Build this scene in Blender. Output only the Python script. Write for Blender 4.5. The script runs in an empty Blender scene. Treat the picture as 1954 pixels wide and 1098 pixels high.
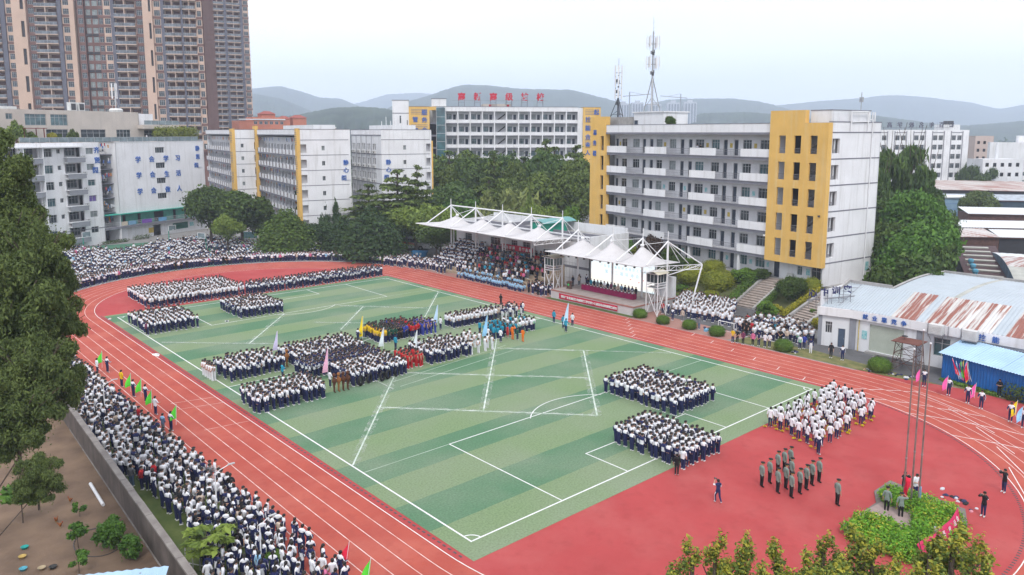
import bpy, bmesh, math, random
import numpy as np
from mathutils import Vector, Matrix
R = math.radians
random.seed(7); rng = np.random.default_rng(7)
D = bpy.data
scene = bpy.context.scene
COL = scene.collection

CAMP = np.array([-27.014, -34.217, 24.567]); YAW, PITCH = 0.725, 0.138
FPX, CXP, CYP = 1464.245, 977.0, 456.037
cam = D.cameras.new('camera'); camo = D.objects.new('camera', cam); COL.objects.link(camo)
camo.location = CAMP; camo.rotation_euler = (math.pi / 2 - PITCH, 0, -YAW)
cam.sensor_fit = 'HORIZONTAL'; cam.sensor_width = 36.0; cam.lens = 36.0 * FPX / 1954.0
cam.shift_y = -(549.0 - CYP) / 1954.0
cam.clip_start = 0.5; cam.clip_end = 30000
scene.camera = camo
SUN_EL, SUN_AZ = R(52), R(222)          # azimuth measured from +Y towards +X
w = D.worlds.new('World'); scene.world = w; w.use_nodes = True
nt = w.node_tree; nt.nodes.clear()
wo = nt.nodes.new('ShaderNodeOutputWorld'); bg = nt.nodes.new('ShaderNodeBackground')
sky = nt.nodes.new('ShaderNodeTexSky'); sky.sky_type = 'NISHITA'; sky.sun_disc = False
sky.sun_elevation = SUN_EL; sky.sun_rotation = SUN_AZ; sky.dust_density = 3.0; sky.air_density = 1.0; sky.altitude = 50
tc = nt.nodes.new('ShaderNodeTexCoord'); mp = nt.nodes.new('ShaderNodeMapping'); mp.inputs['Scale'].default_value = (1, 1, 3.2)
nz = nt.nodes.new('ShaderNodeTexNoise'); nz.inputs['Scale'].default_value = 1.9; nz.inputs['Detail'].default_value = 4; nz.inputs['Roughness'].default_value = .5
rp = nt.nodes.new('ShaderNodeValToRGB')
rp.color_ramp.elements[0].position = .35; rp.color_ramp.elements[0].color = (8.5, 8.75, 9.6, 1)
rp.color_ramp.elements[1].position = .65; rp.color_ramp.elements[1].color = (9.8, 9.8, 10.1, 1)
mx = nt.nodes.new('ShaderNodeMix'); mx.data_type = 'RGBA'; mx.inputs['Factor'].default_value = .9
nt.links.new(tc.outputs['Generated'], mp.inputs['Vector']); nt.links.new(mp.outputs['Vector'], nz.inputs['Vector'])
nt.links.new(nz.outputs['Fac'], rp.inputs['Fac'])
nt.links.new(sky.outputs['Color'], mx.inputs['A']); nt.links.new(rp.outputs['Color'], mx.inputs['B'])
nt.links.new(mx.outputs['Result'], bg.inputs['Color']); nt.links.new(bg.outputs['Background'], wo.inputs['Surface'])
bg.inputs['Strength'].default_value = 0.1
sl = D.lights.new('sun', 'SUN'); so = D.objects.new('sun', sl); COL.objects.link(so)
sl.energy = 1.3; sl.angle = R(16); sl.color = (1.0, .965, .92)
so.rotation_euler = (math.pi / 2 - SUN_EL, 0, math.pi - SUN_AZ); so.location = (0, 0, 120)
vs = scene.view_settings; vs.view_transform = 'Standard'; vs.look = 'None'; vs.gamma = 1; vs.use_curve_mapping = False
vs.exposure = 0.86
cy = scene.cycles
cy.max_bounces = 5; cy.diffuse_bounces = 3; cy.glossy_bounces = 2; cy.transmission_bounces = 3; cy.volume_bounces = 4
cy.transparent_max_bounces = 6; cy.use_denoising = True; cy.caustics_reflective = False; cy.caustics_refractive = False

_cy, _sy, _cp, _sp = math.cos(YAW), math.sin(YAW), math.cos(PITCH), math.sin(PITCH)
RX = np.array([_cy, -_sy, 0]); FW = np.array([_sy * _cp, _cy * _cp, -_sp]); UP = np.cross(RX, FW)
def ray(px, py): return FW + RX * (px - CXP) / FPX + UP * (CYP - py) / FPX
def G(px, py, z=0.0):
    d = ray(px, py); return CAMP + d * (z - CAMP[2]) / d[2]
def HZ(px, c):
    d = ray(px, CYP - FPX * math.tan(PITCH)); return CAMP + d * c
def ZAT(p, py):
    a = np.array([p[0], p[1], 0.]) - CAMP
    # solve row of (p, z) == py
    a0, b0, c0 = a @ RX, a @ UP, a @ FW
    k = (CYP - py) / FPX
    return (k * c0 - b0) / (UP[2] - k * FW[2])
def DEPTH(p): return (np.array([p[0], p[1], p[2] if len(p) > 2 else 0.]) - CAMP) @ FW

MATS = {}
def mat(name, col, rough=.85, var=.12, scale=1.5, col2=None, metal=0., emit=None, bump=0., coords='Position', detail=4, spec=.3, stretch=None, stain=None):
    """plain principled with a procedural colour variation (noise between col and a darker / second colour)"""
    if name in MATS: return MATS[name]
    m = D.materials.new(name); m.use_nodes = True; t = m.node_tree
    b = t.nodes['Principled BSDF']; L = t.links.new
    b.inputs['Roughness'].default_value = rough; b.inputs['Metallic'].default_value = metal
    b.inputs['Specular IOR Level'].default_value = spec
    c1 = (*col, 1)
    if var or col2:
        if coords == 'Position':
            g = t.nodes.new('ShaderNodeNewGeometry'); vec = g.outputs['Position']
        else:
            g = t.nodes.new('ShaderNodeTexCoord'); vec = g.outputs['Object']
        if stretch:
            q = t.nodes.new('ShaderNodeMapping'); q.inputs['Scale'].default_value = stretch; L(vec, q.inputs['Vector']); vec = q.outputs['Vector']
        n = t.nodes.new('ShaderNodeTexNoise'); n.inputs['Scale'].default_value = scale; n.inputs['Detail'].default_value = detail
        L(vec, n.inputs['Vector'])
        r = t.nodes.new('ShaderNodeValToRGB')
        c2 = (*col2, 1) if col2 else tuple(max(0, x * (1 - 2 * var)) for x in col) + (1,)
        r.color_ramp.elements[0].position = .32; r.color_ramp.elements[0].color = c2
        r.color_ramp.elements[1].position = .68; r.color_ramp.elements[1].color = c1
        L(n.outputs['Fac'], r.inputs['Fac']); L(r.outputs['Color'], b.inputs['Base Color'])
        if stain:      # vertical streaks of dirt: colour, amount
            q = t.nodes.new('ShaderNodeMapping'); q.inputs['Scale'].default_value = (1.6, 1.6, .12); L(g.outputs[0] if coords != 'Position' else g.outputs['Position'], q.inputs['Vector'])
            n3 = t.nodes.new('ShaderNodeTexNoise'); n3.inputs['Scale'].default_value = 1.1; n3.inputs['Detail'].default_value = 5; L(q.outputs['Vector'], n3.inputs['Vector'])
            r3 = t.nodes.new('ShaderNodeValToRGB'); r3.color_ramp.elements[0].position = .52; r3.color_ramp.elements[0].color = (0, 0, 0, 1)
            r3.color_ramp.elements[1].position = .78; r3.color_ramp.elements[1].color = (stain[1],) * 3 + (1,)
            L(n3.outputs['Fac'], r3.inputs['Fac'])
            m3 = t.nodes.new('ShaderNodeMix'); m3.data_type = 'RGBA'; L(r3.outputs['Color'], m3.inputs['Factor']); L(r.outputs['Color'], m3.inputs['A']); m3.inputs['B'].default_value = (*stain[0], 1)
            L(m3.outputs['Result'], b.inputs['Base Color'])
        if bump:
            n2 = t.nodes.new('ShaderNodeTexNoise'); n2.inputs['Scale'].default_value = scale * 9; n2.inputs['Detail'].default_value = 3
            L(vec, n2.inputs['Vector'])
            u = t.nodes.new('ShaderNodeBump'); u.inputs['Strength'].default_value = bump; u.inputs['Distance'].default_value = .05
            L(n2.outputs['Fac'], u.inputs['Height']); L(u.outputs['Normal'], b.inputs['Normal'])
    else:
        b.inputs['Base Color'].default_value = c1
    if emit:
        b.inputs['Emission Color'].default_value = (*emit[0], 1); b.inputs['Emission Strength'].default_value = emit[1]
    MATS[name] = m
    return m
def leaf_mat(name, dark, light, tip=None, transl=.25):
    """foliage: every leaf clump its own tone"""
    if name in MATS: return MATS[name]
    light = (light[0] * 1.7, light[1] * 1.5, light[2] * 1.15); dark = tuple(q * 1.15 for q in dark)
    m = D.materials.new(name); m.use_nodes = True; t = m.node_tree; L = t.links.new
    b = t.nodes['Principled BSDF']; b.inputs['Roughness'].default_value = .7; b.inputs['Specular IOR Level'].default_value = .25
    g = t.nodes.new('ShaderNodeNewGeometry'); r = t.nodes.new('ShaderNodeValToRGB')
    e = r.color_ramp.elements; e[0].position = 0; e[0].color = (*dark, 1); e[1].position = 1; e[1].color = (*light, 1)
    if tip:
        e[1].position = .62; k = e.new(.78); k.color = (*tip, 1)
    n = t.nodes.new('ShaderNodeTexNoise'); n.inputs['Scale'].default_value = .45; n.inputs['Detail'].default_value = 2
    L(g.outputs['Position'], n.inputs['Vector'])
    a = t.nodes.new('ShaderNodeMath'); a.operation = 'MULTIPLY_ADD'; a.inputs[1].default_value = .5; L(g.outputs['Random Per Island'], a.inputs[0])
    a2 = t.nodes.new('ShaderNodeMath'); a2.operation = 'MULTIPLY'; a2.inputs[1].default_value = .55; L(n.outputs['Fac'], a2.inputs[0]); L(a2.outputs[0], a.inputs[2])
    L(a.outputs[0], r.inputs['Fac']); L(r.outputs['Color'], b.inputs['Base Color'])
    if transl:
        tr = t.nodes.new('ShaderNodeBsdfTranslucent'); L(r.outputs['Color'], tr.inputs['Color'])
        s = t.nodes.new('ShaderNodeMixShader'); s.inputs[0].default_value = transl
        L(b.outputs[0], s.inputs[1]); L(tr.outputs[0], s.inputs[2]); L(s.outputs[0], t.nodes['Material Output'].inputs['Surface'])
    MATS[name] = m
    return m

white_wall = mat('white_wall_tile', (.72, .72, .735), .7, .05, .35, stain=((.42, .41, .39), .55))
white_wall2 = mat('white_render', (.67, .68, .70), .8, .06, .3, stain=((.4, .39, .37), .6))
grey_band = mat('grey_band_paint', (.19, .19, .22), .8, .08, 1)
yellow_wall = mat('yellow_render', (.67, .415, .115), .85, .06, .5, stain=((.60, .50, .30), .5))
beige_tile = mat('beige_tile', (.50, .45, .40), .7, .06, .4, stain=((.36, .33, .3), .4))
concrete = mat('concrete', (.36, .35, .34), .9, .15, .8, bump=.2)
dark_in = mat('dark_interior', (.035, .035, .04), .9, .1, 1)  # near-black: the shade of unlit rooms and stair bays put into the colour
corr_wall = mat('corridor_wall', (.64, .64, .66), .85, .06, .6)
glass = mat('window_glass', (.045, .06, .07), .12, .3, .9, spec=.6)
glass_b = mat('window_glass_teal', (.09, .17, .19), .12, .3, .8, spec=.6)
glass_c = mat('curtained_glass', (.26, .30, .30), .35, .25, 1.1, spec=.5)
frame_m = mat('window_frame_metal', (.42, .43, .44), .5, .05, 2)
frame_w = mat('white_steel', (.72, .72, .73), .45, .06, 1.2, spec=.4)
steel = mat('galvanised_steel', (.40, .41, .42), .4, .15, 3, metal=.6)
dark_metal = mat('dark_metal', (.06, .06, .065), .5, .1, 3)
rail_m = mat('grey_railing', (.22, .22, .24), .6, .1, 2)
roof_grey = mat('flat_roof', (.36, .355, .345), .95, .18, .25, bump=.2)
blue_letter = mat('blue_letter_paint', (.03, .12, .42), .6, .05, 2)
red_letter = mat('red_letter', (.50, .015, .04), .5, .05, 2)
white_paint = mat('white_line_paint', (.72, .73, .72), .9, .10, 1.7)
chalk = mat('chalk_line', (.60, .64, .60), .95, .3, 1.4, col2=(.26, .36, .26))
red_banner = mat('red_banner_cloth', (.50, .012, .05), .8, .12, 1.2)
bark = mat('bark', (.12, .09, .07), .95, .25, 4, bump=.4, coords='Object')

def tag(o, label=None, cat=None, group=None, kind=None):
    if label: o['label'] = label
    if cat: o['category'] = cat
    if group: o['group'] = group
    if kind: o['kind'] = kind
    return o
def empty(name, loc=(0, 0, 0), rz=0., parent=None):
    o = D.objects.new(name, None); COL.objects.link(o); o.location = loc; o.rotation_euler = (0, 0, rz); o.empty_display_size = .3
    if parent: o.parent = parent
    return o
def thing(name, label, cat, loc=(0, 0, 0), rz=0., group=None):
    return tag(empty(name, loc, rz), label, cat, group)
def link(name, me, parent=None, loc=(0, 0, 0), rz=0., sc=None):
    o = D.objects.new(name, me); COL.objects.link(o)
    if parent is not None: o.parent = parent
    o.location = loc; o.rotation_euler = (0, 0, rz)
    if sc is not None: o.scale = (sc,) * 3 if isinstance(sc, (int, float)) else sc
    return o
def copy_tree(o, parent=None):
    c = o.copy(); COL.objects.link(c)
    if parent is not None: c.parent = parent
    for ch in o.children: copy_tree(ch, c)
    return c
class MB:
    """collects geometry for ONE mesh object"""
    def __init__(s): s.v, s.f, s.m = [], [], []
    def _add(s, vs, fs, mi=0):
        n = len(s.v); s.v += [tuple(map(float, p)) for p in vs]
        for f in fs: s.f.append([i + n for i in f]); s.m.append(mi)
        return s
    def quad(s, a, b, c, d, mi=0): return s._add([a, b, c, d], [(0, 1, 2, 3)], mi)
    def poly(s, pts, mi=0): return s._add(pts, [tuple(range(len(pts)))], mi)
    def box(s, x0, x1, y0, y1, z0, z1, mi=0, skip=''):
        v = [(x0, y0, z0), (x1, y0, z0), (x1, y1, z0), (x0, y1, z0), (x0, y0, z1), (x1, y0, z1), (x1, y1, z1), (x0, y1, z1)]
        F = {'b': (3, 2, 1, 0), 't': (4, 5, 6, 7), 'f': (0, 1, 5, 4), 'r': (1, 2, 6, 5), 'k': (2, 3, 7, 6), 'l': (3, 0, 4, 7)}
        return s._add(v, [f for k, f in F.items() if k not in skip], mi)
    def beam(s, p, q, r, n=6, mi=0, r2=None, caps=True):
        p, q = Vector(p), Vector(q); d = q - p
        if d.length < 1e-6: return s
        d.normalize(); a = d.orthogonal().normalized(); b = d.cross(a); r2 = r if r2 is None else r2
        ring = [(a * math.cos(2 * math.pi * i / n + .4) + b * math.sin(2 * math.pi * i / n + .4)) for i in range(n)]
        v = [p + k * r for k in ring] + [q + k * r2 for k in ring]
        f = [(i, (i + 1) % n, n + (i + 1) % n, n + i) for i in range(n)]
        if caps: f += [tuple(range(n - 1, -1, -1)), tuple(range(n, 2 * n))]
        return s._add(v, f, mi)
    def path(s, pts, r, n=5, mi=0):
        for a, b in zip(pts, pts[1:]): s.beam(a, b, r, n, mi)
        return s
    def lathe(s, prof, n=12, c=(0, 0, 0), mi=0, sx=1., sy=1.):
        v, f = [], []
        for (r, z) in prof:
            for i in range(n):
                a = 2 * math.pi * i / n; v.append((c[0] + r * sx * math.cos(a), c[1] + r * sy * math.sin(a), c[2] + z))
        for k in range(len(prof) - 1):
            for i in range(n): f.append((k * n + i, k * n + (i + 1) % n, (k + 1) * n + (i + 1) % n, (k + 1) * n + i))
        f.append(tuple(range((len(prof) - 1) * n, len(prof) * n))); f.append(tuple(range(n - 1, -1, -1)))
        return s._add(v, f, mi)
    def prism(s, pts, z0, z1, mi=0):
        n = len(pts); v = [(x, y, z0) for x, y in pts] + [(x, y, z1) for x, y in pts]
        f = [(i, (i + 1) % n, n + (i + 1) % n, n + i) for i in range(n)] + [tuple(range(n - 1, -1, -1)), tuple(range(n, 2 * n))]
        return s._add(v, f, mi)
    def mesh(s, name, mats, smooth=False):
        me = D.meshes.new(name); me.from_pydata(s.v, [], s.f)
        for m in (mats if isinstance(mats, (list, tuple)) else [mats]): me.materials.append(m)
        if any(s.m): me.polygons.foreach_set('material_index', s.m)
        if smooth: me.polygons.foreach_set('use_smooth', [True] * len(s.f))
        me.update(); return me
    def build(s, name, mats, parent=None, loc=(0, 0, 0), rz=0., smooth=False):
        return link(name, s.mesh(name, mats, smooth), parent, loc, rz)
def np_mesh(name, verts, faces, mats, mi=None, smooth=False):
    """fast mesh from arrays; faces all of the same size"""
    me = D.meshes.new(name); nv, (nf, k) = len(verts), faces.shape
    me.vertices.add(nv); me.vertices.foreach_set('co', np.ascontiguousarray(verts, dtype=np.float32).ravel())
    me.loops.add(nf * k); me.loops.foreach_set('vertex_index', np.ascontiguousarray(faces, dtype=np.int32).ravel())
    me.polygons.add(nf); me.polygons.foreach_set('loop_start', np.arange(0, nf * k, k, dtype=np.int32))
    try: me.polygons.foreach_set('loop_total', np.full(nf, k, dtype=np.int32))
    except Exception: pass
    for m in (mats if isinstance(mats, (list, tuple)) else [mats]): me.materials.append(m)
    if mi is not None: me.polygons.foreach_set('material_index', np.ascontiguousarray(mi, dtype=np.int32))
    if smooth: me.polygons.foreach_set('use_smooth', np.ones(nf, dtype=bool))
    me.update(calc_edges=True); return me
_txt = {}
def text_mesh(s, depth=.04, m=None, bold=0.):
    k = (s, depth, m.name if m else None, bold)
    if k in _txt: return _txt[k]
    cu = D.curves.new('lettering', 'FONT'); cu.body = s; cu.size = 1; cu.extrude = depth; cu.align_x = 'CENTER'; cu.align_y = 'CENTER'; cu.resolution_u = 2; cu.offset = bold
    o = D.objects.new('lettering', cu); COL.objects.link(o)
    bpy.context.view_layer.update()
    me = D.meshes.new_from_object(o.evaluated_get(bpy.context.evaluated_depsgraph_get()))
    D.objects.remove(o); D.curves.remove(cu)
    if me.vertices:
        co = np.empty(len(me.vertices) * 3, dtype=np.float32); me.vertices.foreach_get('co', co); co = co.reshape(-1, 3)
        c = (co.min(0) + co.max(0)) / 2; co -= c; me.vertices.foreach_set('co', co.ravel())
    me.materials.clear()
    if m: me.materials.append(m)
    me.update(); _txt[k] = me
    return me
def letter(ch, parent, loc, size, m, rz=0., name='letter', mirror=False, sx=1., bold=.012):
    """one character standing upright in the local x-z plane, facing -y"""
    o = link(name, text_mesh(ch, .05, m, bold), parent, loc)
    o.rotation_euler = (math.pi / 2, 0, rz); o.scale = (size * sx * (-1 if mirror else 1), size, size)
    return o
def wall_with_holes(mb, L, H, holes, z0=0., depth=.25, mi=0, mr=None, x0=0., y=0.):
    """front wall sheet in the local x-z plane at y (facing -y) with real rectangular openings and reveals"""
    mr = mi if mr is None else mr
    xs = sorted({x0, L} | {h[0] for h in holes} | {h[1] for h in holes}); zs = sorted({z0, H} | {h[2] for h in holes} | {h[3] for h in holes})
    for i in range(len(xs) - 1):
        for j in range(len(zs) - 1):
            cx, cz = (xs[i] + xs[i + 1]) / 2, (zs[j] + zs[j + 1]) / 2
            if cx < x0 or cx > L or cz < z0 or cz > H or any(h[0] < cx < h[1] and h[2] < cz < h[3] for h in holes): continue
            mb.quad((xs[i], y, zs[j]), (xs[i + 1], y, zs[j]), (xs[i + 1], y, zs[j + 1]), (xs[i], y, zs[j + 1]), mi)
    for a, b, c, d in holes:
        e = y + depth
        mb.quad((a, y, c), (a, e, c), (a, e, d), (a, y, d), mr); mb.quad((b, e, c), (b, y, c), (b, y, d), (b, e, d), mr)
        mb.quad((a, y, d), (a, e, d), (b, e, d), (b, y, d), mr); mb.quad((a, e, c), (a, y, c), (b, y, c), (b, e, c), mr)
_win = {}
def window(parent, x, z, w_, h, y=0., g=None, nx=2, transom=True, name='window', rz=0., fm=None):
    """framed window (frame ring, mullions, transom) with its pane as a sub-part; x,z = centre"""
    g = g or glass; fm = fm or frame_m
    k = (round(w_, 2), round(h, 2), g.name, nx, transom, fm.name)
    if k not in _win:
        b = MB(); t = .06
        b.box(-w_ / 2, w_ / 2, 0, .07, -h / 2, -h / 2 + t); b.box(-w_ / 2, w_ / 2, 0, .07, h / 2 - t, h / 2)
        b.box(-w_ / 2, -w_ / 2 + t, .002, .068, -h / 2 + t, h / 2 - t); b.box(w_ / 2 - t, w_ / 2, .002, .068, -h / 2 + t, h / 2 - t)
        for i in range(1, nx):
            q = -w_ / 2 + w_ * i / nx; b.box(q - .03, q + .03, .01, .06, -h / 2 + t, h / 2 - t)
        if transom: b.box(-w_ / 2 + t, w_ / 2 - t, .015, .055, h * .2, h * .2 + .05)
        p = MB(); p.quad((-w_ / 2, .045, -h / 2), (w_ / 2, .045, -h / 2), (w_ / 2, .045, h / 2), (-w_ / 2, .045, h / 2))
        _win[k] = (b.mesh('window_frame', fm), p.mesh('pane', g))
    f, p = _win[k]
    o = link(name, f, parent, (x, y, z), rz); link('pane', p, o)
    return o
def shared(cache={}):
    return cache
ORDW = 'first second third fourth fifth sixth seventh eighth ninth tenth eleventh twelfth thirteenth fourteenth fifteenth sixteenth seventeenth eighteenth nineteenth twentieth'.split()
ORD0 = ['first', 'second', 'third', 'fourth', 'fifth']
C = lambda n, c, r=.85, v=.10: mat(n, c, r, v, 3.0, coords='Object')
def in_poly(x, y, P):
    c = False; n = len(P)
    for i in range(n):
        (x1, y1), (x2, y2) = P[i], P[(i + 1) % n]
        if (y1 > y) != (y2 > y) and x < (x2 - x1) * (y - y1) / (y2 - y1) + x1: c = not c
    return c
def sheet(name, pts, z, m, kind='structure', parent=None):
    b = MB(); b.poly([(x, y, z) for x, y in pts]); o = b.build(name, m, parent)
    if kind and parent is None: o['kind'] = kind
    return o
def arc(cx, cy_, r, a0, a1, n=48): return [(cx + r * math.cos(R(a0 + (a1 - a0) * i / n)), cy_ + r * math.sin(R(a0 + (a1 - a0) * i / n))) for i in range(n + 1)]
plain_m = mat('plain_ground', (.17, .175, .15), .95, .2, .004, col2=(.055, .075, .045), detail=8)
gb = MB(); S_ = 14000
gb.poly([(-S_, -S_, -.06), (S_, -S_, -.06), (S_, S_, -.06), (-S_, S_, -.06)])
gr = gb.build('ground', plain_m); gr['kind'] = 'structure'
paving_m = mat('campus_paving', (.27, .265, .26), .9, .12, .5, bump=.1)
sheet('campus_pavement', [(-60, -60), (110, -60), (110, 260), (-60, 260)], -.02, paving_m)
rubber = mat('track_rubber', (.37, .060, .060), .92, .12, .22, col2=(.32, .050, .050), bump=.25, detail=8, spec=.15)
grass_m = mat('verge_grass', (.10, .125, .035), .95, .3, .9, col2=(.055, .085, .02), bump=.4, detail=8)
t = rubber.node_tree; rb_ = t.nodes['Principled BSDF']; base_ = rb_.inputs['Base Color'].links[0].from_socket
def overlay(t, base, bsdf, col, scale, lo, hi, amt):
    g = t.nodes.new('ShaderNodeNewGeometry'); n = t.nodes.new('ShaderNodeTexNoise'); n.inputs['Scale'].default_value = scale; n.inputs['Detail'].default_value = 9; n.inputs['Roughness'].default_value = .62; t.links.new(g.outputs['Position'], n.inputs['Vector'])
    r = t.nodes.new('ShaderNodeValToRGB'); e = r.color_ramp.elements; e[0].position = lo; e[0].color = (0, 0, 0, 1); e[1].position = hi; e[1].color = (amt,) * 3 + (1,); t.links.new(n.outputs['Fac'], r.inputs['Fac'])
    m = t.nodes.new('ShaderNodeMix'); m.data_type = 'RGBA'; t.links.new(r.outputs['Color'], m.inputs['Factor']); t.links.new(base, m.inputs['A']); m.inputs['B'].default_value = (*col, 1); t.links.new(m.outputs['Result'], bsdf.inputs['Base Color']); return m.outputs['Result']
base_ = overlay(t, base_, rb_, (.43, .14, .125), .16, .48, .8, .45); overlay(t, base_, rb_, (.24, .04, .04), .9, .52, .75, .5)
RI, LW, TX, TY = 22.9, 1.18, 21.0, 77.0
RO = RI + 6 * LW + .15
stad = arc(TX, 0, RO, 180, 360) + arc(TX, TY, RO, 0, 180)
track = sheet('running_track', stad, 0.0, rubber)
sheet('track_apron', [(-8.9, -34), (60, -34), (54, -14.6), (52.2, -6), (51.3, 0), (40, 2), (0, 2), (-8.9, 2)], -.005, rubber)
sheet('verge_lawn', [(-14.5, -4), (-8.8, 0), (-8.8, 78), (-14.0, 78)], -.002, grass_m)
court_m = mat('court_acrylic', (.075, .19, .125), .85, .12, .4, col2=(.06, .15, .10))
sheet('sports_court', [(-6, 100), (10, 106), (48, 108), (50, 126), (38, 146), (16, 150), (-2, 150)], -.012, court_m)
def track_line(r, name='lane_line', wd=.06, z=.006, op=True):
    b = MB(); P = arc(TX, 0, r, 180, 360, 72) + arc(TX, TY, r, 0, 180, 72); Q = arc(TX, 0, r + wd, 180, 360, 72) + arc(TX, TY, r + wd, 0, 180, 72)
    n = len(P)
    for i in range(n): j = (i + 1) % n; b.quad((*P[i], z), (*P[j], z), (*Q[j], z), (*Q[i], z))
    return b.build(name, white_paint, track)
lane_m = mat('lane_rubber', (.39, .088, .062), .92, .12, .3, col2=(.33, .066, .05), bump=.25, detail=8, spec=.15); t = lane_m.node_tree; rb_ = t.nodes['Principled BSDF']; base_ = overlay(t, rb_.inputs['Base Color'].links[0].from_socket, rb_, (.46, .17, .13), .2, .48, .8, .5); overlay(t, base_, rb_, (.25, .05, .04), 1.1, .52, .75, .45)
o = track_line(RI - .06, 'lane_surface', 6 * LW + .14, .003); o.data.materials[0] = lane_m
track_white = mat('worn_lane_paint', (.66, .55, .52), .9, .25, 1.2, col2=(.52, .28, .24))
for k in range(7):
    o = track_line(RI + LW * k); o.data.materials[0] = track_white if k else white_paint
b = MB()
for i in range(150):
    y = -1 + i * .53
    b.box(-1.56, -1.44, y, y + .26, .004, .02)
for i in range(90):
    a = R(270 + 78 - i * 1.0 * .9); r = RI - .35
    x, y = TX + r * math.cos(a), r * math.sin(a); b.box(x - .05, x + .05, y - .1, y + .1, .004, .02)
b.build('kerb_drain_slots', dark_metal, track)['kind'] = 'stuff'
def lane_dash(a, k, dl, parent=track, z=.007, name='stagger_mark'):
    x0, y0 = TX + (RI + LW * k) * math.cos(R(a)), (RI + LW * k) * math.sin(R(a)); x1, y1 = TX + (RI + LW * (k + 1)) * math.cos(R(a + dl)), (RI + LW * (k + 1)) * math.sin(R(a + dl))
    bar(x0, y0, x1, y1, .07, z, white_paint, parent, name)
def bar(x0, y0, x1, y1, wd, z, m, parent, name):
    d = Vector((x1 - x0, y1 - y0, 0)); n = Vector((-d.y, d.x, 0)).normalized() * wd / 2
    b = MB(); p, q = Vector((x0, y0, z)), Vector((x1, y1, z)); b.quad(p + n, p - n, q - n, q + n); return b.build(name, m, parent)
for k in range(5):
    for a, dl in ((-12 - 3.4 * k, -2.5), (-22 - 2.8 * k, -3.2), (-4 - 2.2 * k, -1.6), (-35 - 2 * k, -2.4)): lane_dash(a, k, dl)
for k in range(6):
    for y in (2 + 3.5 * k, 24 + 1.2 * k): bar(TX + RI + LW * k + .1, y, TX + RI + LW * (k + 1) - .1, y + .25, .07, .007, white_paint, track, 'stagger_mark')
for y, a in ((55 - 21, .9), (50 - 14, .9), (28, .5)): bar(-1.9, y, -1.9 - LW * 3.2, y + a, .05, .007, track_white, track, 'stagger_mark')
for k in range(5): bar(*(arc(TX, 0, RI + LW * k + .3, -62 + 9 * k, -62 + 9 * k, 1)[0]), *(arc(TX, 0, RI + LW * k + .9, -50 + 9 * k, -50 + 9 * k, 1)[0]), .06, .007, white_paint, track, 'stagger_mark')

turf_m = D.materials.new('striped_turf'); turf_m.use_nodes = True
t = turf_m.node_tree; L_ = t.links.new; b_ = t.nodes['Principled BSDF']; b_.inputs['Roughness'].default_value = .95; b_.inputs['Specular IOR Level'].default_value = .1
g_ = t.nodes.new('ShaderNodeNewGeometry'); s_ = t.nodes.new('ShaderNodeSeparateXYZ'); L_(g_.outputs['Position'], s_.inputs[0])
wob = t.nodes.new('ShaderNodeTexNoise'); wob.inputs['Scale'].default_value = .35; L_(g_.outputs['Position'], wob.inputs['Vector'])
def math_node(op, a, bb=None, c=None):
    n = t.nodes.new('ShaderNodeMath'); n.operation = op
    for i, v in enumerate((a, bb, c)):
        if v is None: continue
        if isinstance(v, (int, float)): n.inputs[i].default_value = v
        else: L_(v, n.inputs[i])
    return n.outputs[0]
yy = math_node('MAXIMUM', math_node('MULTIPLY_ADD', wob.outputs['Fac'], .25, s_.outputs['Y']), -.5)
ph = math_node('FRACT', math_node('DIVIDE', math_node('ADD', yy, -2.73 + 7.84 * 8), 7.84))
st = math_node('GREATER_THAN', ph, .5)
mixs = t.nodes.new('ShaderNodeMix'); mixs.data_type = 'RGBA'; L_(st, mixs.inputs['Factor'])
mixs.inputs['A'].default_value = (.092, .185, .105, 1); mixs.inputs['B'].default_value = (.170, .240, .125, 1)
pn = t.nodes.new('ShaderNodeTexNoise'); pn.inputs['Scale'].default_value = .11; pn.inputs['Detail'].default_value = 6; L_(g_.outputs['Position'], pn.inputs['Vector'])
pr = t.nodes.new('ShaderNodeValToRGB'); pr.color_ramp.elements[0].position = .38; pr.color_ramp.elements[0].color = (0, 0, 0, 1); pr.color_ramp.elements[1].position = .75; pr.color_ramp.elements[1].color = (.75, .75, .75, 1); L_(pn.outputs['Fac'], pr.inputs['Fac'])
worn = t.nodes.new('ShaderNodeMix'); worn.data_type = 'RGBA'; L_(pr.outputs['Color'], worn.inputs['Factor']); L_(mixs.outputs['Result'], worn.inputs['A']); worn.inputs['B'].default_value = (.22, .255, .185, 1)
fn = t.nodes.new('ShaderNodeTexNoise'); fn.inputs['Scale'].default_value = 7; fn.inputs['Detail'].default_value = 6; L_(g_.outputs['Position'], fn.inputs['Vector'])
fv = t.nodes.new('ShaderNodeValToRGB'); fv.color_ramp.elements[0].position = .3; fv.color_ramp.elements[0].color = (.78, .78, .78, 1); fv.color_ramp.elements[1].position = .7; fv.color_ramp.elements[1].color = (1.1, 1.1, 1.1, 1); L_(fn.outputs['Fac'], fv.inputs['Fac'])
mm = t.nodes.new('ShaderNodeMix'); mm.data_type = 'RGBA'; mm.blend_type = 'MULTIPLY'; mm.inputs['Factor'].default_value = 1; L_(worn.outputs['Result'], mm.inputs['A']); L_(fv.outputs['Color'], mm.inputs['B'])
L_(mm.outputs['Result'], b_.inputs['Base Color'])
bu = t.nodes.new('ShaderNodeBump'); bu.inputs['Strength'].default_value = .3; bu.inputs['Distance'].default_value = .03; L_(fn.outputs['Fac'], bu.inputs['Height']); L_(bu.outputs['Normal'], b_.inputs['Normal'])
pitch = sheet('football_pitch', [(-1.25, -1.8), (43.3, -1.8), (43.3, 77.8), (-1.25, 77.8)], .010, turf_m)
PL, PW = 75.9, 42.0
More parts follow.
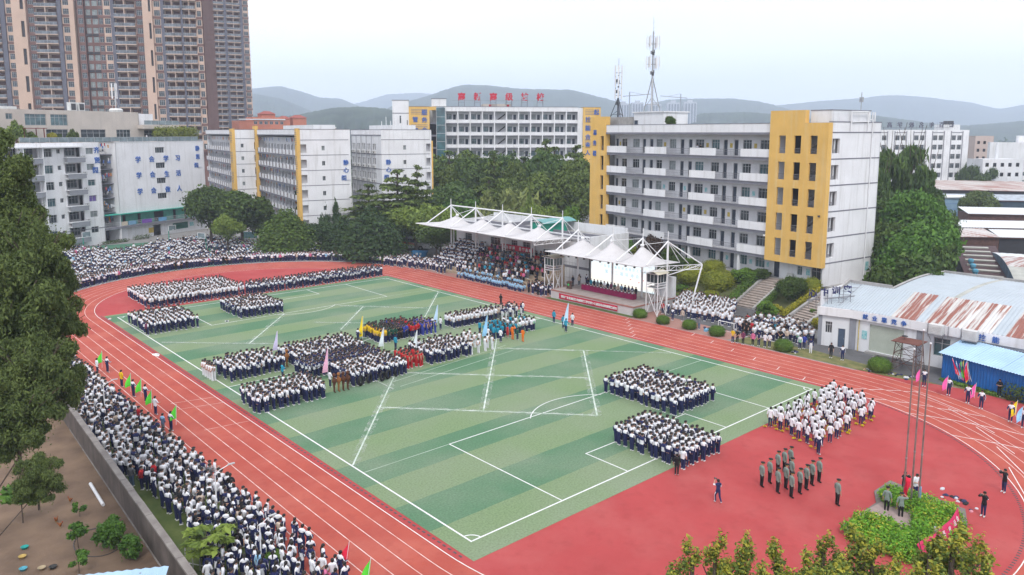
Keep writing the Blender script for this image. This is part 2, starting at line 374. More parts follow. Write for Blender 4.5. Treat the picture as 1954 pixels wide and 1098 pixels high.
def pline(x0, y0, x1, y1, wd=.095, m=None, z=.016, name='pitch_line'): return bar(x0, y0, x1, y1, wd, z, m or white_paint, pitch, name)
def parc(cx, cy_, r, a0, a1, n=24, wd=.09, m=None, z=.016):
    b = MB(); P = arc(cx, cy_, r - wd / 2, a0, a1, n); Q = arc(cx, cy_, r + wd / 2, a0, a1, n)
    for i in range(n): b.quad((*P[i], z), (*P[i + 1], z), (*Q[i + 1], z), (*Q[i], z))
    return b.build('pitch_line', m or white_paint, pitch)
h = .06
pline(0, -h, 0, PL + h, .12); pline(PW, -h, PW, PL + h, .12)
pline(.08, 0, PW - .08, 0, .12); pline(.08, PL, PW - .08, PL, .12)
for y0, s in ((0, 1), (PL, -1)):
    c, pw, pd, gw, gd = 21, 13.17, 12.56, 6.37, 4.12
    for sx in (-1, 1):
        pline(c + sx * pw, y0 + s * .09, c + sx * pw, y0 + s * pd); pline(c + sx * gw, y0 + s * .09, c + sx * gw, y0 + s * gd)
    pline(c - pw - .06, y0 + s * (pd + .06), c + pw + .06, y0 + s * (pd + .06)); pline(c - gw - .06, y0 + s * (gd + .06), c + gw + .06, y0 + s * (gd + .06))
    a = 44
    parc(c, y0 + s * 8.0, 6.35, (90 - a - 2) * s, (90 + a + 2) * s)
parc(0, 0, .75, 2, 88, 8); parc(PW, 0, .75, 92, 178, 8); parc(0, PL, .75, -88, -2, 8); parc(PW, PL, .75, 182, 268, 8)
pline(.1, PL / 2, PW - .1, PL / 2, .1); parc(21, PL / 2, 6.3, 0, 360, 48, .1, z=.0165)
thin = mat('faint_pitch_paint', (.48, .54, .47), .95, .2, .6, col2=(.30, .38, .29))
pline(.1, 12.62, 7.7, 12.62, .06, thin); pline(34.3, 12.62, PW - .1, 12.62, .07, thin); pline(.1, PL - 12.62, 7.7, PL - 12.62, .06, thin); pline(34.3, PL - 12.62, 41.8, PL - 12.62, .06, thin)
zc = .021; dust = mat('chalk_dust', (.62, .66, .60), .95, .1, 3); t = dust.node_tree; n_ = t.nodes.new('ShaderNodeTexNoise'); n_.inputs['Scale'].default_value = 1.6; n_.inputs['Detail'].default_value = 8; g_ = t.nodes.new('ShaderNodeNewGeometry'); t.links.new(g_.outputs['Position'], n_.inputs['Vector']); r_ = t.nodes.new('ShaderNodeValToRGB'); r_.color_ramp.elements[0].position = .42; r_.color_ramp.elements[0].color = (0, 0, 0, 1); r_.color_ramp.elements[1].position = .8; r_.color_ramp.elements[1].color = (.5, .5, .5, 1); t.links.new(n_.outputs['Fac'], r_.inputs['Fac']); t.links.new(r_.outputs['Color'], t.nodes['Principled BSDF'].inputs['Alpha'])
for i, (a, bq, wd) in enumerate((((719, 777.5), (1141, 793.3), .17), ((775, 712), (1122, 721.7), .17), ((949.5, 665), (1113, 669.6), .17), ((952, 624.5), (922.6, 784), .19), ((752.4, 718.7), (673, 889), .18), ((1113.5, 669.5), (1139.5, 794), .2),
        ((693.4, 585), (650, 629.7), .18), ((836.7, 557.5), (776.6, 668), .16), ((646, 583.6), (816, 588.8), .17), ((600, 615.6), (733, 618), .13), ((309, 654), (526.6, 657), .13), ((542, 600), (475.5, 656.6), .2), ((1113.7, 669.7), (1280, 674.7), .08), ((697, 717), (752, 744), .08))):
    p, q = G(*a), G(*bq); pline(p[0], p[1], q[0], q[1], wd * .72, chalk, zc + i * .0022, 'chalk_line'); pline(p[0], p[1], q[0], q[1], wd * 4.5, dust, zc + i * .0022 - .0011, 'chalk_dust')
for off in (0, 1.3):
    p, q = G(764, 738 - off * 2), G(979, 669 - off * 4); pline(p[0], p[1] + off, q[0], q[1] + off, .07, thin, .019, 'chalk_line')
for x, y, r in ((1.2, 58.8, .7),):
    b = MB(); b.poly([(-1.7 + r * .5 * math.cos(a / 3), 54.2 + r * math.sin(a / 3) * (1 + .3 * math.sin(a)), .017) for a in range(19)]); b.build('chalk_spill', white_paint, pitch)

asphalt = mat('asphalt', (.115, .115, .12), .92, .15, .7, bump=.25, detail=8)
sheet('campus_road', [(52.6, -8), (58.3, -8), (58.3, 4), (60, 9), (66.5, 12), (69.2, 23), (66.5, 29), (63.5, 47), (61, 47), (58.5, 30.5), (55.5, 27.5), (54.8, 6)], .006, asphalt)
sheet('campus_road', [(46, 105), (62, 84), (72, 92), (60, 112), (46, 124)], .006, asphalt)
brick_pave = D.materials.new('red_block_paving'); brick_pave.use_nodes = True
t = brick_pave.node_tree; bt = t.nodes.new('ShaderNodeTexBrick'); bt.inputs['Scale'].default_value = 5; bt.inputs['Color1'].default_value = (.30, .13, .10, 1); bt.inputs['Color2'].default_value = (.36, .18, .14, 1); bt.inputs['Mortar'].default_value = (.24, .17, .15, 1); bt.inputs['Mortar Size'].default_value = .03
g_ = t.nodes.new('ShaderNodeNewGeometry'); t.links.new(g_.outputs['Position'], bt.inputs['Vector']); t.links.new(bt.outputs['Color'], t.nodes['Principled BSDF'].inputs['Base Color']); t.nodes['Principled BSDF'].inputs['Roughness'].default_value = .9
sheet('brick_plaza', [(51.3, 15.5), (55.0, 14.5), (55.6, 27.6), (58, 30.6), (52, 30.6), (51.3, 30)], .003, brick_pave)
sheet('brick_plaza', [(51.3, 46.4), (60, 46.4), (62, 100), (50, 100), (51.2, 77)], .003, brick_pave)
dry_grass = mat('dry_verge_grass', (.19, .17, .07), .95, .3, 1.1, col2=(.085, .10, .03), bump=.4, detail=8)
sheet('trackside_verge', [(51.4, -3), (53.0, -9), (52.4, -17), (54.4, -15.5), (55.4, -7.2), (55, -2), (54.7, 14.4), (51.4, 15)], .002, dry_grass)
sheet('stage_verge', [(51.3, 30.2), (52.2, 30.2), (52.2, 46.8), (51.3, 46.8)], .009, grass_m)
TZ = 3.3
tb = MB()
tb.prism([(75.6, 8), (90, 6), (140, 30), (140, 140), (83, 92), (78.9, 58), (75.2, 24)], -.05, TZ)
terr = tb.build('terrace', concrete); terr['kind'] = 'structure'
slope_m = mat('garden_slope_soil', (.10, .105, .04), .95, .3, .8, col2=(.06, .075, .025), bump=.5)
b = MB()
b.poly([(69.4, 24.9, .02), (75.5, 25, TZ - .02), (79, 58, TZ - .02), (69.5, 60, .02), (64, 46.5, .02), (66.9, 29.5, .02)])
b.poly([(66.8, 15.6, .02), (73.4, 14.2, TZ - .3), (75.4, 21.6, TZ - .02), (69.3, 21.9, .02)])
b.build('garden_slope', slope_m)['kind'] = 'structure'
step_m = mat('stair_granite', (.40, .34, .30), .9, .14, 1.5, bump=.2)
step_edge = mat('stair_nosing', (.19, .165, .15), .9, .1, 2)
def stairs(x0, y0, x1, y1, wd, n, z1, side):
    d = Vector((x1 - x0, y1 - y0, 0)); Ln = d.length; rz = math.atan2(d.y, d.x)
    st = thing('garden_stairs', side, 'stairs', (x0, y0, 0), rz)
    ms = MB(); r = Ln / n; ms.box(0, r + .02, -wd / 2, wd / 2, 0, z1 / n, 0); ms.box(-.03, .035, -wd / 2, wd / 2, z1 / n - .05, z1 / n + .003, 1)
    me = ms.mesh('stair_step', [step_m, step_edge])
    for i in range(n): link('stair_step', me, st, (i * r, 0, i * z1 / n))
    for s in (-1, 1):
        b = MB(); y = s * (wd / 2 + .2); b.poly([(-.2, y - .18, 0), (Ln, y - .18, z1), (Ln, y - .18, z1 + .4), (-.2, y - .18, .35)]); b.poly([(-.2, y + .18, 0), (Ln, y + .18, z1), (Ln, y + .18, z1 + .4), (-.2, y + .18, .35)])
        b.quad((-.2, y - .18, .35), (-.2, y + .18, .35), (Ln, y + .18, z1 + .4), (Ln, y - .18, z1 + .4)); b.quad((-.2, y - .18, 0), (-.2, y + .18, 0), (-.2, y + .18, .35), (-.2, y - .18, .35)); b.build('side_wall', concrete, st)
    return st
stairs(67.9, 23.5, 75.4, 23.0, 3.0, 14, TZ, 'granite stairs climbing between hedges to the classroom building door')
stairs(65.4, 14.2, 72.4, 12.6, 3.0, 14, TZ - .3, 'grey stairs beside the arched roof workshop wall')
sheet('upper_landing', [(72.3, 10.9), (76.5, 10), (76.5, 14.2), (73.4, 14.1)], TZ - .3, concrete)
soil = mat('bare_soil', (.20, .135, .09), .97, .25, .5, col2=(.12, .08, .055), bump=.6, detail=9)
sheet('soil_yard', [(-60, -40), (-15.1, -40), (-14.95, 6), (-13.9, 36), (-13.3, 60), (-60, 60)], .004, soil)
def U(p0, p1): return math.atan2(p1[1] - p0[1], p1[0] - p0[0])
def boxpart(name, m, parent, x0, x1, y0, y1, z0, z1):
    b = MB(); b.box(x0, x1, y0, y1, z0, z1); return b.build(name, m, parent)
_bx = {}
def sbox(name, m, parent, w_, d, h, loc):
    """box from shared mesh data; loc = its minimum corner"""
    k = (name, m.name, round(w_, 3), round(d, 3), round(h, 3))
    if k not in _bx: b = MB(); b.box(0, w_, 0, d, 0, h); _bx[k] = b.mesh(name, m)
    return link(name, _bx[k], parent, loc)
def railing(parent, x0, x1, y, z, h=1.05, m=None, name='railing', step=.28):
    m = m or rail_m; k = ('rail', round(x1 - x0, 2), h, m.name, step)
    if k not in _bx:
        b = MB(); L = x1 - x0; b.box(0, L, -.025, .025, h - .05, h); b.box(0, L, -.02, .02, .08, .12); b.box(0, L, -.015, .015, h * .6, h * .6 + .03)
        n = max(2, int(L / step))
        for i in range(n + 1): q = L * i / n; b.box(q - .012, q + .012, -.012, .012, .0, h - .05, 0, 'tb')
        _bx[k] = b.mesh(name, m)
    return link(name, _bx[k], parent, (x0, y, z))
def door(parent, x, z, w_, h, y, m=None):
    m = m or dark_door; k = ('door', round(w_, 2), round(h, 2), m.name)
    if k not in _bx:
        b = MB(); b.box(-w_ / 2, w_ / 2, .06, .11, 0, h, 0); b.box(-w_ / 2 - .05, -w_ / 2, -.02, .12, 0, h + .05, 1); b.box(w_ / 2, w_ / 2 + .05, -.02, .12, 0, h + .05, 1); b.box(-w_ / 2, w_ / 2, -.02, .12, h, h + .05, 1); b.box(w_ * .32, w_ * .40, .03, .06, h * .46, h * .50, 1)
        _bx[k] = b.mesh('door', [m, frame_m])
    return link('door', _bx[k], parent, (x, y, z))
dark_door = mat('dark_door', (.035, .05, .075), .5, .15, 1.2); wood_door = mat('brown_door', (.12, .06, .045), .6, .2, 1.5)
ac_m = mat('appliance_white', (.55, .55, .54), .5, .08, 2)
def ac_unit(parent, x, y, z, s=1.):
    if 'ac' not in _bx:
        b = MB(); b.box(-.42, .42, -.34, 0, 0, .6, 0)
        b2 = []
        for i in range(14): a = 2 * math.pi * i / 14; b2.append((-.1 + .24 * math.cos(a), -.345, .3 + .24 * math.sin(a)))
        b.poly(b2, 1); b.box(-.45, .45, -.3, -.05, -.06, 0, 2); _bx['ac'] = b.mesh('air_conditioner', [ac_m, dark_metal, rail_m])
    return link('air_conditioner', _bx['ac'], parent, (x, y, z), 0, s)
def gable_slab(th, x0, x1, y0, y1, z0, z1, m=None, name='roof_slab'):
    return boxpart(name, m or roof_grey, th, x0, x1, y0, y1, z0, z1)

P0, P1 = (80.1, 61.5), (74.3, 16.0)
cb = thing('classroom_building', 'six storey white classroom building with open corridors and yellow stair tower', 'building', (*P0, TZ), U(P0, P1))
Z = [0] + [6.57 - TZ + 3.6 * k for k in range(6)]; CL, CDp = 37.3, 12.3; ztop = 25.9 - TZ
segs = [(1.3, 6.5, 1), (6.5, 11.2, 0), (11.2, 16.3, 1), (16.3, 21.5, 0), (21.5, 26.9, 1), (26.9, 31.7, 0), (31.7, 37.2, 1)]
inner = [(1.6, 2.3, 'd'), (3.2, 4.6, 'w'), (6.1, 7.8, 'c'), (8.6, 9.4, 'd'), (10.4, 11.2, 'd'), (12.0, 13.4, 'c'), (15.1, 16.6, 'c'), (17.6, 18.4, 'd'), (19.4, 20.2, 'd'), (20.9, 22.7, 'w'), (24.3, 25.9, 'w'), (26.7, 27.5, 'd'), (28.8, 29.6, 'd'), (30.5, 32.1, 'w'), (33.7, 35.4, 'w')]
notice = mat('teal_notice', (.08, .38, .42), .6, .3, 5, col2=(.45, .6, .6)); ylw_notice = mat('yellow_notice', (.6, .45, .1), .6, .2, 5)
for k in range(6):
    zf = Z[k]; zc_ = Z[k + 1] - .45
    wb = MB(); holes = [(a, b, zf + (.02 if t_ == 'd' else .9), zf + 2.45) for a, b, t_ in inner]
    wall_with_holes(wb, 38.6, zc_, holes, zf, .18, x0=1.3, y=1.9); wb.build('corridor_wall', corr_wall, cb)
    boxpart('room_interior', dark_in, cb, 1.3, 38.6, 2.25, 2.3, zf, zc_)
    for i, (a, b, t_) in enumerate(inner):
        if t_ == 'd': door(cb, (a + b) / 2, zf + .02, b - a - .1, 2.35, 2.0)
        else: window(cb, (a + b) / 2, zf + 1.675, b - a, 1.55, 2.0, (glass_c if t_ == 'c' and (i + k) % 3 else glass_b if k == 0 or (i * 7 + k * 3) % 5 == 0 else glass), 2 if b - a < 1.5 else 3)
    for i, (a, b) in enumerate(((2.6, 3.0), (13.8, 14.3), (18.6, 19.1), (23.2, 23.7), (28.0, 28.5), (32.6, 33.1), (35.8, 36.2))):
        if (i + k) % 4 == 3: continue
        sbox('notice_board', (notice, corr_wall, ylw_notice)[(i * 3 + k) % 3], cb, b - a, .03, .7, (a, 1.86, zf + 1.2))
    if k:
        sb = MB(); sb.box(1.3, CL, .0, 1.9, zf - .28, zf); sb.build('corridor_slab', corr_wall, cb)
        bb = MB(); bb.box(1.3, CL, -.06, .002, zf - .5, zf - .02); bb.box(1.3, CL, -.14, -.06, zf - .12, zf - .02); bb.build('grey_band', grey_band, cb)
        for a, b, solid in segs:
            if solid: sbox('parapet_panel', white_wall, cb, b - a - .02, .14, 1.16, (a + .01, -.12, zf - .02))
            else: railing(cb, a, b, -.02, zf - .02, 1.05)
for x in (1.5, 11.2, 21.5, 31.7): sbox('column', white_wall2, cb, .35, .35, Z[1] - .5, (x, .1, 0))
b = MB(); b.box(1.3, CL, -.3, .2, Z[6] - .02, ztop - .08, 0); b.box(1.3, CL, -.36, -.3, Z[6] - .35, Z[6] - .02, 1); b.box(1.3, CL, -.34, .24, ztop - .08, ztop, 1); b.build('roof_fascia', [white_wall, grey_band], cb)
b = MB(); b.box(1.3, 46.3, .2, CDp - .2, Z[6] - .2, Z[6] + .05); b.build('roof', roof_grey, cb)
b = MB(); b.box(-2.6, 46.4, CDp - .25, CDp, 0, ztop); b.box(-2.6, -2.4, .1, CDp - .25, 0, ztop); b.build('back_wall', white_wall2, cb)
b = MB(); b.box(1.3, 38.6, 1.9, 8, Z[6] - .45, Z[6] - .2); b.build('ceiling', corr_wall, cb)
b = MB(); wall_with_holes(b, 1.35, 27.4 - TZ, [(.1, .95, Z[k] + .3, Z[k] + 2.9) for k in range(1, 6)], 2.0, .4, x0=-2.8, y=-.55)
b.quad((1.35, -.55, 2), (1.35, .6, 2), (1.35, .6, 27.4 - TZ), (1.35, -.55, 27.4 - TZ)); b.quad((-2.8, .6, 2), (-2.8, -.55, 2), (-2.8, -.55, 27.4 - TZ), (-2.8, .6, 27.4 - TZ)); b.quad((-2.8, -.55, 27.4 - TZ), (1.35, -.55, 27.4 - TZ), (1.35, .6, 27.4 - TZ), (-2.8, .6, 27.4 - TZ)); b.quad((-2.8, .6, 2), (1.35, .6, 2), (1.35, -.55, 2), (-2.8, -.55, 2))
py_ = b.build('stair_pylon', yellow_wall, cb)
boxpart('pylon_interior', dark_in, cb, -2.7, 1.3, .7, .75, 2, 25 - TZ)
for k in range(1, 6): railing(cb, .1, .95, -.3, Z[k] + .3, .8, step=.2)
for ch, z in zip('易务楼', (24.5, 22.6, 20.7)): letter(ch, py_, (-1.5, -.6, z - TZ), 1.05, blue_letter)
boxpart('ground_wall', white_wall2, cb, -2.6, 1.3, .2, .4, 0, 2.0)
tz0, tz1 = 6.0 - TZ, 25.85 - TZ
hol = [(a, a + 1.12, zb - TZ, zb + 2.5 - TZ) for zb in (21.6, 17.9, 14.25, 10.6, 6.95) for a in (38.8, 41.3, 43.85)]
b = MB(); wall_with_holes(b, 46.6, tz1, hol, tz0, .3, x0=37.2, y=-.6)
for xq in (37.2, 46.6): b.quad((xq, -.6, tz0), (xq, .3, tz0), (xq, .3, tz1), (xq, -.6, tz1))
b.quad((37.2, .3, tz0), (46.6, .3, tz0), (46.6, -.6, tz0), (37.2, -.6, tz0)); b.quad((37.2, -.6, tz1), (46.6, -.6, tz1), (46.6, .3, tz1), (37.2, .3, tz1))
b.box(37.2, 42.9, -.6, .3, tz1, 27.6 - TZ, 0, 'b')
tw = b.build('stair_tower', yellow_wall, cb)
boxpart('tower_interior', corr_wall, cb, 37.3, 46.3, 3.6, 3.7, 0, tz1)
for k in range(1, 6):
    boxpart('tower_landing', corr_wall, cb, 37.3, 46.3, .31, 3.6, Z[k] - .25, Z[k])
    b = MB(); b.poly([(40.2, 1.6, Z[k]), (43.2, 1.6, Z[k] + 1.8), (43.2, 1.6, Z[k] + 2.1), (40.2, 1.6, Z[k] + .3)]); b.poly([(40.2, 3.4, Z[k]), (40.2, 1.6, Z[k]), (43.2, 1.6, Z[k] + 1.8), (43.2, 3.4, Z[k] + 1.8)]); b.build('stair_flight', concrete, cb)
    boxpart('tower_partition', dark_in, cb, 40.1, 40.2, .5, 3.6, Z[k], Z[k] + 3.2)
    for a in (38.8, 41.3, 43.85): railing(cb, a, a + 1.12, -.42, Z[k] + .35, 1.0, step=.2)
b = MB(); wall_with_holes(b, 46.3, tz0, [(37.6, 38.6, .02, 2.6), (43.9, 45.4, .4, 2.4), (41.6, 42.4, .9, 2.2)], 0, .2, x0=37.2, y=1.2); b.build('entrance_wall', white_wall2, cb)
door(cb, 38.1, .02, .9, 2.5, 1.25); window(cb, 44.65, 1.4, 1.5, 2.0, 1.3, glass, 2); window(cb, 42, 1.55, .8, 1.3, 1.3, glass_b, 2)
sbox('notice_board', notice, cb, .6, .03, .9, (43.1, 1.15, 1.1)); sbox('letter_box', ac_m, cb, .9, .4, .5, (40.2, .8, .5))
ew = empty('end_wall', (46.4, .0, 0), R(90), cb)
eh = [(.7, 2.4, Z[k] + .75, Z[k] + 2.75) for k in range(1, 6)]
b = MB(); wall_with_holes(b, CDp, ztop, eh, 0, .35, x0=0); b.box(0, CDp, -.04, .2, ztop, ztop + .14, 1)
b.build('wall', [white_wall, grey_band], ew)
for k in range(1, 7): b = MB(); b.box(.0, CDp, -.03, .01, Z[k] - .12, Z[k] + .05); b.build('grey_band', grey_band, ew)
for k in range(1, 6): boxpart('opening_jamb', white_wall2, ew, 1.65, 1.78, .3, .5, Z[k] + .75, Z[k] + 2.75); railing(ew, .75, 1.6, .1, Z[k] + .75, .5, step=.2)
b = MB(); b.beam((9.9, -.12, 0), (9.9, -.12, ztop + .4), .07, 6); b.beam((9.9, -.12, ztop + .4), (9.9, .4, ztop + .45), .07, 6); b.build('downpipe', frame_w, ew)
boxpart('notice_board', notice, ew, 10.4, 11.2, -.06, -.02, 1.3, 2.6)
b = MB(); b.box(42.95, 46.2, .6, 9.8, Z[6], 27.5 - TZ, 0); b.box(42.9, 46.25, .55, 9.85, 27.5 - TZ, 27.62 - TZ, 1); b.build('roof_house', [white_wall2, grey_band], cb)
b = MB(); b.box(46.2, 46.25, 2.2, 3.4, Z[6] + .2, Z[6] + 2.1); b.build('roof_door', corr_wall, cb)
b = MB(); b.path([(46.6, 4.5, Z[6] + .1), (46.6, 4.5, Z[6] + 2.8), (46.6, 8.6, Z[6] + 2.8), (46.6, 8.6, Z[6] + .1)], .09, 6); b.path([(46.55, 4.8, Z[6] + 1.4), (46.55, 9.2, Z[6] + 1.5)], .07, 6); b.build('roof_pipes', frame_w, cb)
b = MB(); b.beam((45, 9.2, 27.5 - TZ), (45, 9.2, 30.2 - TZ), .06, 6); b.box(44.8, 45.2, 9.0, 9.4, 28.8 - TZ, 29.5 - TZ); b.build('roof_antenna', steel, cb)
for x in (10.6, 11.2): b = MB(); b.beam((46.0, x, ztop), (46.0, x, ztop + 1.5), .1, 6); b.build('vent_pipe', frame_w, cb)
b = MB(); b.box(-1.2, 4.6, 2, 8, Z[6], 27.3 - TZ); b.build('stair_head', concrete, cb)
b = MB(); b.box(5.0, 12.4, 3, 9, Z[6], 28.0 - TZ, 0); b.box(4.8, 12.6, 2.8, 9.2, 28.0 - TZ, 28.2 - TZ, 0); rh = b.build('water_tank_house', white_wall2, cb)
door(rh, 5.7, Z[6] + .1, .9, 2.0, 2.9); window(rh, 10.2, Z[6] + .9, 3.6, .9, 2.93, glass_c, 5, False)
for i in range(8): sbox('wall_lamp' if i % 2 else 'speaker', dark_metal if i % 2 else frame_w, cb, .22, .25, .22, (37.0 if i == 0 else 45.8 - i * .02, -.85, Z[1 + i % 5] + 2.9)) if i in (0, 1) else None
loc = lambda th, x, y, z=0: th.matrix_basis @ Vector((x, y, z))
bpy.context.view_layer.update()

yb = mat('brown_balcony_rail', (.13, .06, .06), .7, .2, 2)
laundry = [C(n, c) for n, c in (('laundry_blue', (.12, .22, .5)), ('laundry_white', (.6, .6, .62)), ('laundry_red', (.5, .08, .1)), ('laundry_dark', (.04, .04, .06)), ('laundry_orange', (.7, .3, .06)))]
def dorm(name, label, corner, L, E, zt, floors, front='corridor', pil=(), chars=None, bay=3.3, rot=U((0, 0), (-.2, -.98)), zlow=0., endwin=5.2, endopen=(.3, 1.6), rightchars=None):
    th = thing(name, label, 'building', (*corner, 0), rot)
    for k, zf in enumerate(floors):
        zn = floors[k + 1] if k + 1 < len(floors) else zt - 1.3
        if front == 'corridor':
            b = MB(); n = int(L / bay); holes = []
            for i in range(n):
                x = -L + i * bay + .4; holes += [(x, x + .8, zf + .05, zf + 2.1), (x + 1.1, x + 2.2, zf + .9, zf + 2.2)]
            wall_with_holes(b, -.3, zn - .4, holes, zf, .15, x0=-L, y=1.7); b.build('corridor_wall', corr_wall, th)
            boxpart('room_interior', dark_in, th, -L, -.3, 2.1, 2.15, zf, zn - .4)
            for i in range(n):
                x = -L + i * bay + .4; door(th, x + .4, zf + .05, .72, 2.0, 1.75, wood_door if i % 2 else dark_door); window(th, x + 1.65, zf + 1.55, 1.1, 1.3, 1.78, glass, 2)
            sbx = MB(); sbx.box(-L, -.2, -.02, 1.7, zf - .3, zf, 0); sbx.box(-L, -.2, -.08, -.02, zf - .42, zf - .06, 1); sbx.build('corridor_slab', [corr_wall, grey_band], th)
            i = 0; x = -L
            while x < -.6:
                e = min(-.3, x + bay * .62); sbox('parapet_panel', white_wall2, th, e - x, .12, 1.05, (x, -.12, zf - .02)); e2 = min(-.3, x + bay)
                if e2 > e + .2: railing(th, e, e2, -.06, zf, 1.0, yb, step=.25)
                x += bay
            b = MB()
            for i in range(int(L * .9)):
                if random.random() < .55:
                    x = -L + .5 + random.random() * (L - 1.2); wv = random.uniform(.25, .5); hv = random.uniform(.5, .9); z1 = zn - .6; b.box(x, x + wv, .45, .49, z1 - hv, z1, random.randrange(5))
            b.build('hanging_laundry', laundry, th)['kind'] = 'stuff'
        else:                                   # flat front with paired windows and air conditioners
            b = MB(); n = int(L / bay); holes = [(-L + i * bay + o_, -L + i * bay + o_ + .85, zf + .9, zf + 2.35) for i in range(n) for o_ in (.7, 1.9)]
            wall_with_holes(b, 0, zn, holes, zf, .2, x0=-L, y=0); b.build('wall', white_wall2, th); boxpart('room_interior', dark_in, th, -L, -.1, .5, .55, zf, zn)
            for h_ in holes: window(th, (h_[0] + h_[1]) / 2, zf + 1.625, .85, 1.45, .12, glass, 1); ac_unit(th, (h_[0] + h_[1]) / 2 + .1, -.02, zf + .12)
            b = MB(); b.box(-L, 0, -.04, .01, zf - .1, zf + .08); [b.box(-L + i * bay + .05, -L + i * bay + .2, -.06, .005, zf + .08, zn - .1) for i in range(n)]; b.build('grey_band', grey_band, th)
    b = MB(); b.box(-L, 0, -.05, .3, zt - 1.3, zt, 0); b.box(-L, 0, -.09, -.05, zt - 1.32, zt - 1.1, 1); b.box(-L, .05, -.09, .33, zt, zt + .1, 1); b.build('roof_parapet', [white_wall, grey_band], th)
    b = MB(); b.box(-L, -.02, .3, E - .02, zt - 1.2, zt - 1.0); b.box(-L, .0, E - .2, E, 0, zt, 1); b.box(-L, -L + .2, .3, E - .2, 0, zt, 1); b.build('roof', [roof_grey, white_wall2], th)
    ew = empty('end_wall', (0.02, -.05, 0), R(90), th)
    holes = []
    for zf in floors:
        if endopen: holes.append((endopen[0], endopen[1], zf + .55, zf + 2.35))
        if endwin: holes.append((endwin - .35, endwin + .35, zf + 1.0, zf + 2.0))
    b = MB(); wall_with_holes(b, E, zt, holes, 0, .3, x0=0); b.box(0, E, -.05, .2, zt, zt + .1, 1); b.build('wall', [white_wall, grey_band], ew)
    for zf in floors[1:] + [floors[-1] + 3.3]:
        b = MB(); b.box(0, E - .4, -.025, .01, zf - .07, zf + .07); b.build('grey_band', grey_band, ew)
    for zf in floors:
        if endwin: window(ew, endwin, zf + 1.5, .7, 1.0, .15, glass_c if random.random() < .4 else glass, 2, False)
        if endopen: boxpart('opening_back', corr_wall, ew, endopen[0] - .05, endopen[1] + .2, .9, .95, zf, zf + 2.6)
    for (x0, x1, ztp) in pil:
        b = MB(); b.box(x0, x1, -.5, .25, 0, ztp, 0)
        p_ = b.build('yellow_pilaster', yellow_wall, th)
        b = MB()
        for g0 in range(3):
            for i in range(7): z = ztp - 1 - g0 * 5.2 - i * .42; b.box(x0 + .15, x1 - .15, -.53, -.495, z, z + .12)
        b.build('grey_stripes', grey_band, p_)['kind'] = 'stuff'
    if rightchars:
        for ch, z in zip(*rightchars[:2]): letter(ch, ew, (E - rightchars[2], -.06, z), 1.25, blue_letter)
    return th, ew
FL = [3.1 + 3.3 * k for k in range(7)]
FL = [0.1] + [3.1 + 3.3 * k for k in range(0, 7)]
dC, eC = dorm('dormitory_building', 'white dormitory block with laundry balconies between two yellow striped pilasters', (49.2, 121.1), 44, 11.4, 25.15, FL[:7], 'corridor', ((-1.6, .05, 25.4), (-44.6, -41.5, 26.2)), rightchars=('静心阁', (17.9, 16.2, 14.5), 1.1), endwin=5.3)
dD, eD = dorm('dormitory_building', 'white dormitory block with paired windows above air conditioners behind the spreading trees', (66.0, 114.9), 21, 12.2, 25.1, FL[:7], 'flat', (), rightchars=('静心阁', (17.9, 16.2, 14.5), 10.6), endwin=5.6, endopen=(10.9, 12.0), bay=3.6)
b = MB(); b.box(12.22, 12.6, 0, 3, 2, 22.6); b.build('yellow_pilaster', yellow_wall, eD)
bB = HZ(446, 199)
dB, eB = dorm('dormitory_building', 'far white dormitory block with dark stacked corridors beside the slogan wall', (bB[0], bB[1]), 46, 9.0, 25.2, FL[:7], 'corridor', ((-3.4, .05, 25.5),), endwin=2.0, endopen=(5.0, 6.2))
for th, x0, x1, y1 in ((dC, -30, -3, 9), (dD, -19, -4, 10)):
    b = MB(); b.box(x0, x1, 4, y1, 24, 26.2); b.build('roof_house', white_wall2, th)
b = MB(); [b.beam((-4 - i * 3, 5, 24.9), (-4 - i * 3, 5, 28.2 - i % 2), .06, 6) for i in range(4)]; b.build('vent_pipe', frame_w, dD)

O0, O1 = (110.8, 151.1), (149.1, 125.3)
ob = thing('office_building', 'long five storey office building with red rooftop sign and glass lift shaft', 'building', (*O0, 0), U(O0, O1))
OL = 40; oz = [9.2 + 3.65 * k - .2 for k in range(6)]; ofl = [5.5, 9.1, 12.75, 16.4, 20.05, 23.7, 27.35]
for k, zf in enumerate(ofl):
    zn = ofl[k + 1] if k + 1 < len(ofl) else 31.0
    b = MB(); holes = []
    for i in range(11):
        x = i * 3.64 + .25
        if i == 4: continue
        holes += [(x + .3, x + 1.75, zf + 1.0, zf + 2.6), (x + 2.15, x + 3.0, zf + .05, zf + 2.5)]
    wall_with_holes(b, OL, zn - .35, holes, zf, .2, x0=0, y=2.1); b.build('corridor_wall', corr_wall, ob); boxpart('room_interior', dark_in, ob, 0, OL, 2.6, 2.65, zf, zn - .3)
    for i in range(11):
        x = i * 3.64 + .25
        if i == 4:
            bb = MB(); bb.poly([(x, 1.2, zf), (x + 3.2, 1.2, zf + 2.4), (x + 3.2, 1.2, zf + 2.8), (x, 1.2, zf + .4)]); bb.poly([(x, 2.0, zf), (x, 1.2, zf), (x + 3.2, 1.2, zf + 2.4), (x + 3.2, 2, zf + 2.4)]); bb.build('stair_flight', dark_in, ob); continue
        window(ob, x + 1.02, zf + 1.8, 1.45, 1.6, 2.15, glass_c if (i + k) % 2 else glass_b, 3); door(ob, x + 2.57, zf + .05, .8, 2.4, 2.15, dark_door)
    b = MB(); b.box(0, OL, -.02, 2.1, zf - .3, zf, 0); b.box(0, OL, -.10, -.02, zf - .3, zf - .08, 1); b.build('corridor_slab', [corr_wall, grey_band], ob)
    for i in range(11): sbox('parapet_panel', white_wall, ob, 3.56, .14, .95, (i * 3.64 + .04, -.12, zf - .06))
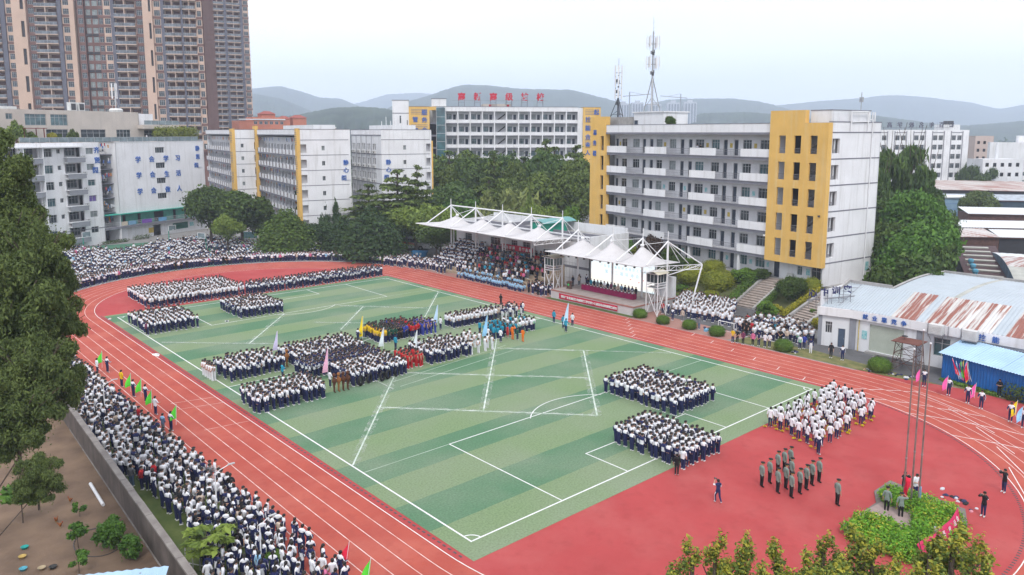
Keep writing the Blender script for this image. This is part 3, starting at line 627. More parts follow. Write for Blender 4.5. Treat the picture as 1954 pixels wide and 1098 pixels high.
for i in range(12): sbox('column', white_wall, ob, .3, .3, 31 - 5.5, (i * 3.64 - .12, -.32, 5.5))
b = MB(); b.box(-.3, OL, -.4, 2.6, 30.7, 32, 0); b.box(-.35, OL + .05, -.45, 2.7, 32, 32.15, 1); b.box(-15, 46.8, 2.65, 12, 5, 31.6, 0); b.box(0, OL, .2, 12, 31.9, 31.98, 2); b.build('roof_fascia', [white_wall, grey_band, roof_grey], ob)
b = MB(); b.box(OL, 41.5, -.3, 2.65, 2, 31.8, 0); b.build('stair_column', white_wall2, ob)
for x0, x1, chs, nm in ((-10.7, -4.7, (('管', -8.9, 28.3), ('理', -8.9, 25.0), ('服', -6.2, 30.3), ('务', -6.2, 28.2), ('令', -6.2, 25.2)), 'yellow_stair_panel'), (41.5, 46.9, (('技', 43.0, 28.4), ('能', 43.0, 25.8), ('合', 43.0, 23.2), ('金', 43.0, 20.8), ('人', 43.0, 18.4), ('起', 45.6, 30.6)), 'yellow_stair_panel')):
    b = MB(); b.box(x0, x1, -.9, 2.6, 3, 32.0, 0); b.box(x0 - .05, x1 + .05, -.95, 2.6, 32.0, 32.12, 1); pn_ = b.build(nm, [yellow_wall, grey_band], ob)
    b = MB()
    for z0 in (29.8, 25.3, 21.0):
        for i in range(4): b.box(x0 + .6, x1 - .6, -.93, -.895, z0 + i * .45, z0 + i * .45 + .14)
    b.build('grey_stripes', grey_band, pn_)['kind'] = 'stuff'
    for ch, x, z in chs: letter(ch, pn_, (x, -.96, z), 1.7, blue_letter)
for k in range(6): sbox('balcony_slab', grey_band, ob, 2.0, 2.4, .5, (-4.7, -.3, ofl[k + 1] - .4)); boxpart('balcony_back', dark_in, ob, -4.7, -2.7, 2.2, 2.3, ofl[k], ofl[k + 1])
boxpart('balcony_soffit', yellow_wall, ob, -4.7, -2.7, -.9, .3, 31.0, 32.0)
liftg = mat('lift_shaft_glass', (.05, .14, .16), .12, .5, .5, col2=(.02, .05, .06), spec=.8)
b = MB(); b.box(-2.7, -.15, -1.3, 2.0, 3, 31.7, 0); lf_ = b.build('lift_shaft', liftg, ob)
b = MB(); [b.box(-2.74, -.11, -1.34, -1.29, 5 + i * 2.4, 5.1 + i * 2.4) for i in range(11)]; b.box(-2.78, -2.68, -1.38, -1.2, 3, 31.8); b.box(-.17, -.08, -1.38, -1.2, 3, 31.8); b.build('shaft_frame', frame_m, lf_)
b = MB(); b.box(-4, .3, -.5, 4, 32.1, 34.3); b.box(-4.1, .4, -.6, 4.1, 34.3, 34.45, 1); b.build('lift_house', [white_wall, grey_band], ob)
b = MB(); b.box(-15.5, -10.7, -.4, 8, 3, 33.8, 0); b.box(-15.6, -10.6, -.5, 8, 33.8, 33.95, 1); b.box(-15.5, -10.7, -.45, -.39, 30.0, 30.2, 1); b.box(-15.5, -10.7, -.45, -.39, 26.2, 26.4, 1); b.build('stair_block', [white_wall, grey_band], ob)
for z in (28.3, 24.8): window(ob, -13.2, z, .5, 2.2, -.46, glass, 1); window(ob, -11.2, z - 1, .3, 1.6, -.46, glass, 1)
b = MB(); b.box(11.4, 19.9, 2, 8, 31.9, 33.0, 0); b.build('roof_house', beige_tile, ob)
for i, x in enumerate((13.2, 18.6)): sbox('roof_window', red_letter, ob, .7, .06, .6, (x, 1.97, 32.2))
sg = thing('rooftop_sign', 'red rooftop characters on steel frames atop the office building', 'sign', loc(ob, 0, 0, 0), ob.rotation_euler.z)
for i, ch in enumerate('高新高级技校'):
    x = 4.9 + i * 4.74; letter(ch, sg, (x, .6, 35.1), 2.35, red_letter, bold=.03)
    b = MB(); [b.beam((x + s * .9, .75, 32.1), (x + s * .7, .75, 36.1), .05, 4) for s in (-1, 1)]; [b.beam((x + s * .95, 2.4, 32.1), (x + s * .75, .8, 35.3), .04, 4) for s in (-1, 1)]; b.beam((x - .8, .75, 33.4), (x + .8, .75, 33.4), .04, 4); b.build('sign_frame', rail_m, sg)
b = MB(); b.beam((2, .75, 33.9), (31, .75, 33.9), .03, 4); b.build('sign_rail', rail_m, sg)
F0, Fr = (20.3, 153.6), math.atan2(.40, .9165)
hall = thing('slogan_dormitory', 'white dormitory with blue slogans and a green ground gallery beside the court', 'building', (*F0, 0), Fr)
wl = [(11.5, 14.1, 21.05 - 3.62 * k - 1.35, 21.05 - 3.62 * k) for k in range(4)]
b = MB(); wall_with_holes(b, 26.2, 22.3, wl, 6.3, .3, x0=.9); b.box(.9, 26.2, 7.0, 12, 0, 22.2, 0); b.box(26.0, 26.2, 0, 7, 0, 22.3, 0); b.box(.9, 1.1, .0, 7, 0, 22.3, 0); b.box(.8, 26.3, -.06, .2, 22.3, 22.42, 0)
b.box(.9, 26.2, .2, 12, 22.1, 22.25, 1); hw = b.build('wall', [white_wall, roof_grey], hall)
for h_ in wl: window(hall, (h_[0] + h_[1]) / 2, (h_[2] + h_[3]) / 2, 2.55, 1.33, .18, glass, 4, False)
for row, z in (('学会学习', 18.35), ('学会生活', 14.7), ('学会做人', 10.95)):
    for i, ch in enumerate(row): letter(ch, hw, (6.6 + i * 3.75 + (0, 0, .3, 0)[i], -.05, z), 1.5, blue_letter)
for ch, z in zip('静思阁', (20.6, 18.5, 16.4)): letter(ch, hw, (24.1, -.05, z), 1.35, blue_letter)
green_wall = mat('mint_gallery_paint', (.13, .50, .40), .8, .12, .8); green_awn = mat('green_gallery_awning', (.05, .42, .33), .6, .1, 1)
b = MB(); b.box(-3, 26, .0, 2.8, 2.9, 3.25, 0); b.box(-3.05, 26.05, -.06, -.0, 2.95, 3.4, 1); b.build('gallery_slab', [corr_wall, grey_band], hall)
b = MB(); wall_with_holes(b, 26, 6.3, [(3.3, 4.2, 3.3, 5.6), (7.4, 8.3, 3.3, 5.6), (12, 14.8, 3.3, 5.6), (17.6, 18.5, 3.3, 5.6), (21, 21.9, 3.3, 5.6)], 3.25, .2, x0=.9, y=2.3); b.build('gallery_wall', green_wall, hall)
boxpart('gallery_interior', dark_in, hall, .9, 26, 2.8, 2.9, 3.2, 6.3)
b = MB(); b.box(-3, 26.1, -.7, 2.5, 6.15, 6.27); b.build('gallery_awning', green_awn, hall)
for i in range(13): railing(hall, -2.9 + i * 2.22, -2.9 + (i + 1) * 2.22, .05, 3.3, 1.1, frame_w)
for x, w_, m in ((1.2, 1.5, C('bedding_cream', (.6, .52, .42))), (3.0, 2.0, C('bedding_blue_check', (.2, .38, .55))), (6.6, 2.7, C('bedding_purple', (.22, .10, .42))), (11.2, 2.3, C('bedding_check', (.16, .38, .62)))): tag(boxpart('bedding', m, None, 0, w_, 0, .05, 0, .9), {1.2: 'cream quilt', 3.0: 'pale blue checked quilt', 6.6: 'wide purple quilt', 11.2: 'bright blue checked quilt'}[x] + ' airing over the mint gallery railing', 'quilt', 'quilts on the gallery railing'); q = COL.objects[-1]; q.location = loc(hall, x, -.06, 3.5); q.rotation_euler.z = Fr
b = MB(); wall_with_holes(b, 26, 2.9, [(-2.8, .9, 0, 2.7), (10.4, 12.6, 0, 2.6)], 0, .3, x0=-3, y=.9); b.build('ground_wall', white_wall2, hall); boxpart('entrance_interior', dark_in, hall, -3, 13, 4, 4.1, 0, 2.9)
sbox('chalkboard', C('blackboard_green', (.02, .10, .07)), hall, 4.6, .06, 1.5, (16, .82, .9)); sbox('notice_board', notice, hall, 1.2, .05, 1.0, (21.2, .83, 1.2)); sbox('notice_board', ylw_notice, hall, 1.4, .05, 1.2, (9.0, .83, .9)); sbox('notice_board', white_wall2, hall, 1.6, .05, .9, (6.4, .84, 1.1))
b = MB(); b.box(-3, .9, 6, 6.2, 3.3, 22.0); b.build('recess_back', dark_in, hall)  # recess back painted near-black to stand for the shade of its depth
for k in range(6):
    b = MB(); b.box(-2.95, .88, 1.2, 6, 3.3 + 3.25 * k, 3.45 + 3.25 * k); b.build('recess_gallery', grey_band, hall)
    for i in range(3): ac_unit(hall, -2.2 + i * 1.1, 3.2, 4.0 + 3.25 * k)
b = MB()
for i in range(60): x, z = random.uniform(-2.8, .6), 3.8 + 3.25 * random.randrange(6) + random.uniform(.6, 1.5); b.box(x, x + .3, 1.5, 1.54, z, z + random.uniform(.4, .9), random.randrange(5))
b.build('hanging_laundry', laundry, hall)['kind'] = 'stuff'
tb_ = thing('staff_block', 'white staff housing block with grey balcony fronts left of the slogan wall'.replace('left of', 'beside'), 'building', (*F0, 0), Fr)
hol, zr = [], [21.2 - 3.42 * k for k in range(6)]
for z in zr: hol += [(-15.8, -13.9, z - 1.7, z), (-12.9, -12.1, z - 1.05, z - .1), (-11.3, -7.6, z - 1.9, z + .2), (-6.3, -4.5, z - 1.35, z), (-20.2, -16.9, z - 1.9, z + .2), (-24, -21, z - 1.9, z + .2)]
b = MB(); wall_with_holes(b, -3, 22.4, hol, 0, .35, x0=-27); b.box(-27, -3, 5, 11, 0, 22.2); b.box(-3.2, -3, .0, 5, 0, 22.4); b.box(-27, -3, .35, 5, 22.1, 22.3, 1); b.build('wall', [white_wall, roof_grey], tb_)
boxpart('room_interior', dark_in, tb_, -27, -3.2, 1.9, 2.0, 0, 22)
gp = mat('grey_balcony_paint', (.25, .26, .29), .8, .06, 1)
for k, z in enumerate(zr):
    window(tb_, -14.85, z - .85, 1.86, 1.66, .2, glass_b if k % 2 else glass, 3); window(tb_, -12.5, z - .58, .78, .92, .2, glass, 2, False); window(tb_, -5.4, z - .68, 1.76, 1.32, .2, (glass_c, glass_c, glass_b, C('violet_curtain', (.14, .09, .3)), glass_c, glass)[k], 2)
    for x0, x1 in ((-11.5, -7.4), (-20.4, -16.7), (-24.2, -20.9)):
        window(tb_, (x0 + x1) / 2 + .3, z - .75, 2.2, 1.7, 1.2, glass, 3)
        b = MB(); b.box(x0, x1, -1.2, .0, z - 2.05, z - 1.9, 0); b.box(x0, x1, -1.25, -1.15, z - 3.0 + .05, z - 1.95, 1); b.box(x0 - .05, x1 + .05, -1.3, -1.1, z - 1.95, z - 1.8, 0); b.box(x0, x1, -1.2, .0, z - 3.0, z - 2.9, 0); b.build('balcony', [white_wall2, gp], tb_)
    if k < 5:
        ac_unit(tb_, -7.0, -.05, z - 2.2)
    boxpart('balcony_wall', corr_wall, tb_, -20.4, -7.4, 1.6, 1.7, z - 2, z + .4)
b = MB(); [b.box(-21.1 + i * 4.1 * 0 + x, -20.9 + x, -1.25, 0, 3.5, 21.6) for i, x in enumerate((0.4, 4.4))]; b.box(-22, -7.2, -1.5, 0, 21.4, 21.65); b.build('balcony_frame', white_wall2, tb_)
b = MB(); b.box(-24, -3, -.05, .01, 3.6, 3.75); b.build('grey_band', grey_band, tb_)
for ch, z in zip('齐贤阁', (20.7, 18.5, 16.4)): letter(ch, tb_, (-3.75, -.05, z), 1.45, blue_letter)
ph = thing('penthouse', 'beige tiled roof house with glass railings on top of the white blocks', 'building', loc(hall, 0, 0, 22.4), Fr)
def PZ(z): return z - 22.4
b = MB(); hs = [(-18.3, -16.9, PZ(27.2), PZ(28.4)), (-14.4, -9.8, PZ(26), PZ(28.4)), (-8.8, -4.9, PZ(26), PZ(28.4)), (-10, -5, 0.05, PZ(25.2)), (-2, 4.2, 0.05, PZ(25.2)), (7.0, 10.8, .05, PZ(25.2))]
wall_with_holes(b, 13.3, PZ(29.3), hs, 0, .25, x0=-26, y=7); b.box(13.1, 13.3, 7, 14, 0, PZ(29.3)); b.box(-26, 13.3, 7.3, 14, PZ(29.1), PZ(29.2), 1); b.build('wall', [beige_tile, roof_grey], ph); boxpart('room_interior', dark_in, ph, -26, 13, 8.5, 8.6, 0, PZ(29))
for h_ in hs: window(ph, (h_[0] + h_[1]) / 2, (h_[2] + h_[3]) / 2, h_[1] - h_[0] - .05, h_[3] - h_[2] - .05, 7.12, glass_b if h_[2] > 1 else glass, 4 if h_[1] - h_[0] > 2 else 2)
b = MB(); wall_with_holes(b, 23, PZ(25.4), [(14.6, 20.4, .1, PZ(25.1))], 0, .25, x0=13.3, y=7); b.box(12.8, 23.6, 4.9, 10, PZ(25.4), PZ(26.3)); b.box(13.3, 18.2, 8, 12, PZ(26.3), PZ(29), 1); b.box(22.8, 23, 7, 12, 0, PZ(25.4)); b.build('annex', [beige_tile, white_wall], ph); window(ph, 17.5, 1.4, 5.7, 2.4, 7.12, glass, 4); boxpart('room_interior', dark_in, ph, 13.4, 22.8, 8.5, 8.6, 0, 2.9)
grail = mat('glass_railing', (.22, .28, .30), .15, .2, 1, spec=.6)
gl_ = MB(); gl_.box(0, 2.0, -.01, .01, .08, 1.05, 0); gl_.box(-.03, .03, -.03, .03, 0, 1.12, 1); gl_.box(0, 2.0, -.02, .02, 1.05, 1.1, 1); glm = gl_.mesh('glass_railing', [grail, frame_m])
for i in range(22): link('glass_railing', glm, ph, (-20 + i * 2.05, .6, 0))
for i in range(5): link('glass_railing', glm, ph, (13.2 + i * 2.05, 5.1, PZ(26.3)))
b = MB(); [b.box(x, x + .15, 3, 3.15, 0, 2.9) for x in (-17.4, -13.2)]; [b.box(x, x + .15, 5.5, 5.65, 0, 2.9) for x in (-17.4, -13.2)]; b.box(-17.9, -12.6, 2.8, 5.8, 2.9, 3.05); b.build('red_pergola', C('red_timber', (.20, .04, .03)), ph)
tank_m = mat('tank_white', (.62, .62, .6), .5, .08, 1)
for i, (x, y) in enumerate(((-2.6, 9), (-.6, 9))): b = MB(); b.box(x, x + 1.5, y, y + 1.2, PZ(29.2), PZ(31.2), 0); b.box(x + .2, x + 1.3, y - .04, y, PZ(29.5), PZ(30.9), 1); b.build('cooling_unit', [tank_m, dark_metal], ph)
b = MB(); [b.box(-20 + i * 2, -18.6 + i * 2, 9, 10, PZ(29.2), PZ(29.9)) for i in range(3)]; b.build('solar_tank', tank_m, ph)
def mast_panels(th, spots, m=None):
    for (x, y, z, a) in spots:
        if 'pan' not in _bx: bb = MB(); bb.box(-.13, .13, -.07, .07, 0, 1.9); _bx['pan'] = bb.mesh('antenna_panel', frame_w)
        link('antenna_panel', _bx['pan'], th, (x, y, z), a)
q = loc(hall, 10.4, 11, 29.3); ma = thing('antenna_mast', 'short antenna mast with white panels on the beige roof house', 'mast', q)
b = MB(); b.lathe([(1.5, 0), (1.6, .5), (1.2, .9)], 12); b.build('mast_base', tank_m, ma)
b = MB(); [b.beam((math.cos(a) * .9, math.sin(a) * .9, .9), (0, 0, 3.4), .06, 5) for a in (.3, 2.4, 4.5)]; b.beam((0, 0, .9), (0, 0, 6.5), .09, 6); b.build('mast_pole', steel, ma); mast_panels(ma, [(math.cos(a) * .6, math.sin(a) * .6, z, a) for a in (.5, 2.6, 4.7) for z in (3.2, 4.9)])

tow_b = mat('tower_beige', (.53, .385, .305), .85, .06, .2); tow_br = mat('tower_brown', (.175, .098, .085), .85, .08, .25); tow_g = mat('tower_grey_pilaster', (.12, .12, .15), .8, .06, .3); tow_w = mat('tower_balcony_slab', (.50, .38, .31), .8, .06, .3)
tow_rail = mat('tower_glass_rail', (.17, .19, .22), .2, .3, .5, spec=.5); tow_dark = mat('tower_recess', (.065, .06, .065), .9, .2, .2)
def balcony_mesh(w_, fh):
    k = ('tbal', round(w_, 2), fh)
    if k not in _bx:
        b = MB(); b.box(0, w_, -1.3, .1, -.18, .12, 0); b.box(.06, w_ - .06, -1.26, -1.22, .12, 1.05, 1); b.box(.0, w_, -1.3, -1.2, 1.05, 1.12, 2); b.box(w_ * .48, w_ * .52, -1.25, 0, .12, fh - .2, 0)
        for i in range(1, 6): q = w_ * i / 6; b.box(q - .02, q + .02, -1.28, -1.2, .12, 1.05, 2)
        _bx[k] = b.mesh('balcony', [tow_w, tow_rail, frame_m])
    return _bx[k]
def tower(name, label, p0, p1, px0, px1, cols, fh, nfl, f0, depth, ztop_cap=True):
    """cols: (kind, px start, px end) read along the front; the front line runs from p0 at px0 to p1 at px1"""
    th = thing(name, label, 'building', (p0[0], p0[1], 0), U(p0, p1)); u = np.array([p1[0] - p0[0], p1[1] - p0[1]]); u = u / np.linalg.norm(u)
    def lx(px):
        d = ray(px, 253); n = np.array([u[1], -u[0]]); t_ = ((np.array(p0) - CAMP[:2]) @ n) / (d[:2] @ n); return float((CAMP[:2] + d[:2] * t_ - np.array(p0)) @ u)
    H = fh * nfl; x0, x1 = lx(cols[0][1]), lx(cols[-1][2])
    b = MB(); b.box(x0, x1, 1.3, depth, 0, H, 0); b.box(x0 - .2, x1 + .2, -.2, depth + .2, H, H + .9, 1); b.build('body', [tow_br, tow_b], th)
    for kind, a, c in cols:
        xa, xb = lx(a), lx(c); w_ = xb - xa
        if kind in 'PG': boxpart('pilaster', tow_b if kind == 'P' else tow_g, th, xa, xb, -.75 if kind == 'P' else -.6, 1.3, 0, H + (.4 if kind == 'P' else 0))
        elif kind == 'S':        # beige pier with dark slots
            b = MB(); wall_with_holes(b, xb, H, [(xa + w_ * .62, xa + w_ * .86, k * fh * 3 + 2, k * fh * 3 + fh * 2.4) for k in range(1, nfl // 3)], 0, .3, x0=xa, y=-.9); b.box(xa, xa + .05, -.88, 1.3, 0, H); b.box(xb - .05, xb, -.88, 1.3, 0, H); b.build('pier', tow_b, th); boxpart('slot_back', tow_dark, th, xa + w_ * .55, xa + w_ * .9, -.5, -.45, 0, H)
        else:
            wall = {'W': tow_b, 'D': tow_br, 'B': tow_br, 'L': tow_br}[kind]; y = 0. if kind != 'L' else 1.0
            if kind == 'B':
                b = MB(); wall_with_holes(b, xb, H, [(xa + .3, xa + w_ * .46, k * fh + .15, k * fh + fh - .55) for k in range(f0, nfl)] + [(xa + w_ * .54, xb - .3, k * fh + .15, k * fh + fh - .55) for k in range(f0, nfl)], f0 * fh, .4, x0=xa, y=.3); b.build('balcony_wall', tow_w, th)
            else:
                b = MB(); ww = w_ * .72; wall_with_holes(b, xb, H, [(xa + w_ * .14, xb - w_ * .14, k * fh + .7, k * fh + fh - .4) for k in range(f0, nfl)], f0 * fh, .25, x0=xa, y=y); b.build('window_wall', wall, th)
                if kind == 'W':
                    for k in range(f0, nfl): 
                        if k % 3 != 1: sbox('spandrel', tow_br, th, w_, .06, .85, (xa, y - .05, k * fh - .25))
            for k in range(f0, nfl):
                z = k * fh
                if kind == 'B': link('balcony', balcony_mesh(w_, fh), th, (xa, .3, z))
                elif kind == 'L':
                    if k % 2: sbox('louver_panel', tow_dark, th, w_ * .9, .1, .8, (xa + w_ * .05, .85, z - .2))
                    window(th, (xa + xb) / 2, z + 1.65, w_ * .72, 1.8, y + .1, glass_c, 2, False)
                else: window(th, (xa + xb) / 2, z + .7 + (fh - 1.1) / 2, w_ * .72, fh - 1.1, y + .1, glass, 3 if w_ > 2 else 2, True, fm=frame_m)
    return th
s = 1 / 3.908
def cx(*L): return [(k, a * s, c * s) for k, a, c in L]
T0, T1 = HZ(85, 261.3), HZ(385, 267.6)
tower('residential_tower', 'brown and beige high-rise tower with stacked balconies rising behind the roof house', T0[:2], T1[:2], 85, 385, cx(('D', -120, -70), ('B', -70, 85), ('G', 85, 118), ('W', 118, 172), ('S', 172, 275), ('D', 275, 335), ('B', 335, 500), ('G', 500, 530), ('W', 530, 590), ('P', 590, 625), ('D', 640, 690), ('L', 690, 735), ('L', 735, 790), ('D', 790, 832), ('W', 832, 890), ('G', 890, 915), ('B', 915, 1068), ('D', 1068, 1125), ('S', 1125, 1195), ('W', 1195, 1255), ('G', 1255, 1278), ('B', 1278, 1400), ('G', 1400, 1415), ('B', 1415, 1510), ('W', 1510, 1552)), 3.0, 28, 6, 16)
T2, T3 = HZ(392, 382.7), HZ(484, 392.9)
tower('residential_tower', 'slimmer brown high-rise with grey vertical strips at the skyline edge', T2[:2], T3[:2], 392, 484, cx(('W', 1530, 1597), ('G', 1597, 1618), ('B', 1618, 1710), ('G', 1710, 1730), ('B', 1730, 1828), ('G', 1828, 1848), ('W', 1848, 1893)), 3.0, 30, 5, 16)
orange = mat('salmon_render', (.52, .19, .12), .85, .08, .3); orange_d = mat('salmon_render_dark', (.30, .08, .06), .85, .08, .3)
p, q = HZ(484, 330), HZ(640, 352)
ob2 = thing('apartment_house', 'salmon coloured apartment house with pavilion roofs behind the dormitories', 'building', (p[0], p[1], 0), U(p, q))
b = MB(); b.box(0, 14, 0, 10, 0, 31.0); b.box(14, 38, 1, 12, 0, 26.9); b.box(-6, 0, 0, 10, 0, 29.5); b.build('wall', orange, ob2)
for x, w_, z in ((7, 6, 31), (14.5, 4.2, 29), (21, 6.2, 29.5)):
    b = MB(); b.box(x - w_ / 2, x + w_ / 2, .8, 6, 24, z + 1.4); b.build('pavilion', orange, ob2); b = MB(); b._add([(x - w_ / 2 - .4, .4, z + 1.4), (x + w_ / 2 + .4, .4, z + 1.4), (x + w_ / 2 + .4, 6.4, z + 1.4), (x - w_ / 2 - .4, 6.4, z + 1.4), (x - w_ / 5, 3, z + 2.7), (x + w_ / 5, 3, z + 2.7)], [(0, 1, 5, 4), (1, 2, 5), (2, 3, 4, 5), (3, 0, 4)]); b.build('roof', orange_d, ob2)
for i in range(16):
    if i * 2.3 < 37: window(ob2, 1 + i * 2.3, 25.6 if i > 5 else 28.6, 1.4, 1.3, (.95 if i > 5 else -.05), glass, 2); 
b = MB(); b.box(14, 38.2, .6, 1, 26.4, 26.9); b.box(-6, 14, -.4, 0, 29.8, 30.3); b.build('cornice', white_wall2, ob2)
W0, W1 = HZ(1640, 268), HZ(1850, 274.5)
wbk = thing('hostel_building', 'white hostel block seen from behind its reversed rooftop letters', 'building', (W0[0], W0[1], 0), U(W0, W1)); WL = float(np.linalg.norm((W1 - W0)[:2]))
wz = [8.5 + 3.3 * k for k in range(5)]; hs = []
for j in range(5):
    xc = WL - 4.9 - j * 7.35
    for z in wz: hs += [(xc - 2.0, xc - .2, z, z + 1.75), (xc + .25, xc + 2.05, z, z + 1.75)]
b = MB(); wall_with_holes(b, WL, 25.4, hs, 0, .4, x0=-6); b.box(WL - .2, WL, 0, 12, 0, 25.4); b.box(-6, WL, .3, 12, 25.2, 25.3, 1); b.build('wall', [white_wall, roof_grey], wbk); boxpart('room_interior', dark_in, wbk, -6, WL - .2, .9, 1, 0, 25)
for h_ in hs: window(wbk, (h_[0] + h_[1]) / 2, (h_[2] + h_[3]) / 2, 1.75, 1.7, .25, glass, 3)
for j in range(5):
    xc = WL - 4.9 - j * 7.35; b = MB(); b.box(xc - 2.4, xc - 2.2, -.15, .0, 6, 25); b.box(xc + 2.2, xc + 2.4, -.15, 0, 6, 25); b.box(xc - 2.2, xc + 2.2, -.12, .0, 24.4, 24.6); b.build('grey_strip', grey_band, wbk)
b = MB(); b.box(-2, WL + 2, -4, -.05, 7.2, 7.5); b.build('canopy_slab', white_wall2, wbk)
b = MB(); b.box(WL - 8, WL - 1.5, 3, 8, 25.3, 27.3); b.box(WL - 6, WL - 3.4, 4, 6, 27.3, 28.6, 1); b.build('roof_house', [white_wall2, dark_metal], wbk)
lm = mat('sign_back_metal', (.11, .11, .15), .7, .1, 1)
for i, ch in enumerate('校新高学校名年百铸'):
    letter(ch, wbk, (WL - 38.5 + i * 3.75 * 1.05 + (.6 if i > 3 else 0), 1.2, 27.2), 2.0, lm, mirror=True, bold=.02)
b = MB(); b.beam((2, 1.5, 26.2), (WL - 7, 1.5, 26.2), .05, 4); [b.beam((x, 1.5, 25.3), (x, 1.5, 28), .04, 4) for x in np.arange(3, WL - 7, 2)]; b.build('sign_frame', rail_m, wbk)
q0, q1 = HZ(1891, 300), HZ(1990, 292)
fo = thing('factory_office', 'plain white factory block with few windows beyond the rusty sheds', 'building', (q0[0], q0[1], 0), U(q0, q1))
b = MB(); hs = [(x, x + 2.1, z, z + 1.5) for x in (6.8, 10.6, 15, 18.5) for z in (7.9, 4.7)]; wall_with_holes(b, 22, 20.7, hs, 0, .2, x0=0); b.box(-.0, .1, 0, 14, 0, 20.7); b.box(0, 22, .1, 14, 20.4, 20.5); b.box(9.5, 22, 4, 14, 20.5, 23.2); b.build('wall', white_wall, fo); boxpart('room_interior', dark_in, fo, .1, 22, .6, .7, 0, 20)
for h_ in hs: window(fo, (h_[0] + h_[1]) / 2, (h_[2] + h_[3]) / 2, 2.1, 1.5, .1, glass_b, 3)
for px, c, w_, hh, m, l in ((1862, 330, 8, 23, mat('pale_pink_render', (.5, .4, .36), .9, .05, .3), 'pale pink block beyond the hostel'), (1880, 260, 14, 15.5, white_wall2, 'low white block with a chimney behind the factory trees'), (1790, 520, 60, 15, white_wall2, 'long low white block on the wooded plain')):
    q = HZ(px, c); lb = thing('low_block', l, 'building', (q[0], q[1], 0), -YAW); b = MB(); hs = [(x, x + 1.2, z, z + 1.3) for x in np.arange(1, w_ - 2, 2.6) for z in np.arange(3, hh - 2, 3.3)]; wall_with_holes(b, w_, hh, hs, 0, .2); b.box(0, .1, 0, 9, 0, hh); b.box(0, w_, .1, 9, hh - .2, hh - .1); b.box(w_ - .1, w_, 0, 9, 0, hh); b.build('wall', m, lb); boxpart('room_interior', dark_in, lb, .1, w_ - .1, .5, .6, 0, hh - .5)
    if w_ == 14: b = MB(); b.beam((7, 4, 15), (7, 4, 21), .5, 8); b.build('chimney', white_wall2, lb)
hr = mat('distant_tower_render', (.42, .44, .48), .9, .04, .02); hrd = mat('distant_tower_glass', (.12, .15, .2), .3, .1, .05)
for i, (px, w_) in enumerate(((1189, 22), (1216, 22), (1249, 24), (1284, 23), (1316, 24))):
    c = 1500 + i * 12; q = HZ(px, c); W_ = w_ / FPX * c; top = 24.5 + (253 - (199, 197, 200, 197, 196)[i]) / FPX * c
    th = thing('high_rise', f'distant grey blue apartment high-rise, {ORD0[i]} along the row on the horizon' if 'ORD0' in globals() else 'distant high-rise', 'building', (q[0], q[1], 0), -YAW)
    b = MB(); b.box(-W_ / 2, W_ / 2, 0, 16, 0, top, 0); b.build('wall', hr, th)
    for j in range(4): x = -W_ / 2 + W_ * (.1 + .235 * j); boxpart('window_strip', hrd, th, x, x + W_ * .11, -.6, 0.0, 4, top - 3)
    b = MB(); b.box(-W_ * .2, W_ * .2, 3, 10, top, top + 4); b.build('roof_house', hr, th)
for i, (px, c, top, fl) in enumerate(((1200, 1400, 97, 1), (1297, 1450, 96, -1))):
    q = HZ(px, c); th = thing('tower_crane', ('tower crane with its jib toward the taller mast', 'tower crane above the end of the high-rise row')[i], 'crane', (q[0], q[1], 0), -YAW); b = MB(); b.beam((0, 0, 0), (0, 0, top), 1.0, 4); b.build('crane_mast', rail_m, th); b = MB(); b.beam((-12 * fl, 0, top - 8), (38 * fl, 0, top - 4), .7, 4); b.beam((0, 0, top), (26 * fl, 0, top - 5), .3, 4); b.build('jib', rail_m, th)
rz = lambda x, y, z: loc(cb, x, y, z - TZ)
mast_dark = mat('dark_mast_steel', (.10, .11, .13), .6, .1, 2)
def telecom(label, xy, H, legs_top, base_r, tiers, rot, steel=steel):
    p = rz(*xy, 24.62); th = thing('telecom_mast', label, 'mast', p, rot); H0 = H - p.z; lt = legs_top - p.z
    b = MB(); b.beam((0, 0, 0), (0, 0, H0 - 2.5), .2, 8, r2=.14); b.beam((0, 0, H0 - 2.5), (0, 0, H0), .035, 5)
    b.build('mast_pole', steel, th)
    for k in range(3):
        a = R(90 + 120 * k); b = MB(); b.beam((base_r * math.cos(a), base_r * math.sin(a), 0), (0, 0, lt), .085, 6); b.beam((base_r * .55 * math.cos(a), base_r * .55 * math.sin(a), lt * .45), (0, 0, lt * .62), .05, 5); b.build('brace_leg', steel, th)
    b = MB(); [b.beam((base_r * .5 * math.cos(R(90 + 120 * k)), base_r * .5 * math.sin(R(90 + 120 * k)), lt * .5), (base_r * .5 * math.cos(R(210 + 120 * k)), base_r * .5 * math.sin(R(210 + 120 * k)), lt * .5), .035, 4) for k in range(3)]
    for i in range(int(H0 / .5)): b.box(.14, .5, -.02, .02, i * .5, i * .5 + .03)
    b.beam((.5, 0, 0), (.5, 0, H0 - 4), .02, 4); b.build('ladder', steel, th)
    for (z, r, hh) in tiers:
        b = MB()
        for k in range(6): a = R(60 * k + 10); b.beam((0, 0, z - p.z + .7), (r * math.cos(a), r * math.sin(a), z - p.z + .7), .03, 4); b.beam((r * math.cos(a), r * math.sin(a), z - p.z - .3), (r * math.cos(a), r * math.sin(a), z - p.z + hh), .03, 4)
        b.build('antenna_arm', steel, th); mast_panels(th, [((r + .08) * math.cos(R(60 * k + 10)), (r + .08) * math.sin(R(60 * k + 10)), z - p.z + (.2 if k % 2 else 0), R(60 * k + 100)) for k in range(6)])
        for k in range(3): sbox('radio_unit', (dark_metal, steel)[k % 2], th, .35, .25, .6, (.25 * math.cos(2 * k), .25 * math.sin(2 * k), z - p.z - .9 - .2 * k))
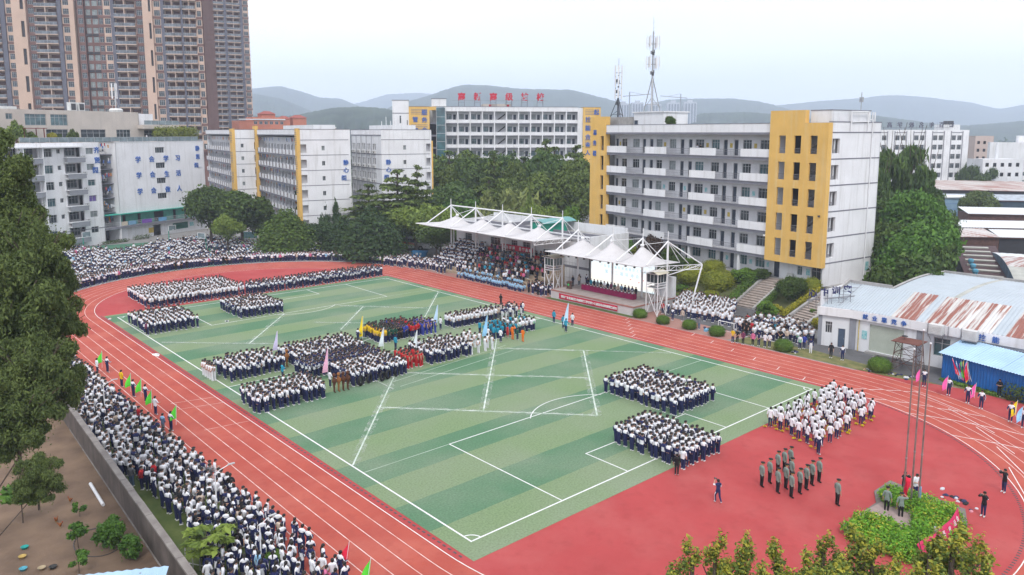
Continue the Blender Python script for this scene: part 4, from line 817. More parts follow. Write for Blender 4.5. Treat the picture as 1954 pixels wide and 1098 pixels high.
telecom('shorter dark telecom mast with three splayed legs on the classroom roof', (-2.6, 6), 38.4, 31.2, 2.6, ((33.0, .6, 2.0), (35.0, .65, 2.0), (30.8, .6, 1.4)), .5, mast_dark)
telecom('taller pale telecom mast with two antenna tiers and a lightning rod', (5.9, 6.5), 45.0, 34.6, 2.7, ((36.0, 1.1, 2.2), (39.6, 1.1, 2.2)), .1)
membrane = mat('tensile_membrane', (.52, .505, .51), .65, .05, .35, stain=((.38, .36, .35), .4))
def cone_roof(th, x0, x1, y0, y1, zf, zb, pk, n=14, seam=True):
    """one stretched bay: rectangle in plan, edges straight, drawn up to the peak pk"""
    P = []; px, py, pz = pk
    for i in range(n + 1):
        for j in range(n + 1):
            # denser near the peak
            u, v = i / n, j / n; x = x0 + (x1 - x0) * u; y = y0 + (y1 - y0) * v
            a = (x - px) / ((x1 - px) if x > px else (px - x0)); bq = (y - py) / ((y1 - py) if y > py else (py - y0)); r = (abs(a) ** 3.2 + abs(bq) ** 3.2) ** (1 / 3.2); r = min(1, r)
            ze = zf + (zb - zf) * u - .45 * math.sin(math.pi * v) * (1 - u) * .3
            P.append((x, y, ze + (pz - ze) * (1 - r) ** 1.75))
    b = MB(); F = [(i * (n + 1) + j, (i + 1) * (n + 1) + j, (i + 1) * (n + 1) + j + 1, i * (n + 1) + j + 1) for i in range(n) for j in range(n)]
    b._add(P, F); m = b.build('membrane', membrane, th, smooth=True)
    so_ = m.modifiers.new('thickness', 'SOLIDIFY'); so_.thickness = .03
    b = MB(); b.lathe([(.28, -.2), (.30, .05), (.1, .12)], 10, (px, py, pz)); b.build('peak_ring', frame_w, th)
def truss(name, th, a, bq, h, n, r=.05, drop=None):
    a, bq = Vector(a), Vector(bq); up = Vector((0, 0, h)); b = MB(); b.beam(a, bq, r, 5); b.beam(a - up, bq - up, r, 5)
    for i in range(n + 1):
        p = a.lerp(bq, i / n); b.beam(p, p - up, r * .6, 4)
        if i < n: q = a.lerp(bq, (i + 1) / n); b.beam(*((p, q - up) if i % 2 else (p - up, q)), r * .6, 4)
    return b.build(name, frame_w, th)
gs = thing('grandstand', 'grandstand hall with stepped terraces and red banner behind the seated crowd', 'building', (0, 0, 0))
gstep = mat('stand_concrete', (.42, .33, .24), .9, .15, .8, bump=.2)
for k in range(GS_N if 'GS_N' in globals() else 8):
    b = MB(); b.box(53.2 + .92 * k, 53.2 + .92 * (k + 1) + .02, 51.8, 79.6, 0, .41 * (k + 1)); b.build('terrace_step', gstep, gs)
wins = [(78.0, 76.0), (70.6, 67.9), (65.0, 63.4), (62.0, 59.8)]
b = MB(); hs = [(-a, -c, 4.6, 6.0) for a, c in wins] + [(-57.0, -55.2, 3.9, 5.3)]
gw = empty('front_wall', (60.7, 0, 0), -R(90), gs)
wall_with_holes(b, -46.6, 8.0, hs, 0, .2, x0=-80.6); b.box(-80.6, -46.6, -.02, .01, 3.0, 3.4, 1); b.build('wall', [white_wall2, grey_band], gw)
boxpart('room_interior', dark_in, gw, -80, -47, 1, 1.1, 0, 7.5)
for h_ in hs: window(gw, (h_[0] + h_[1]) / 2, (h_[2] + h_[3]) / 2, h_[1] - h_[0], h_[3] - h_[2], .1, glass, 3)
window(gw, -50.8, 2.6, 2.6, 2.6, -.02, glass_b, 4); window(gw, -53, 6.2, 1.6, 1.3, -.02, glass, 3)
b = MB(); b.box(60.9, 70, 46.4, 46.6, 0, 8.3, 0); b.box(60.9, 70, 80.5, 80.6, 0, 8.3, 0); b.box(60.4, 60.7, 46.4, 80.7, 7.8, 8.4, 0); b.box(60.36, 60.4, 46.3, 80.8, 8.0, 8.2, 1); b.box(69.8, 70, 46.6, 80.5, 0, 9.0, 0); b.box(60.7, 69.8, 46.6, 80.5, 7.3, 7.5, 2); b.box(61, 69.8, 70, 70.15, 7.5, 8.2, 1); b.box(64.8, 65.0, 47, 80, 7.5, 8.1, 1); b.build('roof', [white_wall2, grey_band, roof_grey], gs)
for y in (57.6, 64.8, 72.2, 79.5): b = MB(); b.beam((59.2, y, 2.6), (59.2, y, 8.2), .14, 8); b.build('front_column', frame_w, gs)
bn = tag(boxpart('banner', red_banner, None, 0, 8.0, -.04, .0, 0, .95), 'long red banner with white characters hung on the grandstand wall', 'banner'); bn.location = (59.9, 66.6, 4.35); bn.rotation_euler = (0, R(0), -R(90))
for i, ch in enumerate('团结拼搏 勇攀高峰'):
    if ch != ' ': letter(ch, bn, (.7 + i * .83, -.06, .47), .62, white_paint)
green_s = mat('green_shed_sheet', (.015, .28, .19), .55, .1, .8); green_r = mat('green_shed_roof', (.13, .33, .33), .5, .1, .8)
gsh = thing('roof_shed', 'bright green metal shed with curved roof on top of the grandstand', 'shed', (62.6, 62.0, 7.5), R(-90)); b = MB(); b.box(0, 3.2, 0, 5.6, 0, 1.7); b.build('wall', green_s, gsh)
b = MB(); n = 8
for i in range(n): a0, a1 = -.4 + 4.2 * i / n, -.4 + 4.2 * (i + 1) / n; f = lambda q: 1.75 + .55 * math.sin(math.pi * (q + .4) / 4.2); b.quad((a0, -.5, f(a0)), (a1, -.5, f(a1)), (a1, 7.4, f(a1)), (a0, 7.4, f(a0)))
b.build('curved_roof', green_r, gsh)
b = MB(); [b.beam((q, 7.2, 0), (q, 7.2, 1.8), .04, 4) for q in (0, 1.6, 3.2)]; b.build('post', steel, gsh)
cn = thing('grandstand_canopy', 'white four peaked tensile canopy hung from masts over the grandstand', 'canopy', (0, 0, 0))
my = [79.5, 72.2, 64.85, 57.6, 50.4]
for i in range(4): y1, y0 = my[i] + (2.2 if i == 0 else 0), my[i + 1]; cone_roof(cn, 52.2, 60.2, y0, y1, 8.1, 7.75, (57.4, (76.0, 68.8, 61.5, 54.4)[i], 9.75))
for i, y in enumerate(my):
    b = MB(); b.beam((58.6, y, 2.9 if i < 4 else 0), (58.6, y, 11.2), .15, 8); b.beam((58.6, y, 11.2), (58.6, y, 12.35), .06, 6); b.build('mast', frame_w, cn)
    b = MB(); b.beam((58.6, y, 11.15), (53, y, 8.2), .1, 7); b.build('strut', frame_w, cn)
    b = MB(); b.beam((58.6, y, 11.1), (61.8, y - 1.6, 7.6), .05, 5); b.beam((58.6, y, 11.1), (61.8, y + .9, 7.6), .05, 5); b.build('back_stay', frame_w, cn)
    if i < 4:
        pk = (57.4, (76.0, 68.8, 61.5, 54.4)[i], 9.85); b = MB(); b.beam((58.6, y, 11.1), pk, .04, 5); b.beam((58.6, my[i + 1], 11.1), pk, .04, 5); b.build('stay_cable', frame_w, cn)
b = MB(); b.beam((58.6, 50.4, 11.15), (58.6, 79.5, 11.15), .12, 8); b.build('ridge_beam', frame_w, cn)
b = MB(); b.beam((52.2, 81.7, 8.1), (52.2, 50.4, 8.1), .07, 6); b.beam((52.2, 81.7, 8.1), (60.2, 81.7, 7.75), .06, 6); b.beam((60.2, 81.7, 7.75), (60.2, 50.4, 7.75), .06, 6); b.build('edge_pipe', frame_w, cn)
truss('end_truss', cn, (52.2, 50.2, 8.1), (60.2, 50.2, 7.9), .6, 9)
stage_m = mat('stage_granite', (.40, .35, .33), .6, .12, .9); edge_m = mat('stage_edge_brick', (.33, .16, .13), .8, .12, 1.2); stage_w = mat('stage_front_tile', (.52, .50, .50), .7, .08, .8)
sx0, sx1, sy0, sy1 = 52.2, 62.6, 30.6, 46.4
sg_ = thing('stage', 'raised stage platform with pale front wall and brick edging facing the pitch', 'stage', (sx0, sy0, 0))
b = MB(); b.box(0, sx1 - sx0, 0, sy1 - sy0, 0, 1.1, 0); b.build('front_wall', stage_w, sg_); b = MB(); b.box(-.06, sx1 - sx0, -.06, sy1 - sy0 + .06, 1.1, 1.24, 0); b.build('edging', edge_m, sg_)
slab_m = stage_m.node_tree
fm_ = MB(); fm_.box(.03, 1.17, .03, 1.17, 1.24, 1.252); fmm = fm_.mesh('floor_slab', stage_m)
for i in range(8):
    for j in range(13): link('floor_slab', fmm, sg_, (.25 + i * 1.2, .1 + j * 1.2, 0))
b = MB(); b.box(9.0, 10.3, 14.8, 15.8, 1.26, 5.2); b.box(8.6, 9.4, .0, 2.6, 1.26, 4.2); b.build('back_pillar', white_wall2, sg_)
bs = tag(boxpart('banner', red_banner, None, 0, 11.3, -.05, 0, 0, .78), 'long red slogan banner on the stage front wall', 'banner'); bs.location = (52.15, 44.6, .18); bs.rotation_euler.z = -R(90)
for i, ch in enumerate('预祝广东省高新技术高级技工学校第十三届运动会取得圆满成功'): letter(ch, bs, (.65 + i * .385, -.07, .39), .40, white_paint, bold=.025)
led = D.materials.new('led_picture'); led.use_nodes = True; t = led.node_tree; L_ = t.links.new; bb_ = t.nodes['Principled BSDF']; bb_.inputs['Base Color'].default_value = (.02, .02, .02, 1)
tc_ = t.nodes.new('ShaderNodeTexCoord'); sp_ = t.nodes.new('ShaderNodeSeparateXYZ'); L_(tc_.outputs['Generated'], sp_.inputs[0]); rz_ = t.nodes.new('ShaderNodeValToRGB'); e = rz_.color_ramp.elements
e[0].position = 0; e[0].color = (.75, .93, 1, 1); e[1].position = 1; e[1].color = (.80, .93, 1, 1); k = e.new(.14); k.color = (1, .93, .82, 1); k = e.new(.45); k.color = (1, 1, 1, 1)
nn = t.nodes.new('ShaderNodeTexNoise'); nn.inputs['Scale'].default_value = 2.2; L_(tc_.outputs['Generated'], nn.inputs['Vector']); ad = t.nodes.new('ShaderNodeMath'); ad.operation = 'MULTIPLY_ADD'; ad.inputs[1].default_value = .35; L_(nn.outputs['Fac'], ad.inputs[0]); sb_ = t.nodes.new('ShaderNodeMath'); sb_.operation = 'SUBTRACT'; sb_.inputs[1].default_value = .17; L_(sp_.outputs['Z'], sb_.inputs[0]); L_(sb_.outputs[0], ad.inputs[2])
L_(ad.outputs[0], rz_.inputs['Fac']); L_(rz_.outputs['Color'], bb_.inputs['Emission Color']); bb_.inputs['Emission Strength'].default_value = .62
ls = thing('led_screen', 'bright LED video wall at the back of the stage', 'screen', (60.6, 46.0, 1.27), -R(90))
b = MB(); b.box(0, 12.4, 0, .3, .1, 4.2); b.build('screen_panel', led, ls); b = MB(); b.box(-.12, 0, -.05, .35, 0, 4.3); b.box(12.4, 12.52, -.05, .35, 0, 4.3); b.box(0, 12.4, .02, .35, 4.2, 4.32); b.box(0, 12.4, .02, .35, 0, .1); b.build('screen_frame', frame_m, ls)
led_t = mat('led_text_blue', (.02, .02, .02), .5, 0, emit=((.62, .84, .97), .55)); led_r = mat('led_red', (.02, .02, .02), .5, 0, emit=((.95, .32, .28), .6))
for row, z, x0, d, s_ in (('广东省高新技术高级技工学校', 3.05, 2.2, .7, .5), ('第十三届运动会', 2.2, 3.2, 1.0, .62)):
    for i, ch in enumerate(row): letter(ch, ls, (x0 + i * d, -.03, z), s_, led_t)
for x, z in ((8.0, 1.6), (9.6, 1.35), (10.4, 1.75)): o = link('picture_mark', text_mesh('▶', .02, led_r), ls, (x, -.03, z)); o.rotation_euler = (math.pi / 2, 0, 0); o.scale = (.5, .25, .3)
cl = mat('red_table_cloth', (.27, .006, .075), .7, .15, 1.3)
tb2 = thing('head_table', 'long table under a crimson cloth before the LED screen', 'table', (55.5, 33.4, 1.25)); b = MB(); b.box(.05, .75, .05, 9.85, .70, .74); [b.box(x, x + .05, y, y + .05, 0, .7) for x in (.1, .6) for y in (.2, 5, 9.6)]; b.build('table_top', wood_door, tb2)
b = MB(); n = 120
for i in range(n): y0, y1 = 9.9 * i / n, 9.9 * (i + 1) / n; w0, w1 = .03 * (i % 2), .03 * ((i + 1) % 2); b.quad((w0, y0, .02), (w1, y1, .02), (.02, y1, .76), (.02, y0, .76))
b.quad((.02, 0, .76), (.8, 0, .76), (.8, 9.9, .76), (.02, 9.9, .76)); b.quad((.02, 0, .02), (.8, 0, .02), (.8, 0, .76), (.02, 0, .76)); b.quad((.02, 9.9, .02), (.8, 9.9, .02), (.8, 9.9, .76), (.02, 9.9, .76)); b.build('cloth', cl, tb2)
for i in range(15): o = sbox('name_card', white_paint, None, .02, .26, .12, (55.85, 42.9 - i * .66, 2.015)); tag(o, f'{ORDW[i]} white name card from the lectern on the crimson cloth', 'name card', 'name cards on the head table')
lc = thing('lectern', 'dark brown lectern with a round green emblem on the stage', 'lectern', (54.6, 45.2 - .3, 1.25), -R(90)); b = MB(); b.box(-.4, .4, -.25, .25, 0, .12); b.box(-.33, .33, -.2, .2, .12, 1.0); b._add([(-.42, -.3, 1.0), (.42, -.3, 1.0), (.42, .3, 1.15), (-.42, .3, 1.15), (-.42, -.3, .95), (.42, -.3, .95), (.42, .3, 1.0), (-.42, .3, 1.0)], [(0, 1, 2, 3), (4, 5, 1, 0), (5, 6, 2, 1), (6, 7, 3, 2), (7, 4, 0, 3)]); b.build('cabinet', wood_door, lc)
b = MB(); b.poly([(.18 * math.cos(a * .5), -.21, .62 + .18 * math.sin(a * .5)) for a in range(13)]); b.build('emblem', C('emblem_green', (.05, .5, .12)), lc)
sc_ = thing('stage_canopy', 'white three peaked tensile canopy over the stage', 'canopy', (0, 0, 0))
ym = [46.3, 40.1, 34.4, 29.2]; pk3 = [(57.2, 44.9 - .2, 8.75), (57.2, 39.0, 8.95), (57.2, 33.3, 8.95)]
for i in range(3): cone_roof(sc_, 52.4, 60.8, ym[i + 1] + (.3 if i == 2 else 0), ym[i] + (1.6 if i == 0 else 0), 6.85, 6.5, (pk3[i][0], pk3[i][1], pk3[i][2]))
mz = [10.1, 10.4, 10.3, 10.1]; mx_ = [58.0] * 4; myy = [46.4, 39.4, 33.85, 29.5]
for i, y in enumerate(myy):
    b = MB(); b.beam((58, y, 0), (58, y, 9.8), .15, 8); b.beam((58, y, 9.8), (58, y, 11.3 - .1), .055, 6); b.build('mast', frame_w, sc_)
    b = MB(); b.beam((58, y, 9.75), (53, ym[i], 7.0), .1, 7); b.build('strut', frame_w, sc_)
    b = MB(); b.beam((58, y, 9.7), (61.6, y - .9, 6.4), .06, 5); b.beam((58, y, 9.7), (61.6, y + .6, 6.4), .06, 5)
    b.build('back_stay', frame_w, sc_)
    if i < 3: b = MB(); b.beam((58, myy[i + 1], 9.7), pk3[i], .035, 5); b.beam((58, y, 9.7), pk3[i], .035, 5); b.build('stay_cable', frame_w, sc_)
b = MB(); b.beam((52.4, 47.9, 6.85), (52.4, 29.5, 6.85), .07, 6); b.beam((60.8, 47.9, 6.5), (60.8, 29.5, 6.5), .06, 6); b.beam((52.4, 47.9, 6.85), (60.8, 47.9, 6.5), .05, 6); b.build('edge_pipe', frame_w, sc_)
truss('end_truss', sc_, (52.4, 29.3, 6.85), (61.4, 26.2, 6.6), .65, 9); b = MB(); b.beam((58, 29.5, 9.7), (61.4, 26.2, 6.6), .09, 6); b.beam((61.4, 26.2, 6.6), (59.6, 26.8, 0), .11, 7); b.beam((58, 29.5, 5.0), (61.4, 26.2, 6.6), .07, 6); b.build('end_brace', frame_w, sc_)
for i in range(10): o = sbox('stage_lamp', dark_metal, None, .22, .22, .3, (53.1, 45.2 - i * 1.55, 6.35)); tag(o, f'{ORDW[i]} black spotlight from the grandstand side under the stage canopy', 'spotlight', 'spotlights under the stage canopy')
cream = mat('cabin_roof_cream', (.50, .46, .36), .6, .08, 1.5)
def cabin(x, y, z0, label):
    th = thing('control_cabin', label, 'cabin', (x, y, z0)); h = 5.7 - z0; a = .95
    b = MB(); [b.beam((sx * a, sy * a, 0), (sx * a, sy * a, h), .07, 6) for sx in (-1, 1) for sy in (-1, 1)]; b.build('frame_leg', frame_w, th)
    zl = h - 1.9; b = MB()
    for p, q in (((-a, -a), (a, -a)), ((a, -a), (a, a)), ((a, a), (-a, a)), ((-a, a), (-a, -a))):
        for z in (zl, zl + .35, zl + .7, h): b.beam((*p, z), (*q, z), .05, 4)
        b.beam((*p, 0), (*q, zl), .04, 4); b.beam((*q, 0), (*p, zl), .04, 4)
        for f in (.33, .66): r = (p[0] + (q[0] - p[0]) * f, p[1] + (q[1] - p[1]) * f); b.beam((*r, zl + .7), (*r, h), .025, 4)
    b.build('frame', frame_w, th); b = MB(); b.box(-a + .03, a - .03, -a + .03, a - .03, zl + .72, h - .05); b.build('dark_glazing', glass, th); b = MB(); b.box(-a, a, -a, a, zl - .05, zl + .03); b.build('floor', frame_m, th)
    b = MB(); n = 8
    for i in range(n): p0, p1 = -1.25 + 2.5 * i / n, -1.25 + 2.5 * (i + 1) / n; f = lambda q: h + .05 + .35 * math.cos(q * 1.25); b.quad((-1.25, p0, f(p0)), (1.25, p0, f(p0)), (1.25, p1, f(p1)), (-1.25, p1, f(p1))); b.quad((-1.25, p0, f(p0) - .06), (-1.25, p1, f(p1) - .06), (-1.25, p1, f(p1)), (-1.25, p0, f(p0)))
    b.build('curved_roof', cream, th); b = MB(); b.beam((a + .1, -.25, 0), (a + .1, -.25, zl + .2), .025, 4); b.beam((a + .1, .25, 0), (a + .1, .25, zl + .2), .025, 4); [b.beam((a + .1, -.25, .3 + i * .3), (a + .1, .25, .3 + i * .3), .02, 4) for i in range(int(zl / .3))]; b.build('ladder', frame_w, th)
cabin(55.3, 29.2, 0, 'white steel control cabin with cream roof at the hedge-side stage corner'); cabin(54.3, 48.0, 0, 'white steel control cabin between the grandstand crowd and the lectern')
roof_sheet = D.materials.new('corrugated_pale_blue'); roof_sheet.use_nodes = True
def rust_roof(m, base, rust, amount, axis=0, freq=14., scale=.6):
    t = m.node_tree; L_ = t.links.new; b_ = t.nodes['Principled BSDF']; b_.inputs['Roughness'].default_value = .6; g = t.nodes.new('ShaderNodeNewGeometry'); mp_ = t.nodes.new('ShaderNodeMapping'); mp_.inputs['Scale'].default_value = (.16, 3.0, .16) if axis == 0 else (3.0, .16, .16); L_(g.outputs['Position'], mp_.inputs['Vector'])
    n1 = t.nodes.new('ShaderNodeTexNoise'); n1.inputs['Scale'].default_value = scale; n1.inputs['Detail'].default_value = 7; n1.inputs['Roughness'].default_value = .65; L_(mp_.outputs['Vector'], n1.inputs['Vector'])
    r1 = t.nodes.new('ShaderNodeValToRGB'); r1.color_ramp.elements[0].position = amount; r1.color_ramp.elements[0].color = (0, 0, 0, 1); r1.color_ramp.elements[1].position = amount + .06; r1.color_ramp.elements[1].color = (1, 1, 1, 1); L_(n1.outputs['Fac'], r1.inputs['Fac'])
    n2 = t.nodes.new('ShaderNodeTexNoise'); n2.inputs['Scale'].default_value = .5; n2.inputs['Detail'].default_value = 5; L_(g.outputs['Position'], n2.inputs['Vector']); r2 = t.nodes.new('ShaderNodeValToRGB'); r2.color_ramp.elements[0].color = tuple(x * .8 for x in base) + (1,); r2.color_ramp.elements[1].color = (*base, 1); L_(n2.outputs['Fac'], r2.inputs['Fac'])
    mx_ = t.nodes.new('ShaderNodeMix'); mx_.data_type = 'RGBA'; L_(r1.outputs['Color'], mx_.inputs['Factor']); L_(r2.outputs['Color'], mx_.inputs['A']); mx_.inputs['B'].default_value = (*rust, 1); L_(mx_.outputs['Result'], b_.inputs['Base Color']); return m
rust_roof(roof_sheet, (.40, .45, .49), (.22, .10, .07), .70)
rusty = rust_roof(D.materials.new('corrugated_rusty') if 0 else (lambda m: (setattr(m, 'use_nodes', True), m)[1])(D.materials.new('corrugated_rusty')), (.52, .50, .48), (.24, .085, .06), .47)
rusty_pale = rust_roof((lambda m: (setattr(m, 'use_nodes', True), m)[1])(D.materials.new('corrugated_pale_rust')), (.58, .57, .56), (.28, .12, .08), .55)
rusty_x = rust_roof((lambda m: (setattr(m, 'use_nodes', True), m)[1])(D.materials.new('corrugated_rust_streaks')), (.52, .49, .47), (.26, .10, .07), .50, axis=1)
white_sheet = rust_roof((lambda m: (setattr(m, 'use_nodes', True), m)[1])(D.materials.new('corrugated_white')), (.62, .64, .65), (.30, .15, .11), .70, axis=1)
blue_sheet = mat('corrugated_blue', (.010, .125, .40), .5, .12, .8); lblue_sheet = mat('corrugated_light_blue', (.36, .52, .68), .55, .08, .5)
skyl = mat('fibreglass_skylight', (.40, .40, .36), .6, .12, .6)
def corr_sheet(p, q, r, s_, n, amp=.035):
    """corrugated sheet between edge p-q (eave) and s-r (ridge); corrugations run from eave to ridge"""
    p, q, r, s_ = map(Vector, (p, q, r, s_)); nn = (q - p).cross(s_ - p).normalized(); b = MB(); v = []
    for i in range(2 * n + 1):
        f = i / (2 * n); o = nn * (amp if i % 2 else -amp); v += [p.lerp(q, f) + o, s_.lerp(r, f) + o]
    return v, [(2 * i, 2 * i + 2, 2 * i + 3, 2 * i + 1) for i in range(2 * n)]
ws = thing('workshop_hall', 'low workshop hall with roller shutter, blue characters and rust striped arched roof', 'building', (58.5, 3.8, 0), -R(90))
WLn = 34; fz0, fz1 = 3.65, 4.6
hs = [(1.9, 5.6, .25, 3.3), (8.6, 10.2, 1.2, 3.2), (11.6, 13.0, 1.2, 3.2), (16, 22, .3, 3.3)]
b = MB(); wall_with_holes(b, WLn, fz0, hs, 0, .25, x0=0); b.build('front_wall', white_wall2, ws); boxpart('room_interior', dark_in, ws, .2, WLn, 1.2, 1.3, 0, 3.6)
shm = MB(); [shm.box(0, 3.7, -.02, .03, .0 + i * .17, .155 + i * .17) for i in range(18)]; shut_m = mat('roller_shutter_paint', (.42, .46, .39), .6, .06, .8)
for x in (1.9,): link('roller_shutter', shm.mesh('roller_shutter', shut_m), ws, (x, .18, .25))
link('roller_shutter', shm.mesh('roller_shutter', shut_m), ws, (16.2, .18, .25)).scale.x = 1.5
b = MB(); b.box(1.7, 5.8, -.5, -.02, 0, .22); b.build('threshold', concrete, ws)
for h_ in hs[1:3]: window(ws, (h_[0] + h_[1]) / 2, (h_[2] + h_[3]) / 2, h_[1] - h_[0], 1.95, .12, glass_b, 2)
b = MB(); b.box(-.1, WLn, -.3, .25, fz0, fz1, 0); b.build('fascia', white_wall, ws)
for x in (-.15, 6.9): b = MB(); b.box(x, x + .55, -.08, -.01, 0, fz0); b.build('grey_pier', gp, ws)
b = MB(); b.beam((.75, -.12, 0), (.75, -.12, fz0), .05, 6); b.build('downpipe', ylw_notice, ws)
sbox('notice_board', notice, ws, .55, .04, .95, (1.1, -.06, 1.5))
for i, ch in enumerate('就业靠竞争'): letter(ch, ws, (1.5 + i * 1.03, -.36, 4.12), .62, blue_letter)
for ch, x in (('技', 13.2), ('能', 14.4)): letter(ch, ws, (x, -.36, 4.12), .68, blue_letter)
for x in (8.4, 11.6):
    b = MB(); b.box(x, x + 1.3, -1.15, -.35, 3.75, 4.75, 0); [b.box(x + .08, x + 1.22, -1.19, -1.15, 3.85 + i * .16, 3.93 + i * .16, 0) for i in range(5)]; b.box(x - .06, x + 1.36, -1.2, -.3, 3.66, 3.75, 1); b.build('cooler_unit', [ac_m, rail_m], ws)
    b = MB(); [b.beam((q, -.35, 2.9), (q, -1.1, 3.66), .04, 4) for q in (x, x + 1.3)]; [b.beam((q, -.35, 3.2), (q, -.35, 4.7), .04, 4) for q in (x - .35, x + 1.65)]; b.build('cooler_bracket', steel, ws)
b = MB(); ax, ay = -3.7, -1.1   # far corner of the chamfer in local coordinates
d = Vector((ax, -ay * 0 + 0, 0)); wg = empty('corner_wing', (-3.55, -1.0 + .0, 0), math.atan2(.98, 3.55), ws); Lw = 3.68
hs2 = [(.75, 1.5, 1.55, 2.9), (2.15, 2.95, .02, 2.25)]; wall_with_holes(b, Lw, fz0, hs2, 0, .2, x0=0); b.box(0, .12, .2, 4, 0, fz0); b.build('wall', white_wall2, wg); b = MB(); b.box(-.15, Lw, -.3, .25, fz0, fz1); b.build('fascia', white_wall, wg)
window(wg, 1.125, 2.225, .75, 1.35, .1, glass, 3); door(wg, 2.55, .02, .72, 2.2, .05, C('slate_door', (.07, .10, .15))); b = MB(); b.box(-.02, .4, -.06, -.01, 0, fz0); b.box(3.35, 3.66, -.06, -.01, 0, fz0); b.build('grey_pier', gp, wg); boxpart('room_interior', dark_in, wg, .3, 3.6, .9, 1, 0, 3.4)
b = MB(); wl2 = MB(); wl2.box(-3.5, -3.35, -1, 6.3, 0, 6.4); wl2.box(-3.6, -3.3, -1.1, 6.4, 6.4, 6.7, 1) if 0 else None; wl2.build('side_wall', white_wall2, ws)
def slope_sheets(x0, x1, cols):
    x = x0
    for w_, m in cols:
        n = max(2, int(w_ / .32)); v, f = corr_sheet((x, -.2, fz1 + .02), (x + w_, -.2, fz1 + .02), (x + w_, 6.0, 6.5), (x, 6.0, 6.5), n); bb2 = MB(); bb2._add(v, f); bb2.build('roof_sheet', m, ws); x += w_
slope_sheets(0, WLn, [(1.35, roof_sheet), (1.4, roof_sheet), (1.35, roof_sheet), (2.6, rusty), (.9, roof_sheet), (1.0, rusty), (1.0, rusty), (1.1, rusty), (.8, rusty_pale), (1.1, rusty), (1.3, rusty_pale), (1.2, roof_sheet), (2.4, rusty), (1.6, roof_sheet), (2.4, rusty), (2.5, roof_sheet), (2.5, rusty), (2.5, roof_sheet), (2.5, rusty), (2.4, roof_sheet)])
v, f = corr_sheet((-3.6, -1.0, fz1 + .02), (0, -.2, fz1 + .02), (0, 6.0, 6.5), (-3.4, 6.0, 6.5), 11); b = MB(); b._add(v, f); b.build('roof_sheet', roof_sheet, ws)
b = MB(); b._add([(-3.75, -1.2, 4.5), (-3.45, -1.2, 4.5), (-3.25, 6.1, 6.55), (-3.55, 6.1, 6.55), (-3.75, -1.2, 4.85), (-3.45, -1.2, 4.85), (-3.25, 6.1, 6.9), (-3.55, 6.1, 6.9)], [(0, 1, 5, 4), (1, 2, 6, 5), (2, 3, 7, 6), (3, 0, 4, 7), (4, 5, 6, 7)]); b.box(-3.4, 1.6, 5.95, 6.2, 6.3, 6.85); b.build('parapet', concrete, ws)
b = MB(); n = 16; vx0 = 1.6
def vz(y): tt = (y - 6.0) / 16.0; return 6.35 + .4 * math.sin(math.pi * min(1, max(0, tt * .95)))
x = vx0; k = 0
while x < WLn:
    w_ = .55 if k % 3 == 2 else 3.2; bb2 = MB(); nc = max(1, int(w_ / .4))
    for c_ in range(nc):
        xa, xb = x + w_ * c_ / nc, x + w_ * (c_ + 1) / nc; xm = (xa + xb) / 2
        for i in range(n):
            y0, y1 = 6 + 16 * i / n, 6 + 16 * (i + 1) / n
            bb2.quad((xa, y0, vz(y0)), (xm, y0, vz(y0) + .05), (xm, y1, vz(y1) + .05), (xa, y1, vz(y1))); bb2.quad((xm, y0, vz(y0) + .05), (xb, y0, vz(y0)), (xb, y1, vz(y1)), (xm, y1, vz(y1) + .05))
    bb2.build('vault_skylight' if w_ < 1 else 'vault_sheet', skyl if w_ < 1 else roof_sheet, ws); x += w_ + .004; k += 1
b = MB(); [b.quad((vx0 - .02, 6 + 16 * i / n, 4), (vx0 - .02, 6 + 16 * (i + 1) / n, 4), (vx0 - .02, 6 + 16 * (i + 1) / n, vz(6 + 16 * (i + 1) / n) + .02), (vx0 - .02, 6 + 16 * i / n, vz(6 + 16 * i / n) + .02)) for i in range(n)]
[b.beam((vx0, 6 + 16 * i / n, vz(6 + 16 * i / n) + .1), (vx0, 6 + 16 * (i + 1) / n, vz(6 + 16 * (i + 1) / n) + .1), .16, 4) for i in range(n)]; b.box(vx0, WLn, 21.9, 22.2, 5, vz(22) + .3); b.build('gable_parapet', concrete, ws)
b = MB()
for i in range(7): y = -.4 + i * .95; z = 4.75 + y * .32; b.beam((-3.1, y, z), (-1.7, y + .3, z + .12), .025, 4)
b.beam((-1.7, -.1, 4.85), (-1.7, 5.6, 6.6), .025, 4); b.build('roof_rail', rail_m, ws)
navy_l = mat('navy_letter', (.03, .035, .12), .6, .1, 2)
rs = thing('roof_sign', 'dark blue standing characters on a rusty frame at the workshop roof edge', 'sign', (57.6, 7.6, 4.6), R(-52))
for i, ch in enumerate('实训中心'[::-1]): letter(ch, rs, (-.6 + i * 1.25, 0, 1.4 + i * .22), .95, navy_l, bold=.03); b = MB(); [b.beam((-.6 + i * 1.25 + s * .4, .05, -.4), (-.6 + i * 1.25 + s * .4, .05, 1.9 + i * .2), .03, 4) for s in (-1, 1)]; b.beam((-.6 + i * 1.25 + .4, .05, 1.8), (-.6 + i * 1.25 + .6, 1.4, 0), .025, 4); b.build('sign_post', rail_m, rs)
b = MB(); b.beam((-1.2, .05, .6), (4, .05, 1.3), .035, 4); b.beam((-1.2, .3, .45), (4, .3, 1.15), .035, 4); b.build('sign_rail', rail_m, rs)
sh = thing('storage_shed', 'bright blue corrugated shed with pale blue roof at the bend', 'shed', (55.1, -6.9, 0), math.atan2(-.963, -.27))
Ls = 15
